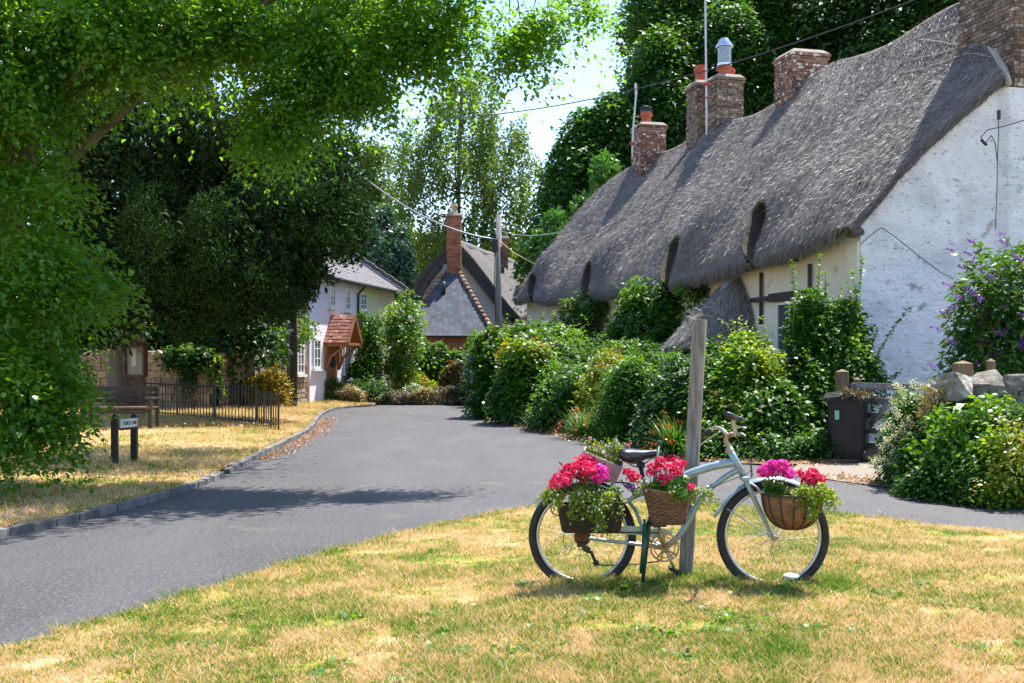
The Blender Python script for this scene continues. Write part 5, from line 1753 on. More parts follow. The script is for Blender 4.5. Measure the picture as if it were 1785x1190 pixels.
for (px, py, sx, sz) in ((1665, 672, .50, .38), (1712, 668, .46, .34), (1745, 672, .26, .24), (1772, 666, .34, .3)):
    o = link('stone', random.choice(rv), rw, PX(px, py + 6, 13.3)); o.scale = (sx * 1.1, 0.45, sz); o.rotation_euler = (random.uniform(-.3, .3), random.uniform(-.3, .3), random.uniform(0, 3))


def post(label, px, py0, D, w, py1=None, round_=False, mat=WOODB, z0=0.0):
    c = PX(px, py0, D); hh = c.z - z0
    q = MB(); q.box((c.x, D, z0 + (hh - 0.04) / 2), (w, w, hh - 0.04))
    q.add([(c.x + sx * w / 2, D + sy * w / 2, z0 + hh - 0.04) for sx, sy in ((-1, -1), (1, -1), (1, 1), (-1, 1))] + [(c.x, D, z0 + hh)], [(0, 1, 4), (1, 2, 4), (2, 3, 4), (3, 0, 4)])
    return tag(q.build('wooden_post', mat, None, loc=(c.x, D, z0), bevel=0.006), label, 'post')


post('weathered square gatepost directly behind the wheelie bin', 1468, 643, 17.6, 0.17)
post('short rounded wooden post just right of the gatepost behind the bin', 1494, 657, 17.9, 0.11)
post('squat square post with chamfered top behind the rubble wall', 1678, 628, 15.0, 0.20)
post('slim plain post rising behind the rubble wall below the purple buddleia', 1727, 624, 15.2, 0.095)
ga, gb_ = Vector((PX(1487, 0, 17.5).x, 17.5, 0)), Vector((PX(1668, 0, 15.6).x, 15.6, 0))
gate = thing('farm_gate', 'grey five bar wooden gate standing between the bin and the rubble wall', 'gate', (ga + gb_) / 2)
gu = (gb_ - ga).normalized(); gn = Vector((gu.y, -gu.x, 0)); gl = (gb_ - ga).length
for zz_ in (0.25, 0.47, 0.70, 0.92, 1.13):
    q = MB(); q.box(ga + gu * gl / 2 + UP * zz_, (gl, 0.035, 0.09 if zz_ < 1.1 else 0.10), (gu, gn, UP)); q.build('bar', WOODG, gate, bevel=0.004)
for f in (0.02, 0.5, 0.98):
    q = MB(); q.box(ga + gu * gl * f + gn * 0.036 + UP * 0.68, (0.08, 0.03, 0.98), (gu, gn, UP)); q.build('stile', WOODG, gate, bevel=0.004)
for f0, f1 in ((0.05, 0.5), (0.95, 0.5)):
    a, b = ga + gu * gl * f0 + UP * 0.28 - gn * 0.036, ga + gu * gl * f1 + UP * 1.08 - gn * 0.036; d_ = (b - a).normalized()
    q = MB(); q.box((a + b) / 2 + gn * 0.07, ((b - a).length, 0.03, 0.08), (d_, gn, d_.cross(gn))); q.build('brace', WOODG, gate, bevel=0.004)
q = MB(); q.box(ga + gu * 0.28 + gn * 0.022 + UP * 1.135, (0.55, 0.008, 0.05), (gu, gn, UP)); q.build('hinge', LEAD, gate)

# wheelie bin
bc = Vector((PX(1487, 0, 16.9).x, 17.1, 0.01))
bin_ = thing('wheelie_bin', 'black two wheeled rubbish bin with green sticker and dead trimmings on the lid', 'bin', bc)
BINM = surf('black bin plastic', [(0.3, (0.005, 0.006, 0.009)), (0.7, (0.012, 0.013, 0.019))], 3, rough=0.38, bump=0.2, spec=0.4)
ang = R(-22); bu = Vector((math.cos(ang), math.sin(ang), 0)); bv_ = Vector((-bu.y, bu.x, 0))
q = MB()
secs = [(0.06, 0.53, 0.56, 0.0), (0.30, 0.55, 0.60, 0.0), (0.62, 0.575, 0.64, 0.0), (0.90, 0.59, 0.68, 0.0)]
ring = []
for z, w, d, o_ in secs:
    pts = []
    for k in range(24):
        a = 2 * math.pi * k / 24; cs, sn = math.cos(a), math.sin(a)
        pts.append(bc + bu * (math.copysign(abs(cs) ** 0.28, cs) * w / 2) + bv_ * (math.copysign(abs(sn) ** 0.28, sn) * d / 2 + o_) + UP * z)
    ring.append(pts + [pts[0]])
q.grid(ring); q.add(ring[0][:24], [tuple(reversed(range(24)))]); q.build('body', BINM, bin_, auto=35)
q = MB()
q.box(bc + UP * 0.915, (0.65, 0.75, 0.05), (bu, bv_, UP)); q.build('rim', BINM, bin_, bevel=0.015)
q = MB(); rows_ = []
for i in range(9):
    f = i / 8 - 0.5; rows_.append([bc + bu * (j / 8 - 0.5) * 0.66 + bv_ * f * 0.76 + UP * (0.95 + 0.07 * (1 - (2 * f) ** 2) + 0.03 * (1 - (j / 4 - 1) ** 2)) for j in range(9)])
q.grid(rows_); q.box(bc + UP * 0.948 - bv_ * 0.0, (0.66, 0.76, 0.02), (bu, bv_, UP)); q.build('lid', BINM, bin_, auto=40)
q = MB(); q.tube([bc + bu * -0.27 + bv_ * -0.38 + UP * 0.93, bc + bu * 0.27 + bv_ * -0.38 + UP * 0.93], 0.018, 8); q.build('handle', BINM, bin_)
for sx in (-1, 1):
    wc = bc + bu * sx * 0.24 - bv_ * 0.24 + UP * 0.10
    q = MB(); q.lathe(wc - bu * 0.03, [(0.06, 0), (0.10, 0.003), (0.105, 0.01), (0.105, 0.05), (0.10, 0.057), (0.06, 0.06)], 24, bu); wh = q.build('wheel', plain('bin wheel', (0.02, 0.02, 0.02), 0.6), bin_, auto=40)
    q = MB(); q.lathe(wc - bu * 0.036 , [(0.055, 0), (0.055, 0.008)], 16, bu); q.lathe(wc + bu * 0.031, [(0.055, 0), (0.03, 0.008)], 16, bu); q.build('hub_cap', BINM, wh)
q = MB(); q.tube([bc + bu * -0.24 - bv_ * 0.24 + UP * 0.1, bc + bu * 0.24 - bv_ * 0.24 + UP * 0.1], 0.012, 6); q.build('axle', DARKM, bin_)
st = PX(1459, 723, 16.63); 
q = MB(); q.box(st, (0.062, 0.004, 0.13), (bu, bv_, UP)); 
fq = bc - bv_ * 0.0
stk = q.build('sticker', plain('green white sticker', (0.25, 0.5, 0.32), v=0.2, scale=60), bin_)
# slope the sticker onto the front wall of the body
stk.location += Vector((0, 0, 0))
tr_n = 300
tx = rng.normal(0.12, 0.13, tr_n); ty = rng.normal(-0.28, 0.10, tr_n)
pos = np.array([tuple(bc + bu * float(a) + bv_ * float(b) + UP * (1.02 - 0.25 * max(0, -b - 0.40))) for a, b in zip(np.clip(tx, -.3, .33), np.clip(ty, -.42, .2))]) + rng.normal(0, 0.02, (tr_n, 3))
tag(leaves('dead_trimmings', pos, rng.normal(size=pos.shape), rng.normal(size=pos.shape) + np.array([0, 0, -.4]), rng.uniform(0.05, 0.15, tr_n), L['litterd'], None, LONG), 'heap of dry dead plant trimmings lying on the black bin lid', 'plant trimmings', kind='stuff')

# ================================================================== WOODEN POST, STAKE, BICYCLE
DB = 7.04
gz = lambda x, y: float(mound(np.array([x]), np.array([y]))[0])


def K(px, py, dy=0.0):            # a point of the bicycle, dy towards (-) or away from (+) the camera
    # the front of the bicycle stands a little nearer than the back
    D = DB + dy - (px - 1180) / F * DB * 0.05
    return Vector(((px - CX) * D / F, D, CH - (py - HY) * D / F))


a, b_ = PX(1195, 1006, 7.22), PX(1220, 557, 7.22)
d_ = (b_ - a).normalized(); sx = Vector((0.96, -0.28, 0)); sx = (sx - d_ * sx.dot(d_)).normalized(); sy = d_.cross(sx)
q = MB(); hh = (b_ - a).length + 0.1
q.box(a + d_ * (hh / 2 - 0.1), (0.084, 0.062, hh), (sx, sy, d_))
tag(q.build('wooden_post', WOODG, None, loc=(a.x, a.y, a.z), bevel=0.003), 'tall leaning weathered grey timber post behind the bicycle', 'post')
GREENM = plain('dark green coated steel', (0.012, 0.065, 0.045), 0.35, spec=0.5)
q = MB(); q.tube([K(1120, 1016, -0.2), K(1149, 772, -0.02)], 0.0115, 8); q.tube([K(1149, 776, -0.02), K(1149.6, 768, -0.02)], 0.016, 10)
for f in (0.2, 0.32, 0.44): 
    c = K(1120, 1016, -0.2).lerp(K(1149, 772, -0.02), f); q.tube([c, c + Vector((-0.018, -0.008, 0.004)), c + Vector((-0.02, -0.008, 0.02))], 0.003, 5)
q.tube([K(1119, 1000, -0.2), K(1126, 905, -0.15)], 0.016, 8)
tag(q.build('plant_stake', GREENM, None, smooth=True, loc=K(1120, 1012, -0.2)), 'dark green metal stake pushed in beside the bicycle saddle', 'stake')

BLUE = surf('pale blue grey bicycle paint', [(0.3, (0.26, 0.36, 0.40)), (0.7, (0.34, 0.45, 0.49))], 10, rough=0.35, metal=0.35, bump=0.05, spec=0.5, spots=[(22, 0.70, 0.03, (0.20, 0.11, 0.07))], coat=0.3)
SILVER = surf('dull silver', [(0.3, (0.45, 0.44, 0.42)), (0.7, (0.62, 0.62, 0.6))], 12, rough=0.35, metal=0.8, bump=0.1, spots=[(25, 0.62, 0.06, (0.28, 0.15, 0.08))])
RUSTY = surf('rusty stem', [(0.35, (0.33, 0.13, 0.06)), (0.65, (0.50, 0.42, 0.36))], 18, rough=0.6, metal=0.5, bump=0.2)
BRASSY = surf('rusty gold chainring', [(0.3, (0.30, 0.19, 0.09)), (0.7, (0.52, 0.38, 0.22))], 18, rough=0.5, metal=0.6, bump=0.2)
RUBBER = surf('worn tyre rubber', [(0.3, (0.02, 0.02, 0.022)), (0.7, (0.045, 0.045, 0.048))], 14, rough=0.75, bump=0.5, bscale=120, bdist=0.002)
PLAST = plain('black plastic', (0.015, 0.015, 0.018), 0.4, spec=0.5)

hR, hF = K(1015, 934), K(1347, 934)
bike = thing('bicycle', 'pale blue cruiser bicycle carrying flower baskets on the near verge', 'bicycle', (hR + hF) / 2 - UP * 0.33)
lat = Vector((0.05, 1, 0)).normalized()     # sideways axis of the bicycle
fwd = Vector((1, -0.05, 0)).normalized()


def part(nm, mb_, mat, par=None, **kw):
    return mb_.build(nm, mat, par or bike, **kw)


def wheel(c, r, lean=0.0):
    ax_ = (lat + UP * lean).normalized(); e1 = fwd; e2 = ax_.cross(e1).normalized()
    e2 = e2 if e2.z > 0 else -e2
    circ = lambda rad, off=0.0, n=72: [c + (e1 * math.cos(2 * math.pi * k / n) + e2 * math.sin(2 * math.pi * k / n)) * rad + ax_ * off for k in range(n)]
    w = thing('w', None, None, c)  # placeholder name replaced below
    w.name = 'wheel'; w.parent = bike; w.location = c - bike.location
    def torus(rad, rr, rz, n=72, m=12):
        q = MB(); P = []
        for k in range(n + 1):
            a = 2 * math.pi * k / n; er = e1 * math.cos(a) + e2 * math.sin(a)
            P.append([c + er * (rad + rr * math.cos(t)) + ax_ * (rz * math.sin(t)) for t in np.linspace(0, 2 * math.pi, m + 1)])
        return q.grid(P)
    part('tyre', torus(r - 0.022, 0.024, 0.025), RUBBER, w, smooth=True)
    part('rim', torus(r - 0.052, 0.012, 0.013), SILVER, w, smooth=True)
    q = MB(); q.lathe(c - ax_ * 0.05, [(0.008, -0.01), (0.022, 0.0), (0.022, 0.012), (0.014, 0.02), (0.014, 0.08), (0.022, 0.088), (0.022, 0.1), (0.008, 0.11)], 16, ax_)
    part('hub', q, SILVER, w, auto=40)
    N_ = 32
    for k in range(N_):
        a = 2 * math.pi * k / N_; sd_ = 1 if k % 2 else -1
        ah = a + (0.95 if (k // 2) % 2 else -0.95)
        p0 = c + (e1 * math.cos(ah) + e2 * math.sin(ah)) * 0.021 + ax_ * 0.035 * sd_
        p1 = c + (e1 * math.cos(a) + e2 * math.sin(a)) * (r - 0.058)
        q = MB(); q.tube([p0, p1], 0.0014, 4, cap=False); part('spoke', q, SILVER, w)
    # tread knobs
    q = MB()
    for k in range(150):
        a = 2 * math.pi * k / 150
        for off in (-0.014, 0.0, 0.014):
            aa = a + (0.012 if off else 0)
            er = e1 * math.cos(aa) + e2 * math.sin(aa); et = -e1 * math.sin(aa) + e2 * math.cos(aa)
            q.box(c + er * (r + 0.0005 - abs(off) * 0.25) + ax_ * off, (0.007, 0.010, 0.005), (et, ax_, er))
    part('tread', q, RUBBER, w, kind='stuff')
    return w


wheel(hR, 0.328); wheel(hF, 0.338)
q = MB()
tt_ = lambda pts, r, n=12: q.tube(pts, r, n)


def curve(pts, n=6):
    """Catmull-Rom through pts"""
    P_ = [Vector(p) for p in pts]; P_ = [P_[0] * 2 - P_[1]] + P_ + [P_[-1] * 2 - P_[-2]]
    out = []
    for i in range(1, len(P_) - 2):
        for k in range(n):
            t = k / n
            out.append(0.5 * ((2 * P_[i]) + (P_[i + 1] - P_[i - 1]) * t + (2 * P_[i - 1] - 5 * P_[i] + 4 * P_[i + 1] - P_[i + 2]) * t * t + (3 * P_[i] - P_[i - 1] - 3 * P_[i + 1] + P_[i + 2]) * t ** 3))
    return out + [P_[-2]]


BB = K(1159, 955)
top_tube = curve([K(1281, 806), K(1250, 811), K(1215, 821), K(1180, 835), K(1140, 851), K(1112, 862), K(1094, 872)])
q = MB(); q.tube(top_tube, [0.027] * (len(top_tube) // 2) + list(np.linspace(0.027, 0.015, len(top_tube) - len(top_tube) // 2)), 14); part('top_tube', q, BLUE, smooth=True)
q = MB(); q.tube(curve([K(1287, 818), K(1262, 833), K(1236, 853), K(1216, 878), K(1200, 908), K(1183, 934), BB]), 0.019, 12); part('down_tube', q, BLUE, smooth=True)
q = MB(); q.tube([K(1270, 780), K(1297, 832)], 0.0225, 14); part('head_tube', q, BLUE, smooth=True)
q = MB(); q.tube(curve([K(1124, 838), K(1130, 870), K(1143, 915), BB]), 0.016, 12); part('seat_tube', q, BLUE, smooth=True)
for s in (-1, 1):
    q = MB(); q.tube(curve([K(1094, 872, 0), K(1108, 890, 0.03 * s), K(1119, 918, 0.045 * s), K(1128, 938, 0.045 * s), BB + lat * 0.03 * s]), 0.011, 8); part('rear_loop', q, BLUE, smooth=True)
    q = MB(); q.tube(curve([hR + lat * 0.06 * s, K(1040, 940, 0.06 * s), K(1100, 947, 0.055 * s), BB + lat * 0.035 * s]), [0.008] + [0.011] * 17 + [0.013], 10); part('chainstay', q, BLUE, smooth=True)
    q = MB(); q.tube([hR + lat * 0.06 * s, K(1098, 870, 0.045 * s)], 0.008, 8); part('seatstay', q, BLUE, smooth=True)
q = MB(); q.tube([BB - lat * 0.038, BB + lat * 0.038], 0.024, 14); part('bottom_bracket', q, BLUE, smooth=True)
fk = []
for s in (-1, 1):
    q = MB(); q.tube(curve([K(1299, 834, 0.0), K(1302, 842, 0.045 * s), K(1314, 868, 0.058 * s), K(1331, 903, 0.058 * s), hF + lat * 0.055 * s]), [0.017] * 8 + [0.0155] * 9 + list(np.linspace(0.015, 0.010, 8)), 10); part('fork_leg', q, BLUE, smooth=True)
q = MB(); q.box(K(1298, 834), (0.05, 0.12, 0.03), (fwd, lat, UP)); part('fork_crown', q, BLUE, bevel=0.008)
# front mudguard
def guard(c, r, a0, a1, n=28):
    q = MB(); P = []
    for i in range(n + 1):
        a = R(a0 + (a1 - a0) * i / n); er = fwd * math.cos(a) + UP * math.sin(a)
        rr = r + (0.02 * max(0, (i - n + 3) / 3)) 
        P.append([c + er * (rr - 0.016 * (t * t)) + lat * 0.032 * t for t in np.linspace(-1, 1, 9)])
    q.grid(P); q.grid([[p - (p - c).normalized() * 0.0025 for p in row] for row in P]); return q
part('mudguard', guard(hF, 0.366, 60, 162), BLUE, smooth=True)
part('mudguard', guard(hR, 0.356, 48, 95), PLAST, smooth=True)
for s in (-1, 1):
    q = MB(); q.tube([K(1267, 886, 0.036 * s), hF + lat * 0.062 * s + UP * -0.01], 0.0042 if s < 0 else 0.0035, 6); part('mudguard_stay', q, BLUE if s < 0 else DARKM)
q = MB(); q.lathe(hF - lat * 0.085, [(0.012, 0), (0.016, 0.004), (0.016, 0.02), (0.01, 0.025)], 12, lat); q.tube([hF - lat * 0.08, hF + lat * 0.085], 0.006, 6); part('axle_nut', q, RUSTY, auto=40)
# stem and bars
q = MB(); q.tube(curve([K(1273, 786), K(1270, 776), K(1265, 768), K(1268, 760), K(1277, 756)]), [0.016] * 6 + [0.014] * 19, 12); part('stem', q, RUSTY, smooth=True)
q = MB(); q.lathe(K(1272.5, 787), [(0.026, 0), (0.028, 0.008), (0.022, 0.016), (0.018, 0.026)], 16, (K(1270, 780) - K(1272.5, 787))); part('headset', q, RUSTY, auto=40)
barA = curve([K(1277, 756, 0.0), K(1268, 757, 0.06), K(1258, 748, 0.14), K(1246, 745, 0.21), K(1236, 752, 0.27), K(1217, 762, 0.30)])
barB = curve([K(1277, 756, 0.0), K(1281, 757, -0.08), K(1281, 750, -0.15), K(1278, 738, -0.22), K(1279, 730, -0.26)])
q = MB(); q.tube(barA[:26], 0.0115, 12); hbA = part('handlebar', q, SILVER, smooth=True)
q = MB(); q.tube(barB, 0.0115, 12); hbB = part('handlebar', q, SILVER, smooth=True)
q = MB(); q.tube([barA[22], barA[26], barA[-1]], [0.0165, 0.017, 0.0165], 12); part('grip', q, PLAST, hbA, smooth=True)
g0, g1 = K(1266, 722, -0.34), K(1285, 729, -0.25)
q = MB(); q.tube([g0, g0.lerp(g1, 0.3), g0.lerp(g1, 0.35), g1], [0.019, 0.018, 0.021, 0.017], 14); q.tube([g1, K(1297, 731, -0.22)], [0.018, 0.010], 10); part('grip', q, PLAST, hbB, smooth=True)
q = MB(); q.tube(curve([K(1255, 752, 0.2), K(1243, 760, 0.24), K(1230, 768, 0.26), K(1218, 778, 0.27)]), 0.005, 6); part('brake_lever', q, SILVER, hbA, smooth=True)
q = MB(); q.tube(curve([K(1284, 746, -0.2), K(1292, 744, -0.24), K(1301, 746, -0.26)]), 0.005, 6); q.tube(curve([K(1284, 758, -0.1), K(1292, 755, -0.14), K(1300, 760, -0.16)]), 0.005, 6); part('brake_lever', q, SILVER, hbB, smooth=True)
for pts in ([(1284, 757, -.1), (1300, 764, -.1), (1311, 785, -.1), (1309, 812, -.08), (1310, 832, -.05)], [(1284, 762, -.05), (1296, 790, -.05), (1308, 812, -.06), (1312, 830, -.06)],
            [(1278, 758, 0), (1290, 772, -.03), (1306, 800, -.04), (1311, 826, -.05), (1300, 840, -.05)], [(1309, 820, -.05), (1297, 828, -.03), (1275, 836, -.03), (1240, 850, -.03)],
            [(1296, 843, -.05), (1310, 846, -.06), (1320, 858, -.06)]):
    q = MB(); q.tube(curve([K(*p) for p in pts]), 0.0022, 5, cap=False); part('cable', q, PLAST, smooth=True)
# front brake
q = MB(); q.tube(curve([K(1308, 842, -.05), K(1320, 850, -.06), K(1327, 862, -.06)]), 0.006, 6); q.tube(curve([K(1308, 842, .05), K(1320, 850, .05), K(1327, 862, .05)]), 0.006, 6); part('brake_arm', q, SILVER, smooth=True)
# seat post and saddle
q = MB(); q.tube([K(1115, 805), K(1122, 838), K(1127, 852)], 0.0135, 12); part('seat_post', q, DARKM, smooth=True)
sp = []
prof = [  # px, half width, top py, bottom py
    (1078, 0.060, 787, 793), (1081, 0.088, 782, 797), (1088, 0.098, 780.5, 803), (1098, 0.092, 781, 807), (1108, 0.070, 783, 806), (1118, 0.050, 784.5, 801), (1128, 0.036, 785, 797), (1140, 0.029, 784, 794), (1149, 0.023, 784.5, 792), (1154, 0.012, 787, 791)]
P = []
for (px, w, y0, y1) in prof:
    row = []
    for k in range(17):
        t = 2 * math.pi * k / 16
        cy_ = math.cos(t); sn = math.sin(t)
        py = (y0 + y1) / 2 + 1 - (y1 - y0 + 4) / 2 * (math.copysign(abs(sn) ** 0.8, sn))
        row.append(K(px, py, 0) + lat * (math.copysign(abs(cy_) ** 0.7, cy_) * w * 1.1))
    P.append(row)
q = MB(); q.grid(P); q.add([p for p in P[0][:16]], [tuple(range(16))]); q.add([p for p in P[-1][:16]], [tuple(reversed(range(16)))])
sad = part('saddle', q, plain('black saddle vinyl', (0.018, 0.018, 0.024), 0.3, spec=0.6, bump=0.05), smooth=True)
m_ = sad.modifiers.new('s', 'SUBSURF'); m_.levels = 1; m_.render_levels = 1
for s in (-1, 1):
    q = MB(); q.tube(curve([K(1088, 800, 0.03 * s), K(1103, 812, 0.025 * s), K(1120, 810, 0.025 * s), K(1140, 795, 0.01 * s)]), 0.0035, 6); part('saddle_rail', q, DARKM, sad)
q = MB(); q.box(K(1117, 810), (0.05, 0.05, 0.035), (fwd, lat, UP)); part('saddle_clamp', q, DARKM, sad, bevel=0.006)
# chain guard, chainring, cranks
q = MB()
poly = [K(x, y, -0.055) for x, y in ((1062, 917), (1122, 917), (1132, 921), (1158, 921), (1171, 925), (1172, 930), (1160, 934), (1140, 938), (1118, 933), (1075, 930), (1060, 927))]
q.prism(poly, lat * 0.004); part('chain_guard', q, BLUE, bevel=0.001)
cr_c = K(1158.5, 954, -0.06); cr = part('chainring', (lambda q: q)(MB().tube([cr_c - lat * 0.003, cr_c + lat * 0.003], 0.024, 16)), BRASSY)
q = MB(); P0 = []; rr0, rr1 = 0.079, 0.088
n = 88
vs = []; 
for k in range(n):
    a = 2 * math.pi * k / n; e = fwd * math.cos(a) + UP * math.sin(a)
    ro = rr1 + (0.004 if k % 2 else 0)
    vs += [cr_c + e * rr0 - lat * 0.002, cr_c + e * ro - lat * 0.002, cr_c + e * ro + lat * 0.002, cr_c + e * rr0 + lat * 0.002]
fs = []
for k in range(n):
    a, b2 = 4 * k, 4 * ((k + 1) % n)
    for j in range(4): fs.append((a + j, b2 + j, b2 + (j + 1) % 4, a + (j + 1) % 4))
q.add(vs, fs); part('tooth_ring', q, BRASSY, cr)
q = MB(); vs = []
for k in range(60):
    a = 2 * math.pi * k / 60; e = fwd * math.cos(a) + UP * math.sin(a)
    vs += [cr_c + e * r_ + lat * z_ for r_, z_ in ((0.060, -.002), (0.067, -.002), (0.067, .002), (0.060, .002))]
q.add(vs, [(4 * k + j, 4 * ((k + 1) % 60) + j, 4 * ((k + 1) % 60) + (j + 1) % 4, 4 * k + (j + 1) % 4) for k in range(60) for j in range(4)]); part('inner_ring', q, BRASSY, cr)
for k in range(5):
    a = 2 * math.pi * k / 5 + 0.5; e = fwd * math.cos(a) + UP * math.sin(a); e2_ = lat.cross(e)
    for s in (-1, 1):
        q = MB(); q.tube([cr_c + e * 0.018, cr_c + e * 0.08 + e2_ * 0.014 * s], 0.005, 6); part('spider_arm', q, BRASSY, cr)
q = MB(); pe = K(1147, 912, -0.10); q.tube([cr_c - lat * 0.02, pe], [0.013, 0.009], 8); part('crank', q, BRASSY, smooth=True)
q = MB(); q.box(pe - lat * 0.045 , (0.09, 0.08, 0.022), (fwd, lat, UP)); part('pedal', q, PLAST, bevel=0.006)
q = MB(); pe2 = K(1178, 997, 0.10); q.tube([BB + lat * 0.05, pe2], [0.012, 0.008], 8); part('crank', q, SILVER, smooth=True)
q = MB(); q.box(pe2 + lat * 0.05, (0.09, 0.08, 0.022), ((fwd + UP * -.5).normalized(), lat, (UP + fwd * .5).normalized())); part('pedal', q, PLAST, bevel=0.006)
# freewheel, derailleur and chain
hc = hR - lat * 0.05
q = MB(); q.lathe(hc - lat * 0.03, [(0.022, 0), (0.030, 0.002), (0.030, 0.006), (0.038, 0.008), (0.038, 0.014), (0.045, 0.016), (0.045, 0.022), (0.052, 0.024), (0.052, 0.03), (0.03, 0.032)], 28, lat); part('cassette', q, surf('rusty cassette', [(0.3, (0.10, 0.045, 0.025)), (0.7, (0.22, 0.11, 0.07))], 20, rough=0.7, metal=0.4), auto=30)
q = MB(); q.box(K(1012, 949, -0.09), (0.045, 0.02, 0.03), (fwd, lat, UP)); q.box(K(1022, 957, -0.09), (0.05, 0.02, 0.035), ((fwd - UP * .6).normalized(), lat, (UP + fwd * .6).normalized())); der = part('derailleur', q, PLAST, bevel=0.005)
q = MB(); q.tube([K(1021, 958, -0.08), K(1033, 966, -0.08), K(1039, 982, -0.08)], 0.006, 6); q.box(K(1034, 970, -0.08), (0.02, 0.012, 0.075), ((fwd + UP * .4).normalized(), lat, (UP - fwd * .4).normalized())); part('cage', q, PLAST, der)
for px, py in ((1022, 957), (1039, 981)):
    q = MB(); q.lathe(K(px, py, -0.085), [(0.005, 0), (0.019, 0.002), (0.019, 0.008), (0.005, 0.010)], 14, lat); part('jockey_wheel', q, PLAST, der, auto=40)
q = MB(); q.tube(curve([K(1010, 941, -.07), K(1000, 926, -.09), K(985, 930, -.09), K(982, 945, -.09), K(990, 958, -.09), K(1004, 955, -.09)]), 0.0022, 5); part('gear_cable', q, PLAST, der)
chain_pts = curve([K(1039, 984, -.07), K(1060, 985, -.07), K(1100, 984, -.065), K(1135, 980, -.06), K(1150, 978, -.06)], 12)
q = MB()
tot = resample(chain_pts, 0.0062)
for i, p in enumerate(tot[:-1]):
    t = (tot[i + 1] - p).normalized(); q.box(p, (0.0085, 0.004 if i % 2 else 0.0065, 0.0075), (t, lat, t.cross(lat)))
tp = resample([K(1020, 927, -.07), K(1154, 929, -.06)], 0.0062)
for i, p in enumerate(tp[:-1]): q.box(p, (0.0085, 0.005, 0.0075), (fwd, lat, UP))
part('chain', q, surf('rusty chain', [(0.3, (0.05, 0.035, 0.03)), (0.7, (0.12, 0.08, 0.06))], 40, rough=0.6, metal=0.4), kind='stuff')
# rear rack
q = MB()
for s in (-1, 1):
    q.tube(curve([K(975, 805, .06 * s), K(1000, 832, .06 * s), K(1050, 838, .06 * s), K(1095, 842, .06 * s)]), 0.005, 6)
    q.tube([K(1020, 834, .06 * s), K(1014, 900, .07 * s), hR + lat * .07 * s], 0.005, 6)
    q.tube([K(1070, 840, .06 * s), K(1030, 900, .07 * s), hR + lat * .07 * s], 0.005, 6)
for px in (1005, 1030, 1055, 1080): q.tube([K(px, 837, -.06), K(px, 837, .06)], 0.004, 6)
q.tube([K(978, 806, -.06), K(978, 806, .06)], 0.005, 6)
part('rear_rack', q, PLAST, smooth=True)
q = MB(); q.tube(curve([K(1095, 842, 0), K(1110, 850, 0), K(1122, 846, 0)]), 0.006, 6); q.tube(curve([K(1083, 836, -.1), K(1090, 848, -.06), K(1103, 858, -.05), K(1115, 862, -.03)]), 0.004, 6); part('rack_mount', q, PLAST)
q = MB(); q.tube(curve([K(960, 880, -.07), K(962, 893, -.08), K(975, 899, -.08)]), 0.004, 6); part('cable', q, PLAST)
# fallen reflector
q = MB(); rc = K(1379, 998, -0.05); q.lathe(rc, [(0.05, 0), (0.052, 0.004), (0.045, 0.01)], 24, (0.1, -0.55, 1)); 
for v in range(len(q.v)): 
    p = Vector(q.v[v]) - rc; q.v[v] = tuple(rc - UP * 0.02 + Vector((p.x * 1.0, p.y * 0.5, p.z * 0.6)))
tag(q.build('reflector', plain('clear white plastic', (0.42, 0.44, 0.46), 0.25, v=0.1), None, smooth=True, loc=rc), 'oval white plastic disc lying in the grass inside the front wheel', 'reflector')

# ------------------------------------------------------------------ planters on the bicycle
# black trough pannier
tc_ = K(1030, 904, -0.17)
tro = thing('planter_trough', 'black plastic trough planter hung beside the rear wheel', 'planter', tc_)
q = MB()
rows_ = []
for (py, hw, hd_) in ((878, 0.205, 0.088), (900, 0.193, 0.078), (922, 0.178, 0.066), (927, 0.168, 0.058)):
    c = K(1030, py, -0.17); pts = []
    for k in range(24):
        a = 2 * math.pi * k / 24; cs, sn = math.cos(a), math.sin(a)
        pts.append(c + fwd * (math.copysign(abs(cs) ** 0.3, cs) * hw) + lat * (math.copysign(abs(sn) ** 0.4, sn) * hd_))
    rows_.append(pts + [pts[0]])
q.grid(rows_); q.add(rows_[-1][:24], [tuple(range(24))]); q.build('shell', surf('dark fibre trough', [(0.3, (0.018, 0.015, 0.012)), (0.7, (0.045, 0.035, 0.025))], 30, rough=0.8, bump=0.5, bscale=90, bdist=0.004), tro, auto=50)
q = MB(); q.add([p - UP * 0.015 for p in rows_[0][:24]], [tuple(reversed(range(24)))]); q.build('compost', SOIL, tro)
# wooden box on the rack, slightly tilted
bxc = K(1046, 810, -0.02); bxu = (K(1078, 825) - K(1010, 797)).normalized(); bxn = Vector((0.45, 0.9, 0)).normalized(); bxn = (bxn - bxu * bxn.dot(bxu)).normalized(); bxw = bxu.cross(bxn)
wb = thing('wooden_planter', 'small lilac washed wooden box planter tilted on the rear rack', 'planter', bxc)
WASH = surf('washed pink wood', [(0.3, (0.26, 0.19, 0.19)), (0.7, (0.44, 0.34, 0.34))], 10, stretch=(1, 4, 7), rough=0.85, bump=0.8, bdist=0.005)
def wbox(c, d, nm='board'): q = MB(); q.box(bxc + bxu * c[0] + bxn * c[1] + bxw * c[2], d, (bxu, bxn, bxw)); return q.build(nm, WASH, wb, bevel=0.003)
wbox((-0.052, -0.07, 0), (0.135, 0.012, 0.115)); wbox((0.075, -0.07, 0), (0.105, 0.012, 0.115)); wbox((0, 0.07, 0), (0.255, 0.012, 0.115)); wbox((-0.122, 0, 0), (0.012, 0.128, 0.112)); wbox((0.122, 0, 0), (0.012, 0.128, 0.112)); wbox((0, 0, -0.052), (0.23, 0.126, 0.01), 'base_board')
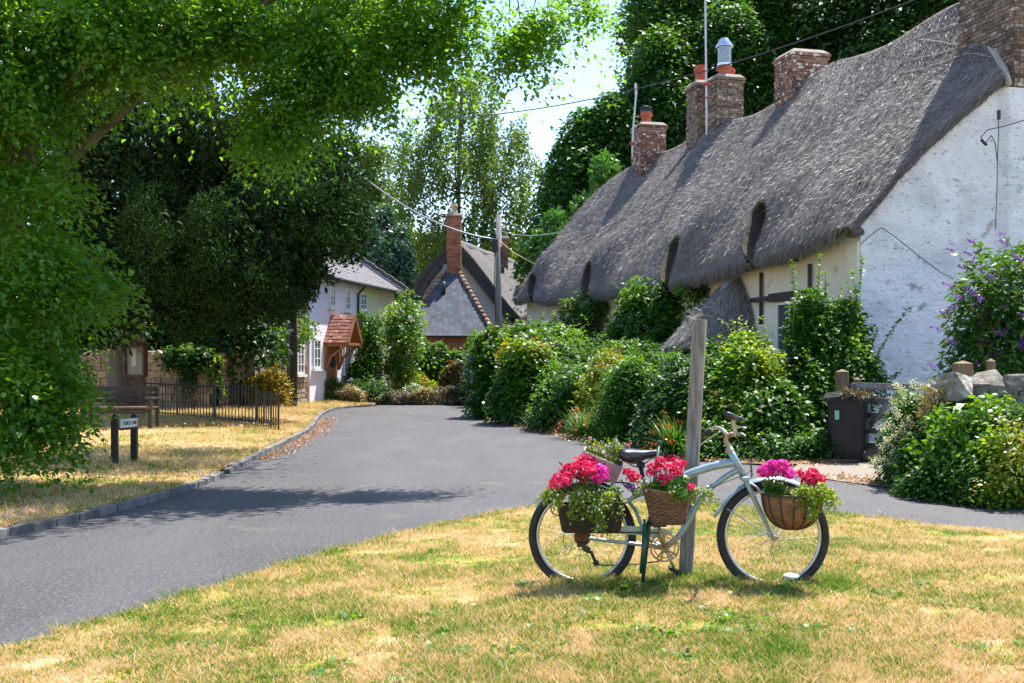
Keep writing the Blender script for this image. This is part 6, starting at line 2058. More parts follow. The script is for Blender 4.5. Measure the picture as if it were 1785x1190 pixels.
q = MB(); q.box(bxc + bxw * 0.03, (0.23, 0.126, 0.01), (bxu, bxn, bxw)); q.build('compost', SOIL, wb)


def geranium(label, heads, base, leafpts, soil_r, name='geranium', leafk='bright', nleaf=70, lsize=0.034, hr=0.032, group=None):
    t = thing(name, label, 'flowers', base)
    q = MB()
    for (px, py, dy, col, s_) in heads:
        c = K(px, py, dy)
        b0 = Vector(base) + Vector((random.uniform(-1, 1) * soil_r, random.uniform(-.5, .5) * 0.05, 0))
        q.tube(bend(b0, c, 5, 0.1), 0.0022, 4)
    q.build('stems', GSTEM, t)
    for (px, py, dy, col, s_) in heads:
        c = np.array(K(px, py, dy)); nf_ = 24; r_ = hr * s_
        d = unit(rng.normal(size=(nf_, 3)) + np.array([0, -0.3, 0.35])); fc_ = c + d * r_ * rng.uniform(0.75, 1.1, (nf_, 1)) * np.array([1.15, 1.15, 0.85])
        # each floret five petals
        e1_ = unit(np.cross(d, rng.normal(size=d.shape))); e2_ = np.cross(d, e1_)
        pos, nr_, dr_2 = [], [], []
        for k in range(5):
            a = 2 * math.pi * k / 5; dd = e1_ * math.cos(a) + e2_ * math.sin(a)
            pos.append(fc_); nr_.append(d * 1.0 - dd * 0.35 + rng.normal(size=d.shape) * .15); dr_2.append(dd)
        leaves('flower_head', np.concatenate(pos), np.concatenate(nr_), np.concatenate(dr_2), 0.0135 * s_ ** 0.3, L[col], t, HEX, tone=np.tile(rng.random(nf_), 5))
    pts = []
    lp = np.array([tuple(K(x, y, dy)) for x, y, dy, r_ in leafpts]); lr = np.array([r_ for *_, r_ in leafpts])
    idx = rng.integers(0, len(lp), nleaf)
    d = unit(rng.normal(size=(nleaf, 3)))
    pos = lp[idx] + d * lr[idx][:, None] * rng.random((nleaf, 1)) ** 0.5
    ROUND = np.array([(0, 0, 0)] + [(0.5 - 0.52 * math.cos(a), 0.55 * math.sin(a), 0.10 * math.cos(2 * a)) for a in np.linspace(0.5, 2 * math.pi - 0.5, 9)])
    leaves('leaves', pos, d * 0.5 + np.array([0, -0.5, 0.9]) + rng.normal(size=d.shape) * .35, rng.normal(size=d.shape), lsize * rng.uniform(0.8, 1.5, nleaf), L[leafk], t, ROUND, tone=rng.random(nleaf))
    return t


def trailing(label, pts, n, leafk='bright', lsize=0.014, white=0, base=None, spread=0.012, strands=26, reach=0.12, name='trailing_plant', cat='trailing plant'):
    """strands that start near pts[i]=(px,py,dy,px2,py2) and hang to px2,py2 with small leaves"""
    t = thing(name, label, cat, base)
    q = MB(); P = []; 
    for k in range(strands):
        x0, y0, d0, x1, y1, d1 = random.choice(pts)
        a = K(x0 + random.uniform(-6, 6), y0 + random.uniform(-3, 3), d0); b = K(x1 + random.uniform(-9, 9), y1 + random.uniform(-9, 9), d1 + random.uniform(-.03, .03))
        mid = a.lerp(b, 0.5) + UP * 0.035 + Vector((0, -0.015, 0))
        c = curve([a, mid, b], 9)
        q.tube(c, 0.0014, 4, cap=False)
        m = max(3, n // strands)
        for _ in range(m): P.append(random.choice(c))
    q.build('stems', GSTEM, t)
    P = np.array([tuple(p) for p in P]); P = P + rng.normal(0, spread, P.shape)
    leaves('leaves', P, rng.normal(size=P.shape) * .7 + np.array([0, -.5, .8]), rng.normal(size=P.shape) + np.array([0, 0, -.3]), lsize * rng.uniform(.7, 1.5, len(P)), L[leafk], t, KITE, tone=rng.random(len(P)))
    if white:
        i = rng.integers(0, len(P), white); c = P[i] + np.array([0, -0.018, 0.004])
        pp = np.repeat(c, 5, 0); a = np.tile(np.arange(5) * 2 * math.pi / 5, white)
        dd = np.stack([np.cos(a), 0 * a - .1, np.sin(a)], -1)
        leaves('flowers', pp, np.array([0, -1, .2]) + rng.normal(size=pp.shape) * .2, dd, 0.007, L['white'], t, HEX, 'stuff')
    return t


rh = []
for k in range(30):
    x = random.uniform(958, 1056); y = np.interp(x, [955, 975, 1000, 1030, 1058], [848, 836, 818, 822, 826]) + random.uniform(-10, 14)
    rh.append((x, y, -0.17 + random.uniform(-.07, .07), 'red' if x < 1036 else 'magenta', random.uniform(0.8, 1.15)))
rh += [(1020, 800, -.1, 'red', 1.1), (1010, 806, -.12, 'red', 1.1), (1030, 806, -.1, 'red', 1.0), (1045, 818, -.15, 'magenta', 1.1), (1053, 826, -.18, 'magenta', 1.0)]
geranium('mass of red and pink geraniums in the black trough beside the rear wheel', rh, K(1030, 882, -0.17), [(x, 858, -.17, .05) for x in (975, 1000, 1025, 1050, 1070)], 0.15, nleaf=60)
tp_ = []
for x in range(965, 1085, 9):
    tp_.append((x, 862, -0.2, x + (x - 1030) * 0.12, 890 + 12 * math.sin(x), -0.29))
tp_ += [(1040, 872, -.25, 1046, 922, -.3)] * 4 + [(1045, 866, -.22, 1030, 905, -.29)] * 2 + [(975, 862, -.2, 940, 872, -.2)] * 2
trailing('pale green trailing bacopa with tiny white flowers spilling over the black trough', tp_, 2200, 'yellow', 0.014, 60, K(1030, 880, -0.2), 0.011, 70)
bp_ = [(random.uniform(1022, 1088), random.uniform(768, 790)) for _ in range(16)]
trailing('sparse pale yellow bedding plant growing in the wooden box on the rack', [(x, 800 + (x - 1040) * .2, -.02, x + random.uniform(-6, 6), y, -.02 + random.uniform(-.05, .05)) for x, y in bp_], 700, 'yellow', 0.013, 12, K(1046, 804, -0.02), 0.012, 34)
geranium('small lilac and pink pansies in the wooden box on the rack', [(1073, 767, -.02, 'lilac', .4), (1028, 764, -.04, 'pink', .35), (1063, 779, -.05, 'lilac', .4), (1094, 777, 0, 'pink', .4), (1037, 778, -.03, 'pink', .4)], K(1050, 802, -.02), [(1045, 790, -.02, .03), (1070, 792, -.02, .03)], 0.06, 'pansies', 'bright', 12, 0.016, hr=0.018)

# wicker basket
wc_ = K(1163, 885, -0.2)
wk = thing('wicker_basket', 'brown woven wicker basket strapped to the middle of the bicycle', 'basket', K(1163, 912, -0.2))
WICK = surf('wicker', [(0.3, (0.11, 0.055, 0.032)), (0.7, (0.25, 0.14, 0.085))], 30, rough=0.6, bump=0.4, rand=0.2)
ns = 28; NRr = 15
def wick(v, a, off=0.0):
    c = K(1160 + 6 * v, 857 + 54 * v, -0.2); rx = (0.132 - 0.034 * v) * (1 - 0.35 * max(0, v - 0.85)); ry = 0.095 - 0.03 * v
    return c + fwd * (math.cos(a) * (rx + off)) + lat * (math.sin(a) * (ry + off)) + UP * (-(0.02) * math.cos(a) * (1 - v))
for r_ in range(NRr):
    v = r_ / (NRr - 1); q = MB(); N_ = ns * 4
    q.tube([wick(v, 2 * math.pi * k / N_, 0.005 * math.cos(math.pi * (k / 4.0) * 1.0 + (math.pi if r_ % 2 else 0)))for k in range(N_ + 1)], 0.0066, 5, cap=False)
    q.build('woven_strand', WICK, wk, smooth=True)
for k in range(ns):
    a = 2 * math.pi * (k + 0.0) / ns; q = MB(); q.tube([wick(v, a) for v in np.linspace(0, 1, 6)], 0.003, 4); q.build('stake', WICK, wk)
q = MB(); q.tube([wick(-0.02, 2 * math.pi * k / 60) for k in range(61)], 0.010, 6); q.build('rim', WICK, wk, smooth=True)
q = MB(); q.add([wick(1.0, 2 * math.pi * k / 24) for k in range(24)], [tuple(range(24))]); q.build('base', WICK, wk)
q = MB(); q.add([wick(0.1, 2 * math.pi * k / 24, -.008) for k in range(24)], [tuple(range(24))]); q.build('compost', SOIL, wk)
q = MB(); q.box(K(1140, 905, -0.15), (0.07, 0.06, 0.04), (fwd, lat, UP)); q.build('bracket', PLAST, wk, bevel=0.01)
hs = []
for k in range(9): hs.append((random.uniform(1150, 1190), random.uniform(800, 822), -.2 + random.uniform(-.06, .06), 'red', random.uniform(.8, 1.05)))
hs += [(1136, 812, -.2, 'red', .7), (1134, 824, -.2, 'red', .7), (1156, 838, -.25, 'red', .9), (1162, 833, -.25, 'red', .9), (1182, 826, -.25, 'red', .75), (1204, 848, -.26, 'red', .65), (1151, 832, -.24, 'red', .7)]
geranium('bright red geranium with round leaves filling the wicker basket', hs, K(1163, 860, -0.2), [(1150, 848, -.24, .035), (1170, 845, -.26, .04), (1190, 838, -.26, .035), (1185, 856, -.28, .03), (1140, 850, -.24, .025)], 0.08, nleaf=110, lsize=0.03)
geranium('small red geranium sprig with purple buds between saddle post and wicker basket', [(1094, 822, -.15, 'red', .8), (1103, 828, -.16, 'red', .9), (1110, 834, -.17, 'red', .8), (1099, 834, -.16, 'red', .6), (1096, 846, -.14, 'purple', .5), (1103, 850, -.14, 'purple', .5)], K(1112, 866, -.15), [(1108, 858, -.15, .02)], 0.02, nleaf=8, lsize=0.02)
trailing('olive green trailing plant with white flowers falling right from the wicker basket', [(1195, 858, -.24, 1238, 880, -.26), (1195, 858, -.24, 1246, 872, -.24), (1190, 860, -.24, 1218, 884, -.27), (1170, 862, -.28, 1172, 878, -.31), (1135, 856, -.22, 1122, 850, -.24)], 620, 'yellow', 0.014, 26, K(1195, 862, -.22), 0.010, 26)
# coir basket on the front
cb = thing('coir_basket', 'brown coconut fibre hanging basket with black iron bands over the front wheel', 'basket', K(1381, 918, -0.16))
COIR = surf('coir fibre', [(0.3, (0.13, 0.06, 0.03)), (0.7, (0.30, 0.16, 0.085))], 25, rough=0.95, bump=1.0, bscale=60, bdist=0.01)
def bowl(v, a, off=0.0, ph=None):
    th = v * math.pi / 2; wob_ = 1 + 0.02 * math.sin(a * 9) * math.sin(2 * th)
    rx = (0.178 + off) * math.cos(th) ** 0.75 * wob_; ry = (0.125 + off) * math.cos(th) ** 0.75 * wob_
    return K(1381, 861, -0.16) + fwd * (math.cos(a) * rx) + lat * (math.sin(a) * ry) - UP * ((0.205 + off) * math.sin(th))
P = [[bowl(v, a, 0.004 * noise.noise(Vector((a * 4, v * 9, 0)))) for a in np.linspace(0, 2 * math.pi, 61)] for v in np.linspace(0, 0.98, 20)]
q = MB(); q.grid(P); q.build('liner', COIR, cb, smooth=True)
q = MB(); q.add([bowl(0.12, 2 * math.pi * k / 30, -.004) for k in range(30)], [tuple(range(30))]); q.build('compost', SOIL, cb)
for k in range(14):
    a = 2 * math.pi * k / 14 + 0.15; q = MB(); q.tube([bowl(v, a, 0.005) for v in np.linspace(0, 0.97, 10)], 0.0045, 5); q.build('iron_band', DARKM, cb, smooth=True)
q = MB(); q.tube([bowl(0, a, 0.006) for a in np.linspace(0, 2 * math.pi, 49)], 0.006, 6, cap=False); q.build('rim', DARKM, cb, smooth=True)
nc_ = 1500; aa = rng.uniform(0, 2 * math.pi, nc_); vv = rng.uniform(0, .95, nc_)
pos = np.array([tuple(bowl(v, a, 0.004)) for v, a in zip(vv, aa)])
leaves('coir_fibres', pos, rng.normal(size=pos.shape), rng.normal(size=pos.shape) + np.array([0, -.2, -.5]), rng.uniform(0.01, 0.03, nc_), L['litter'], cb, np.array([(0, -.03, 0), (1, 0, 0), (0, .03, 0)]), 'stuff')
hs = []
for k in range(19): 
    x = random.uniform(1324, 1384); hs.append((x, np.interp(x, [1326, 1345, 1365, 1382], [822, 812, 812, 828]) + random.uniform(-5, 12), -.16 + random.uniform(-.06, .06), 'magenta', random.uniform(.8, 1.05)))
geranium('magenta pink geranium in the left half of the coir basket', hs, K(1355, 862, -.16), [(1340, 850, -.18, .035), (1360, 855, -.2, .03), (1350, 845, -.16, .03)], 0.05, nleaf=80, lsize=0.033)
hs = [(random.uniform(1398, 1432), random.uniform(819, 840), -.16 + random.uniform(-.04, .04), 'red', random.uniform(.75, 1.0)) for k in range(12)]
geranium('red geranium in the right half of the coir basket', hs, K(1410, 862, -.16), [(1405, 853, -.18, .03), (1420, 858, -.17, .03)], 0.04, nleaf=40, lsize=0.022, leafk='yellow')
tq_ = [(1385 + i * 6, 858, -.2, 1385 + i * 10, 872 + 14 * math.sin(i * 1.9), -.29) for i in range(8)] + [(1425, 858, -.16, 1456, 874, -.18), (1420, 858, -.2, 1450, 882, -.22), (1405, 862, -.25, 1410, 905, -.30), (1408, 862, -.25, 1414, 895, -.30)]
trailing('light green trailing foliage spilling over the right side of the coir basket', tq_, 1700, 'yellow', 0.016, 14, K(1410, 862, -.2), 0.011, 50)

# ================================================================== TREES
def tree(name, label, base, top_, r0, blobs, leafk, size, nc, per, cr, shape=HEX, nlimb=None, twigs=3, extra=None, loose=0, **kw):
    t = thing(name, label, 'tree', base)
    limbs(base, top_, blobs, r0, t, nlimb=nlimb, twigs=twigs)
    foliage('crown', blobs, nc, per, cr, size, L[leafk], t, shape, **kw)
    if extra: extra(t)
    return t


# --- the lime overhanging from the left
lb = [BL(40, 30, 13.5, 140, 100, 1.2), BL(170, 40, 13.5, 110, 90, 1.2), BL(25, 165, 13, 85, 70, 1.0), BL(300, 25, 13.8, 120, 62, 1.0), BL(245, 70, 13.5, 75, 38, .8),
      BL(400, 35, 14.2, 95, 65, 1.0), BL(520, 100, 14.4, 80, 95, 1.0), BL(500, 185, 14.2, 62, 55, .7), BL(455, 235, 14.2, 28, 28, .4), BL(620, 45, 14.5, 110, 78, 1.0), BL(615, 115, 14.5, 62, 58, .7),
      BL(600, 160, 14.5, 42, 24, .4), BL(650, 165, 14.5, 24, 18, .3), BL(735, 35, 14.6, 80, 56, .8), BL(735, 90, 14.6, 30, 30, .4), BL(825, 22, 14.8, 56, 50, .6), BL(900, 80, 14.8, 36, 32, .4), BL(950, 35, 15, 50, 26, .5), BL(925, 60, 15, 36, 18, .4), BL(1015, 10, 15.2, 44, 20, .4),
      BL(70, 310, 12.8, 75, 42, .9), BL(20, 400, 12.8, 90, 60, .9), BL(110, 430, 12.8, 85, 34, .8), BL(40, 500, 12.6, 130, 46, 1.0), BL(150, 495, 12.8, 70, 34, .8), BL(40, 600, 12.4, 90, 50, 1.0), BL(75, 655, 12.2, 82, 46, 1.0),
      BL(30, 725, 12.0, 68, 46, .8), BL(85, 720, 12.2, 48, 42, .6), BL(118, 655, 12.4, 36, 12, .4), BL(95, 690, 12.3, 28, 18, .4), BL(-80, 600, 12.2, 120, 160, 1.2), BL(-120, 300, 13, 160, 200, 1.4), BL(-80, 60, 13.5, 140, 140, 1.4)]
hi = [BL(100, -150, 13.8, 260, 130, 2.0, .5), BL(450, -160, 14.3, 260, 140, 1.9, .5), BL(690, -130, 14.8, 150, 110, 1.5, .5)]


def lime_extra(t):
    # the leaves that show largest, one by one
    p, N, Dv, tn = cloud(lb, 260, 8, 0.14, shell=0.05)
    scr = np.stack([CX + F * p[:, 0] / p[:, 1], HY - F * (p[:, 2] - CH) / p[:, 1]], -1)
    ok = np.where((scr[:, 0] > 5) & (scr[:, 0] < 1080) & (scr[:, 1] > 5) & (N[:, 1] < 0.35))[0][:290]
    var = []
    LF = np.array([(0, 0, 0), (0.02, 0.22, 0.03), (0.22, 0.45, 0.06), (0.5, 0.42, 0.05), (0.8, 0.2, 0), (1.08, 0, -0.06), (0.8, -0.2, 0), (0.5, -0.42, 0.05), (0.22, -0.45, 0.06), (0.02, -0.22, 0.03)])
    for v in range(4):
        var.append(mesh_np('leaf', LF * 1.0, len(LF), L['lime'], {'tone': [0.2 + 0.25 * v]}))
    for k, i in enumerate(ok):
        o = link('leaf', var[k % 4], t, tuple(p[i] + N[i] * 0.03))
        n_ = Vector(N[i]); d_ = Vector(Dv[i]); d_ = (d_ - n_ * d_.dot(n_)).normalized(); b_ = n_.cross(d_)
        o.rotation_euler = Matrix((d_, b_, n_)).transposed().to_euler(); s = random.uniform(.068, .088); o.scale = (s, s, s)
    # bare drooping twigs where the sky shows
    q = MB()
    for px0, py0, px1, py1 in ((885, -30, 888, 45), (893, -30, 905, 40), (900, -20, 908, 35), (940, -20, 928, 22), (950, -20, 960, 25), (860, 10, 905, 80), (700, 40, 790, 90), (620, 80, 665, 170), (1010, -30, 1030, 10)):
        q.tube(bend(PX(px0, py0, 14.9), PX(px1, py1, 14.9), 5, 0.08), [0.014, 0.012, 0.01, 0.008, 0.005, 0.003], 5)
    q.tube(bend(PX(120, 150, 13.4), PX(178, 88, 12.9), 6, 0.05), [0.05, 0.048, 0.045, 0.04, 0.03, 0.02, 0.01], 7)
    q.build('twigs', TWIG, t, smooth=True, kind='stuff')


lt = thing('lime_tree', 'spreading lime tree overhanging the road from the left with bright sunlit leaves', 'tree', (-6.6, 13.6, 0.1))
limbs((-6.6, 13.6, 0.0), (-5.4, 14.0, 8.0), hi + hi + [lb[0], lb[3]], 0.34, lt, twigs=7)
foliage('crown', lb, 3300, 28, 0.145, 0.070, L['lime'], lt, KITE, shell=0.7, spray=True)
foliage('inner_crown', [b for b in lb if b[2] > 3.6], 1000, 18, 0.2, 0.07, L['lime'], lt, KITE, shell=0.95)
foliage('far_crown', [BL(380, 0, 18.5, 120, 80, 2.4), BL(520, 0, 19.5, 110, 80, 2.4), BL(230, -30, 18, 150, 70, 2.4), BL(640, -20, 19, 100, 80, 2.2), BL(90, 0, 17.5, 130, 90, 2.4)], 900, 26, 0.26, 0.10, L['lime'], lt, KITE, shell=0.7, spray=True)
foliage('upper_crown', hi, 520, 24, 0.30, 0.10, L['lime'], lt, KITE, shell=0.9)
foliage('fringe', [b for b in lb if b[3] < 0.45 or b[2] > 3.0], 420, 18, 0.12, 0.068, L['lime'], lt, KITE, shell=0.15, spray=True, droop=0.12)
lime_extra(lt)
# --- yew
yb = [BL(200, 330, 27, 150, 170, 1.8), BL(330, 250, 28, 170, 130, 2.2), BL(330, 400, 27.5, 150, 150, 2), BL(440, 330, 28, 130, 150, 2), BL(500, 420, 26.5, 80, 120, 1.0), BL(560, 385, 27, 55, 105, .9), BL(600, 355, 28, 38, 95, .8),
      BL(520, 290, 28.5, 100, 90, 1.2), BL(590, 290, 28.5, 44, 60, .7), BL(420, 500, 25.8, 80, 78, .9), BL(330, 500, 25.6, 80, 88, .9), BL(230, 500, 25.6, 90, 85, 1), BL(470, 495, 26, 52, 64, .7), BL(130, 470, 26, 80, 120, 1), BL(515, 470, 27, 40, 60, .6),
      BL(210, 170, 28, 120, 70, 1.2), BL(100, 280, 28, 80, 150, 1.5), BL(608, 405, 28, 26, 55, .5), BL(260, 420, 25.2, 55, 90, .7), BL(380, 420, 25.2, 55, 90, .7), BL(300, 545, 25.6, 50, 48, .6), BL(150, 560, 26, 70, 40, .7)]
yt = thing('yew_tree', 'huge dark green yew tree standing over the noticeboard and railings', 'tree', PX(215, 705, 28.5) * 1.0)
yt.location.z = 0.1
limbs((yt.location.x, 28.5, 0.0), (yt.location.x + .6, 28.3, 6.5), yb[:14], 0.5, yt, twigs=3)
p, N, Dv, tn = cloud(yb, 10500, 15, 0.14, shell=0.35, flat=0.6, rnd=0.5, up=0.2)
Dv = unit(N * 0.9 + rng.normal(size=p.shape) * 0.45 + np.array([0, 0, 0.35])); Nn = unit(np.cross(Dv, rng.normal(size=p.shape)))
leaves('crown', p, Nn, Dv, rng.uniform(0.055, 0.12, len(p)), L['yew'], yt, SPRIG, tone=tn)
foliage('inner_crown', [(b[0], b[1] + .2, b[2], b[3] * .72, b[4] * .72, b[5] * .72, 1) for b in yb], 3600, 14, 0.3, 0.19, L['yew'], yt, SPRIG, shell=0.6)
# --- weeping birch
bb = [BL(800, 200, 66, 70, 80, 2.5), BL(830, 160, 66, 50, 50, 2), BL(740, 250, 65, 60, 70, 2), BL(880, 240, 66, 50, 80, 2), BL(860, 330, 64, 60, 80, 2), BL(790, 330, 64, 80, 90, 2.5), BL(720, 370, 65, 60, 80, 2), BL(915, 310, 66, 36, 60, 1.5),
      BL(900, 400, 65, 50, 70, 1.5), BL(780, 430, 64, 90, 70, 2.5), BL(700, 290, 66, 30, 60, 1.2)]
bt = thing('birch_tree', 'tall weeping silver birch with hanging sprays behind the far thatched cottage', 'tree', (PX(805, 0, 66).x, 66, 0))
limbs((bt.location.x, 66, 0), tuple(PX(805, 150, 66)), bb, 0.2, bt, twigs=6)
ns_ = 1500
c, cn = sample_blobs(bb, ns_, 0.6)
Ls = rng.uniform(0.8, 2.6, ns_); per = 24
tt2 = np.linspace(0, 1, per)[None, :, None]
p = c[:, None, :] + np.array([0, 0, -1.0]) * Ls[:, None, None] * tt2 + (cn * 0.35)[:, None, :] * np.sqrt(tt2) + rng.normal(0, 0.10, (ns_, per, 3))
p = p.reshape(-1, 3); 
leaves('crown', p, rng.normal(size=p.shape), rng.normal(size=p.shape) + np.array([0, 0, -1.2]), rng.uniform(0.13, 0.24, len(p)), L['birch'], bt, DIA, tone=np.repeat(rng.random(ns_), per) * .6 + rng.random(len(p)) * .4)
# --- sycamores behind the cottage
s1 = [BL(1000, 400, 47, 60, 80, 2), BL(960, 430, 47, 30, 60, 1.3), BL(1020, 305, 48, 52, 80, 2), BL(1075, 230, 49, 62, 80, 2.4), BL(1022, 225, 48, 30, 36, 1.2), BL(1150, 150, 50, 74, 80, 2.6), BL(1090, 340, 48, 80, 90, 2.4), BL(1180, 250, 50, 90, 110, 2.6), BL(1150, 90, 50, 50, 40, 1.6), BL(975, 360, 47, 32, 55, 1.2)]
s2 = [BL(1250, 100, 52, 110, 110, 3), BL(1130, 20, 54, 62, 38, 2), BL(1340, 120, 52, 110, 110, 3), BL(1290, 10, 54, 130, 80, 3), BL(1180, 0, 54, 90, 50, 2.4), BL(1400, 40, 52, 110, 90, 3)]
s3 = [BL(1480, 60, 50, 120, 120, 3), BL(1580, 20, 50, 130, 110, 3), BL(1680, -20, 50, 130, 110, 3), BL(1540, 120, 49, 120, 90, 3), BL(1800, -60, 50, 130, 120, 3)]
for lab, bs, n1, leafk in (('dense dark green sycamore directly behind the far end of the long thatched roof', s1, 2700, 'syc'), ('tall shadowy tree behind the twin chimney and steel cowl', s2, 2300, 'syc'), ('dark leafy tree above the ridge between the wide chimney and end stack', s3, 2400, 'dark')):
    bx = float(np.mean([b[0] for b in bs])); by = float(np.mean([b[1] for b in bs])) + 1
    tree('sycamore_tree', lab, (bx, by, 0), (bx, by, 9), 0.5, bs, leafk, 0.21, int(n1 * 1.25), 24, 0.42, KITE, shell=0.5, spray=True, twigs=2)
# yellow-green cypress in front of the sycamore
cb_ = [BL(1052, 330, 44.5, 16, 60, .5), BL(1030, 380, 44.5, 32, 50, .8), BL(1000, 410, 44.5, 45, 40, .9), BL(975, 440, 44.5, 45, 40, .9)]
tree('conifer_tree', 'light green feathery cypress in front of the sycamore beside the roof end', (PX(1010, 0, 45).x, 45, 0), tuple(PX(1052, 280, 45)), 0.15, cb_, 'conifer', 0.30, 460, 22, 0.22, SPRIG, shell=0.5, up=-0.1, rnd=0.6)
cb_ = [BL(665, 420, 60, 40, 60, 1.2), BL(640, 460, 60, 45, 60, 1.2), BL(690, 470, 60, 30, 50, 1.2)]
tree('conifer_tree', 'blue green conifer between the yew and the birch above the slate roof', (PX(660, 0, 60).x, 60, 0), tuple(PX(665, 370, 60)), 0.18, cb_, 'bluecon', 0.30, 600, 20, 0.25, SPRIG, shell=0.5)
cb_ = [BL(640, 300, 70, 36, 60, 1.5), BL(670, 350, 70, 30, 50, 1.5), BL(620, 360, 70, 40, 60, 1.5)]
tree('birch_tree', 'thin airy birch at the edge of the yew with sky showing through', (PX(640, 0, 70).x, 70, 0), tuple(PX(640, 260, 70)), 0.16, cb_, 'birch', 0.24, 420, 16, 0.4, DIA, shell=0.7)
# far wood
wb_ = [BL(x, y, 85 + (x % 7), 110, 70, 4) for x, y in ((520, 470), (600, 450), (680, 480), (760, 470), (840, 490), (920, 480), (1000, 470), (1090, 430), (420, 480), (300, 480), (150, 480), (0, 480), (560, 560), (700, 570), (850, 570), (1000, 560), (1500, 400), (1750, 400), (-150, 450), (1300, 300))]
wood = foliage('far_wood', wb_ + [BL(x, 600, 80, 150, 60, 3) for x in range(-300, 1300, 150)], 2600, 14, 0.8, 0.8, L['mid'], None, KITE, shell=0.4)
tag(wood, 'dim green wood closing the view beyond the village', 'woodland', kind='stuff')
# hedge behind the garden wall under the yew
sh = shrub
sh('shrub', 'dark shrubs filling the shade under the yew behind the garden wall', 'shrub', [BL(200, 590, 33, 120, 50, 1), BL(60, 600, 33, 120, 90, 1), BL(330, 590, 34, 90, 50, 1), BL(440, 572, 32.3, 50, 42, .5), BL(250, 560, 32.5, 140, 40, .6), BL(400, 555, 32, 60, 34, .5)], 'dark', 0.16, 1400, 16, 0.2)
sh('ivy', 'ivy hanging over the middle of the old garden wall', 'ivy', [BL(320, 620, 30.7, 28, 22, .2), BL(332, 650, 30.7, 14, 30, .12), BL(300, 612, 30.9, 30, 10, .25), BL(358, 622, 30.9, 14, 20, .2)], 'dark', 0.09, 260, 14, 0.07)
sh('ivy', 'bright leafy creeper on the wall top below the yew', 'ivy', [BL(335, 606, 31.2, 28, 9, .3), BL(372, 640, 30.9, 10, 34, .15)], 'bright', 0.11, 110, 12, 0.09)
st_ = [BL(400, 600, 34, 34, 40, .7), BL(440, 590, 34, 44, 45, .8), BL(480, 600, 34.5, 34, 40, .6), BL(515, 575, 35, 20, 30, .5), BL(375, 620, 33.6, 22, 40, .5), BL(540, 575, 35.5, 12, 18, .3)]
stt = thing('small_tree', 'small multi stemmed airy tree growing inside the railings', 'tree', (PX(409, 0, 33).x, 33, 0.2))
q = MB(); b0 = Vector((PX(409, 0, 33).x, 33, 0.1)); q.tube([b0, b0 + UP * 0.75], [0.28, 0.2], 10)
for k in range(16):
    b = random.choice(st_); e = Vector(b[:3]) + Vector((random.uniform(-1, 1) * b[3], random.uniform(-1, 1) * b[4], random.uniform(-.2, 1) * b[5]))
    q.tube(bend(b0 + UP * 0.5, e, 6, 0.06), [0.06, 0.05, 0.04, 0.03, 0.022, 0.015, 0.006], 6)
q.build('trunk', BARK, stt, smooth=True)
foliage('crown', st_, 420, 13, 0.16, 0.085, L['bright'], stt, HEX, shell=0.8)
sh('shrub', 'golden and orange leaved rounded shrub between the railings and black pole', 'shrub', [BL(468, 675, 33, 36, 32, .5), BL(480, 655, 33.3, 22, 22, .4)], 'golden', 0.08, 260, 18, 0.09)
sh('shrub', 'low yellow shrub just left of the black service pole', 'shrub', [BL(494, 675, 35, 10, 28, .3)], 'golden', 0.08, 60, 16, 0.08)

def shoots(parent, lst, D, leafk, ls, dens=26):
    q = MB(); P = []; Dr = []
    for (x0, y0, x1, y1) in lst:
        a, b = PX(x0, y0, D), PX(x1, y1, D + random.uniform(-.2, .2)); c = bend(a, b, 12, 0.05); q.tube(c, list(np.linspace(0.009, 0.002, 13)), 4)
        m = int((b - a).length * dens)
        for k in range(m):
            f = (k + .5) / m * 12; i = int(min(f, 11)); p_ = c[i].lerp(c[i + 1], f - i); an = k * 1.57 + random.uniform(-.3, .3)
            for s in (0, math.pi):
                d = Vector((math.cos(an + s), math.sin(an + s), 0.45)); P.append(tuple(p_)); Dr.append(tuple(d))
    q.build('shoots', GSTEM, parent, kind='stuff')
    P = np.array(P); Dr = np.array(Dr)
    leaves('shoot_leaves', P, np.array([0, 0, 1.0]) + rng.normal(size=P.shape) * .35, Dr + rng.normal(size=P.shape) * .15, ls * rng.uniform(.7, 1.2, len(P)), L[leafk], parent, KITE, 'stuff', tone=rng.random(len(P)))



# ================================================================== FAR FLOWER BED
sh('flowers', 'bright red flowers at the foot of the small name sign', 'flowers', [BL(522, 682, 37.8, 9, 12, .2)], 'bright', 0.06, 60, 14, 0.06, flowers=[('red', 16, 0.11)])
sh('shrub', 'dense green climber clothing the corner of the white house', 'climber', [BL(640, 625, 41, 22, 50, .5), BL(650, 590, 41, 14, 40, .4), BL(635, 655, 40.5, 20, 34, .5), BL(632, 565, 41.4, 8, 22, .2)], 'mid', 0.10, 620, 18, 0.11)
sh('rose_bush', 'tall rambling rose with white blooms against the end of the house', 'rose', [BL(686, 560, 42.5, 26, 42, .8), BL(712, 575, 42, 22, 40, .7), BL(700, 625, 42, 22, 46, .6), BL(674, 610, 42, 16, 46, .5), BL(712, 520, 42.5, 14, 22, .5)], 'bright', 0.12, 420, 16, 0.17, flowers=[('white', 40, 0.12)], stems=10)
sh('shrub', 'dark leafy fig like shrub in front of the brick annex wall', 'shrub', [BL(762, 622, 44, 40, 28, .7), BL(750, 650, 43.5, 20, 34, .5), BL(785, 640, 44, 26, 26, .5)], 'mid', 0.22, 230, 14, 0.15)
sh('shrub', 'rounded copper red shrub below the brick annex', 'shrub', [BL(803, 655, 42.5, 32, 26, .6)], 'copper', 0.10, 240, 18, 0.1, flowers=[('orange', 20, 0.07)])
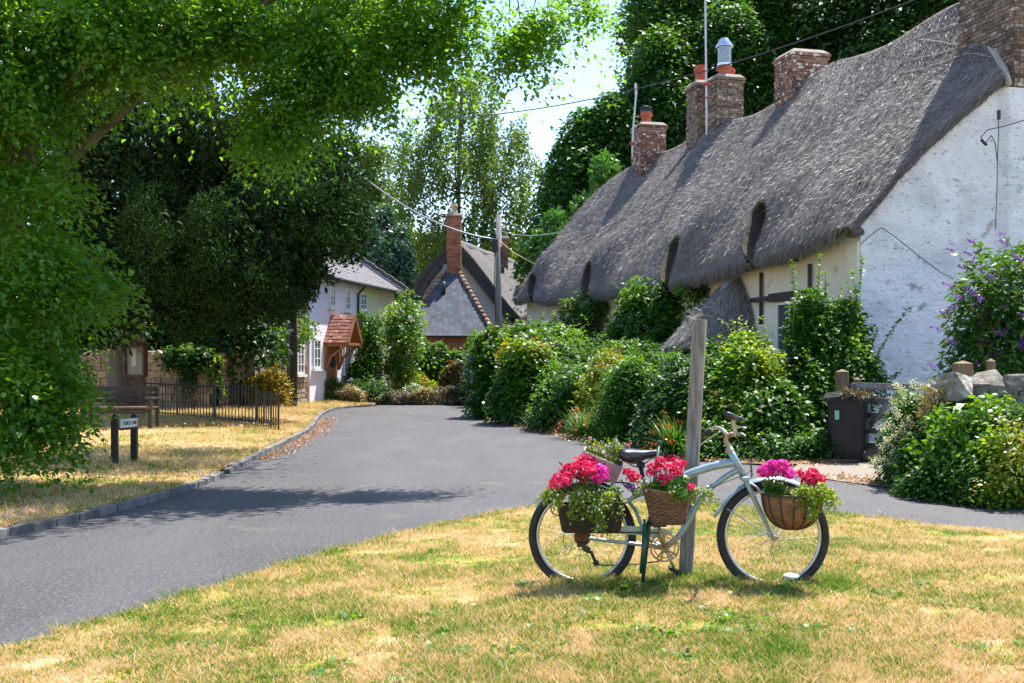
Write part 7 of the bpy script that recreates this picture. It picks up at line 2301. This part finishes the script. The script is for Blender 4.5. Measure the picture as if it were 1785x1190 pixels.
sh('shrub', 'yellow green bush under the left edge of the annex', 'shrub', [BL(715, 670, 42, 28, 28, .5), BL(745, 680, 42, 22, 18, .4)], 'yellow', 0.10, 260, 16, 0.12)
sh('shrub', 'dark green bush between the annex and the laurel hedge', 'shrub', [BL(835, 610, 40, 22, 40, .7), BL(840, 660, 40, 26, 50, .6), BL(850, 600, 38, 20, 25, .5)], 'mid', 0.13, 330, 18, 0.15)
sh('agapanthus', 'agapanthus clump with pale lilac heads near the house corner', 'flowers', [BL(627, 678, 39.6, 18, 20, .3), BL(660, 685, 39.8, 16, 22, .3)], 'grassy', 0.22, 110, 10, 0.1, LONG, flowers=[('lilac', 14, 0.13)])
for i, (px, w_, hgt, lk, lab) in enumerate(((562, 26, 22, 'olive', 'grey purple lavender mound leftmost in the kerbside bed'), (612, 24, 16, 'straw', 'straw coloured lavender mound in front of the agapanthus'), (582, 20, 22, 'bright', 'green leafy clump beside the porch'),
                                       (697, 26, 15, 'olive', 'brown grey lavender mound left of the straw one at the lane edge'), (737, 20, 13, 'straw', 'small straw brown lavender mound at the lane edge'), (775, 26, 16, 'olive', 'wide grey lavender mound below the copper shrub'), (822, 26, 12, 'straw', 'last low brown lavender mound before the laurel hedge'))):
    D_ = 39.8 if px > 640 else 38.9
    sh('lavender', lab, 'lavender', [BL(px, 706 - hgt, D_, w_, hgt, .35)], lk, 0.13, 190, 12, 0.08, LONG, up=1.2)
sh('flowers', 'white flowering clump in the middle of the far bed', 'flowers', [BL(725, 682, 40.4, 20, 14, .3)], 'mid', 0.08, 120, 14, 0.1, flowers=[('white', 60, 0.09)])

# ================================================================== RIGHT HAND HEDGE, left to right
def low(px, py, D): 
    return None
sh('laurel_hedge', 'big glossy laurel hedge bulging at the bend of the road', 'hedge', [BL(870, 640, 31, 42, 72, 1.2), BL(915, 600, 31.5, 46, 38, 1.3), BL(865, 690, 30.8, 36, 42, .9), BL(950, 590, 32, 40, 30, 1)], 'laurel', 0.15, 1100, 20, 0.17)
sh('hedge', 'yellow green sunlit privet swelling out beside the laurel', 'hedge', [BL(930, 650, 28, 58, 66, 1.0), BL(905, 690, 28, 42, 48, .8), BL(975, 625, 28.5, 36, 40, .8)], 'laurel', 0.10, 1100, 20, 0.13, flowers=[('pink', 8, 0.09)])
sh('shrub', 'sunlit yellow tips of privet above the laurel hedge', 'shrub', [BL(862, 588, 31, 26, 16, .6), BL(918, 600, 27.6, 40, 14, .6)], 'yellow', 0.10, 170, 14, 0.12)
sh('climbing_rose', 'sparse climbing rose on the cream wall under the far eave', 'climber', [BL(1020, 560, 33.8, 56, 56, .35), BL(985, 600, 32, 40, 40, .5), BL(1045, 530, 33.2, 24, 26, .3)], 'rose', 0.11, 620, 15, 0.15, flowers=[('pink', 9, 0.12)], stems=12)
sh('climbing_rose', 'thick green climber reaching the eave left of the porch canopy', 'climber', [BL(1130, 560, 28.8, 56, 70, .5), BL(1110, 520, 29.3, 26, 30, .35), BL(1165, 510, 28, 24, 32, .35), BL(1160, 600, 27.5, 40, 45, .5), BL(1215, 492, 26.5, 32, 20, .2)], 'mid', 0.11, 1000, 17, 0.14, flowers=[('pink', 10, 0.1)], stems=12)
sh('shrub', 'loose tall shrub filling the gap against the wall below the far eave', 'shrub', [BL(985, 620, 29.5, 44, 46, .8), BL(1045, 615, 29, 50, 50, .8), BL(1085, 640, 27, 50, 50, .8)], 'rose', 0.10, 620, 17, 0.16)
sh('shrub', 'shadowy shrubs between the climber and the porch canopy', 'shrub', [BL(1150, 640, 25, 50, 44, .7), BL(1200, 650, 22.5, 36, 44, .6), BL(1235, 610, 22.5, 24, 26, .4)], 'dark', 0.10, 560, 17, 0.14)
sh('shrub', 'mound of fine dark green foliage in the middle of the hedge', 'shrub', [BL(985, 690, 25, 55, 56, 1.0), BL(1030, 660, 25.5, 36, 40, .9)], 'mid', 0.09, 900, 18, 0.12)
sh('shrub', 'pale cream variegated bush between two darker mounds', 'shrub', [BL(1048, 668, 23.6, 32, 34, .5), BL(1060, 630, 24, 26, 22, .5), BL(1040, 710, 23.4, 34, 36, .5)], 'yellow', 0.07, 460, 16, 0.10)
sh('shrub', 'rounded fine leaved green bush behind the wooden box planter', 'shrub', [BL(1110, 680, 21.5, 58, 62, 1.0), BL(1090, 730, 21.3, 56, 42, .9), BL(1150, 650, 22, 44, 36, .9)], 'mid', 0.07, 1500, 20, 0.12, flowers=[('yellow', 20, 0.09)])
sh('shrub', 'dark bushy shrub just left of the tall timber post', 'shrub', [BL(1175, 700, 19.6, 50, 70, .9), BL(1160, 745, 19.4, 46, 44, .7)], 'dark', 0.08, 1000, 18, 0.13, flowers=[('yellow', 10, 0.08)])
sh('rose_bush', 'rose bush with a few pink blooms right of the timber post', 'rose', [BL(1240, 655, 19.2, 40, 45, .7), BL(1235, 715, 19, 50, 55, .8)], 'mid', 0.085, 950, 18, 0.13, flowers=[('pink', 9, 0.07), ('orange', 6, 0.06)])
sh('shrub', 'bright leaved shrub before the porch with sunlit tips', 'shrub', [BL(1305, 645, 18.8, 45, 55, .7), BL(1290, 700, 18.6, 55, 50, .8), BL(1300, 598, 19.2, 24, 26, .4)], 'bright', 0.085, 1000, 18, 0.13)
big = sh('shrub', 'tall dark shrub with upright leafy shoots hiding the cottage corner', 'shrub', [BL(1395, 640, 19, 50, 60, .8), BL(1440, 600, 19.2, 46, 75, .7), BL(1400, 710, 18.6, 62, 60, .9), BL(1480, 640, 18.8, 40, 60, .6), BL(1345, 715, 18.3, 50, 60, .8), BL(1415, 545, 19.3, 24, 50, .4), BL(1478, 560, 19.3, 20, 50, .4)], 'mid', 0.085, 2100, 18, 0.13)


shoots(big, [(1382, 580, 1379, 452), (1425, 560, 1429, 440), (1410, 600, 1412, 500), (1485, 560, 1504, 445), (1490, 600, 1484, 470), (1455, 560, 1466, 500), (1500, 690, 1586, 535), (1500, 680, 1560, 655), (1510, 650, 1530, 570), (1500, 640, 1512, 590), (1530, 700, 1575, 640), (1520, 690, 1545, 690), (1350, 620, 1330, 565), (1440, 520, 1440, 470), (1400, 560, 1395, 505)], 19.0, 'bright', 0.075)
sh('ground_cover', 'tangled low grass and ivy under the hedge behind the handlebars', 'ground cover', [BL(1260, 775, 17.6, 70, 28, .4), BL(1350, 775, 17.2, 80, 32, .4), BL(1420, 770, 17.2, 40, 30, .4), BL(1300, 750, 17.8, 90, 30, .4)], 'mid', 0.07, 900, 16, 0.10)
for lab, px, py, D_, w_, hgt in (('crocosmia clump with orange flowers under the pale bush', 1025, 740, 22.3, 34, 36), ('crocosmia clump with orange flowers left of the timber post', 1178, 770, 18.3, 38, 45), ('arching green strap leaved clump at the kerb below the laurel', 948, 735, 25.6, 30, 26), ('strap leaved clump between the two crocosmias', 1066, 760, 20.8, 30, 30)):
    b0 = PX(px, py + hgt, D_); b0.z = 0.04
    t = thing('crocosmia' if 'croc' in lab else 'strap_leaf_plant', lab, 'plant', b0)
    n = 520; an = rng.uniform(0, 2 * math.pi, n); el = rng.uniform(0.5, 1.45, n); ln = rng.uniform(.5, 1.0, n) * hgt * 2 * D_ / F
    seg = 5; V = []
    bx_0 = np.stack([b0.x + rng.normal(0, w_ * D_ / F * .3, n), b0.y + rng.normal(0, .12, n), np.full(n, .03)], -1)
    dh = np.stack([np.cos(an), np.sin(an)], -1); pr = np.stack([-np.sin(an), np.cos(an), 0 * an], -1) * 0.011
    pts = []
    for k in range(seg + 1):
        f = k / seg; r_ = ln * (np.cos(el) * f + 0.35 * f * f); z_ = ln * (np.sin(el) * f - 0.42 * f * f * (1.7 - el) )
        pts.append(bx_0 + np.concatenate([dh * r_[:, None], z_[:, None]], 1))
    for k in range(seg):
        wa, wb2 = (1 - k / seg) ** .6, (1 - (k + 1) / seg) ** .6
        V.append(np.stack([pts[k] - pr * wa, pts[k] + pr * wa, pts[k + 1] + pr * wb2, pts[k + 1] - pr * wb2], 1))
    V = np.concatenate(V, 0); link('strap_leaves', mesh_np('strap_leaves', V, 4, L['grassy'], {'tone': np.tile(rng.random(n), seg)}), t)
    if 'orange' in lab:
        nfl = 24; i = rng.integers(0, n, nfl); c = pts[4][i] + np.array([0, -0.05, .05]); pp = np.repeat(c, 5, 0) + rng.normal(0, .03, (nfl * 5, 3))
        leaves('flowers', pp, rng.normal(size=pp.shape), rng.normal(size=pp.shape), 0.045, L['orange'], t, HEX, 'stuff')
sh('catmint', 'small grey green clump with purple flowers at the foot of the hedge', 'plant', [BL(985, 752, 23.8, 26, 20, .3)], 'olive', 0.05, 140, 14, 0.08, flowers=[('purple', 26, 0.05)])

# ================================================================== RIGHT: buddleia, valerian, green shrub
bd = sh('buddleia', 'purple flowering buddleia leaning against the white gable wall', 'shrub', [BL(1740, 500, 16.6, 60, 70, .7), BL(1790, 560, 16.6, 80, 110, .8), BL(1740, 590, 16.4, 70, 60, .7), BL(1700, 610, 16.3, 40, 40, .5), BL(1715, 540, 16.5, 36, 50, .5), BL(1790, 450, 16.8, 50, 40, .5)], 'mid', 0.13, 620, 13, 0.15, LONG * np.array([1, 1.6, 1]), stems=14, spray=True)
shoots(bd, [(1720, 500, 1668, 440), (1740, 470, 1705, 425), (1770, 450, 1755, 412), (1700, 540, 1662, 500), (1695, 600, 1640, 575), (1690, 630, 1636, 640), (1700, 570, 1655, 548), (1730, 520, 1690, 470)], 16.1, 'mid', 0.12, 14)
P0 = []
for k in range(80):
    x, y = random.uniform(1655, 1790), random.uniform(425, 650)
    if x < 1655 + abs(y - 540) * 0.4: continue
    c = PX(x, y, 16.0 + random.uniform(-.1, .3)); d = Vector((random.uniform(-1, .3), -.3, random.uniform(-.1, .8))).normalized(); P0.append((c, d, random.random()))
for x, y in ((1668, 440), (1705, 425), (1755, 412), (1662, 500), (1640, 575), (1636, 640), (1655, 548), (1690, 470), (1700, 445), (1680, 520), (1672, 600)): P0.insert(0, (PX(x, y, 16.05), Vector((-.8, -.2, .25)).normalized(), .5))
for c, d, f in P0[:60]:
    n = 46; tt3 = rng.random(n); pos = np.array(c)[None] + np.array(d)[None] * (tt3 * 0.19)[:, None] + rng.normal(size=(n, 3)) * (0.020 * (1.1 - tt3))[:, None]
    leaves('flower_spike', pos, rng.normal(size=pos.shape), rng.normal(size=pos.shape), 0.026, L['purple'] if f < .75 else L['copper'], bd, HEX)
sh('valerian', 'white flowering valerian in front of the rubble wall end', 'flowers', [BL(1575, 770, 13.9, 32, 60, .35), BL(1590, 720, 13.9, 26, 40, .3), BL(1600, 800, 13.7, 40, 45, .4)], 'mid', 0.055, 700, 14, 0.08)
vt = bpy.data.objects['valerian']
for (x, y) in ((1562, 671), (1572, 678), (1593, 668), (1600, 680), (1611, 674), (1558, 700), (1577, 695), (1563, 716), (1565, 725), (1552, 740), (1575, 743), (1565, 752), (1580, 757), (1556, 762), (1548, 772), (1538, 779), (1556, 787), (1571, 789), (1545, 800), (1557, 806), (1531, 800), (1523, 808), (1589, 742), (1583, 730), (1540, 747), (1575, 765), (1547, 765), (1600, 690)):
    n = 55; pos = np.array(PX(x, y, 13.5))[None] + rng.normal(size=(n, 3)) * 0.028
    leaves('flower_head', pos, rng.normal(size=pos.shape), rng.normal(size=pos.shape), 0.02, L['cream'], vt, HEX)
q = MB()
for (x, y) in ((1562, 671), (1593, 668), (1611, 674), (1577, 695), (1600, 680), (1558, 700)): q.tube(bend(PX(x + 4, y + 90, 13.7), PX(x, y, 13.5), 5, .03), 0.005, 5)
q.build('stems', GSTEM, vt)
gs = sh('shrub', 'vivid green leafy shrub in front of the rubble wall', 'shrub', [BL(1700, 775, 12.6, 60, 50, .5), BL(1660, 770, 12.8, 40, 36, .3), BL(1730, 740, 12.8, 40, 36, .4), BL(1640, 740, 12.9, 22, 10, .2), BL(1650, 800, 12.7, 50, 40, .4)], 'bright', 0.085, 620, 14, 0.11, LONG * np.array([1, 2.2, 1]))
shoots(gs, [(1690, 760, 1665, 705), (1720, 730, 1718, 688), (1650, 760, 1612, 770), (1650, 745, 1648, 700), (1740, 740, 1762, 720), (1680, 720, 1660, 710), (1700, 760, 1700, 690)], 12.5, 'bright', 0.10, 20)
sh('ivy', 'dense small leaved ivy covering the bank below the rubble wall', 'ivy', [BL(1640, 835, 12.6, 60, 28, .45), BL(1600, 840, 12.9, 30, 22, .3), BL(1720, 830, 12.2, 70, 34, .5), BL(1775, 800, 12.2, 50, 60, .5), BL(1790, 740, 12.4, 40, 40, .4), BL(1600, 790, 13.2, 26, 36, .3)], 'mid', 0.055, 1500, 17, 0.085, flowers=[('white', 10, 0.03)])
sh('shrub', 'pale speckled bramble spreading at the right edge over the ivy', 'shrub', [BL(1770, 780, 11.9, 40, 50, .4), BL(1750, 830, 11.9, 50, 20, .3)], 'yellow', 0.05, 240, 12, 0.09)
sh('vine', 'dry bare vine tangled over the end of the rubble wall', 'vine', [BL(1632, 700, 13.2, 14, 36, .12), BL(1620, 760, 13.2, 20, 40, .12)], 'straw', 0.10, 70, 12, 0.06, LONG, stems=26)

# ------------------------------------------------------------------ groups of like things
GROUPS = {'lavender': 'low mounds along the far flower bed', 'sycamore_tree': 'dark trees behind the long thatched cottage', 'crocosmia': 'strap leaved clumps at the foot of the hedge',
          'strap_leaf_plant': 'strap leaved clumps at the foot of the hedge', 'geranium': 'geraniums in the bicycle planters', 'trailing_plant': 'trailing plants in the bicycle planters',
          'iron_railing': 'black railings on the left verge', 'overhead_cable': 'cables strung over the lane', 'climbing_rose': 'climbers on the cottage wall', 'aerial_pole': 'aerial poles on the thatched roof',
          'stone_wall': 'old garden wall sections', 'conifer_tree': 'conifers beyond the cottages'}
for o in scene.objects:
    if o.parent is None and 'label' in o and 'group' not in o:
        g = GROUPS.get(o.name.split('.')[0])
        if g: o['group'] = g
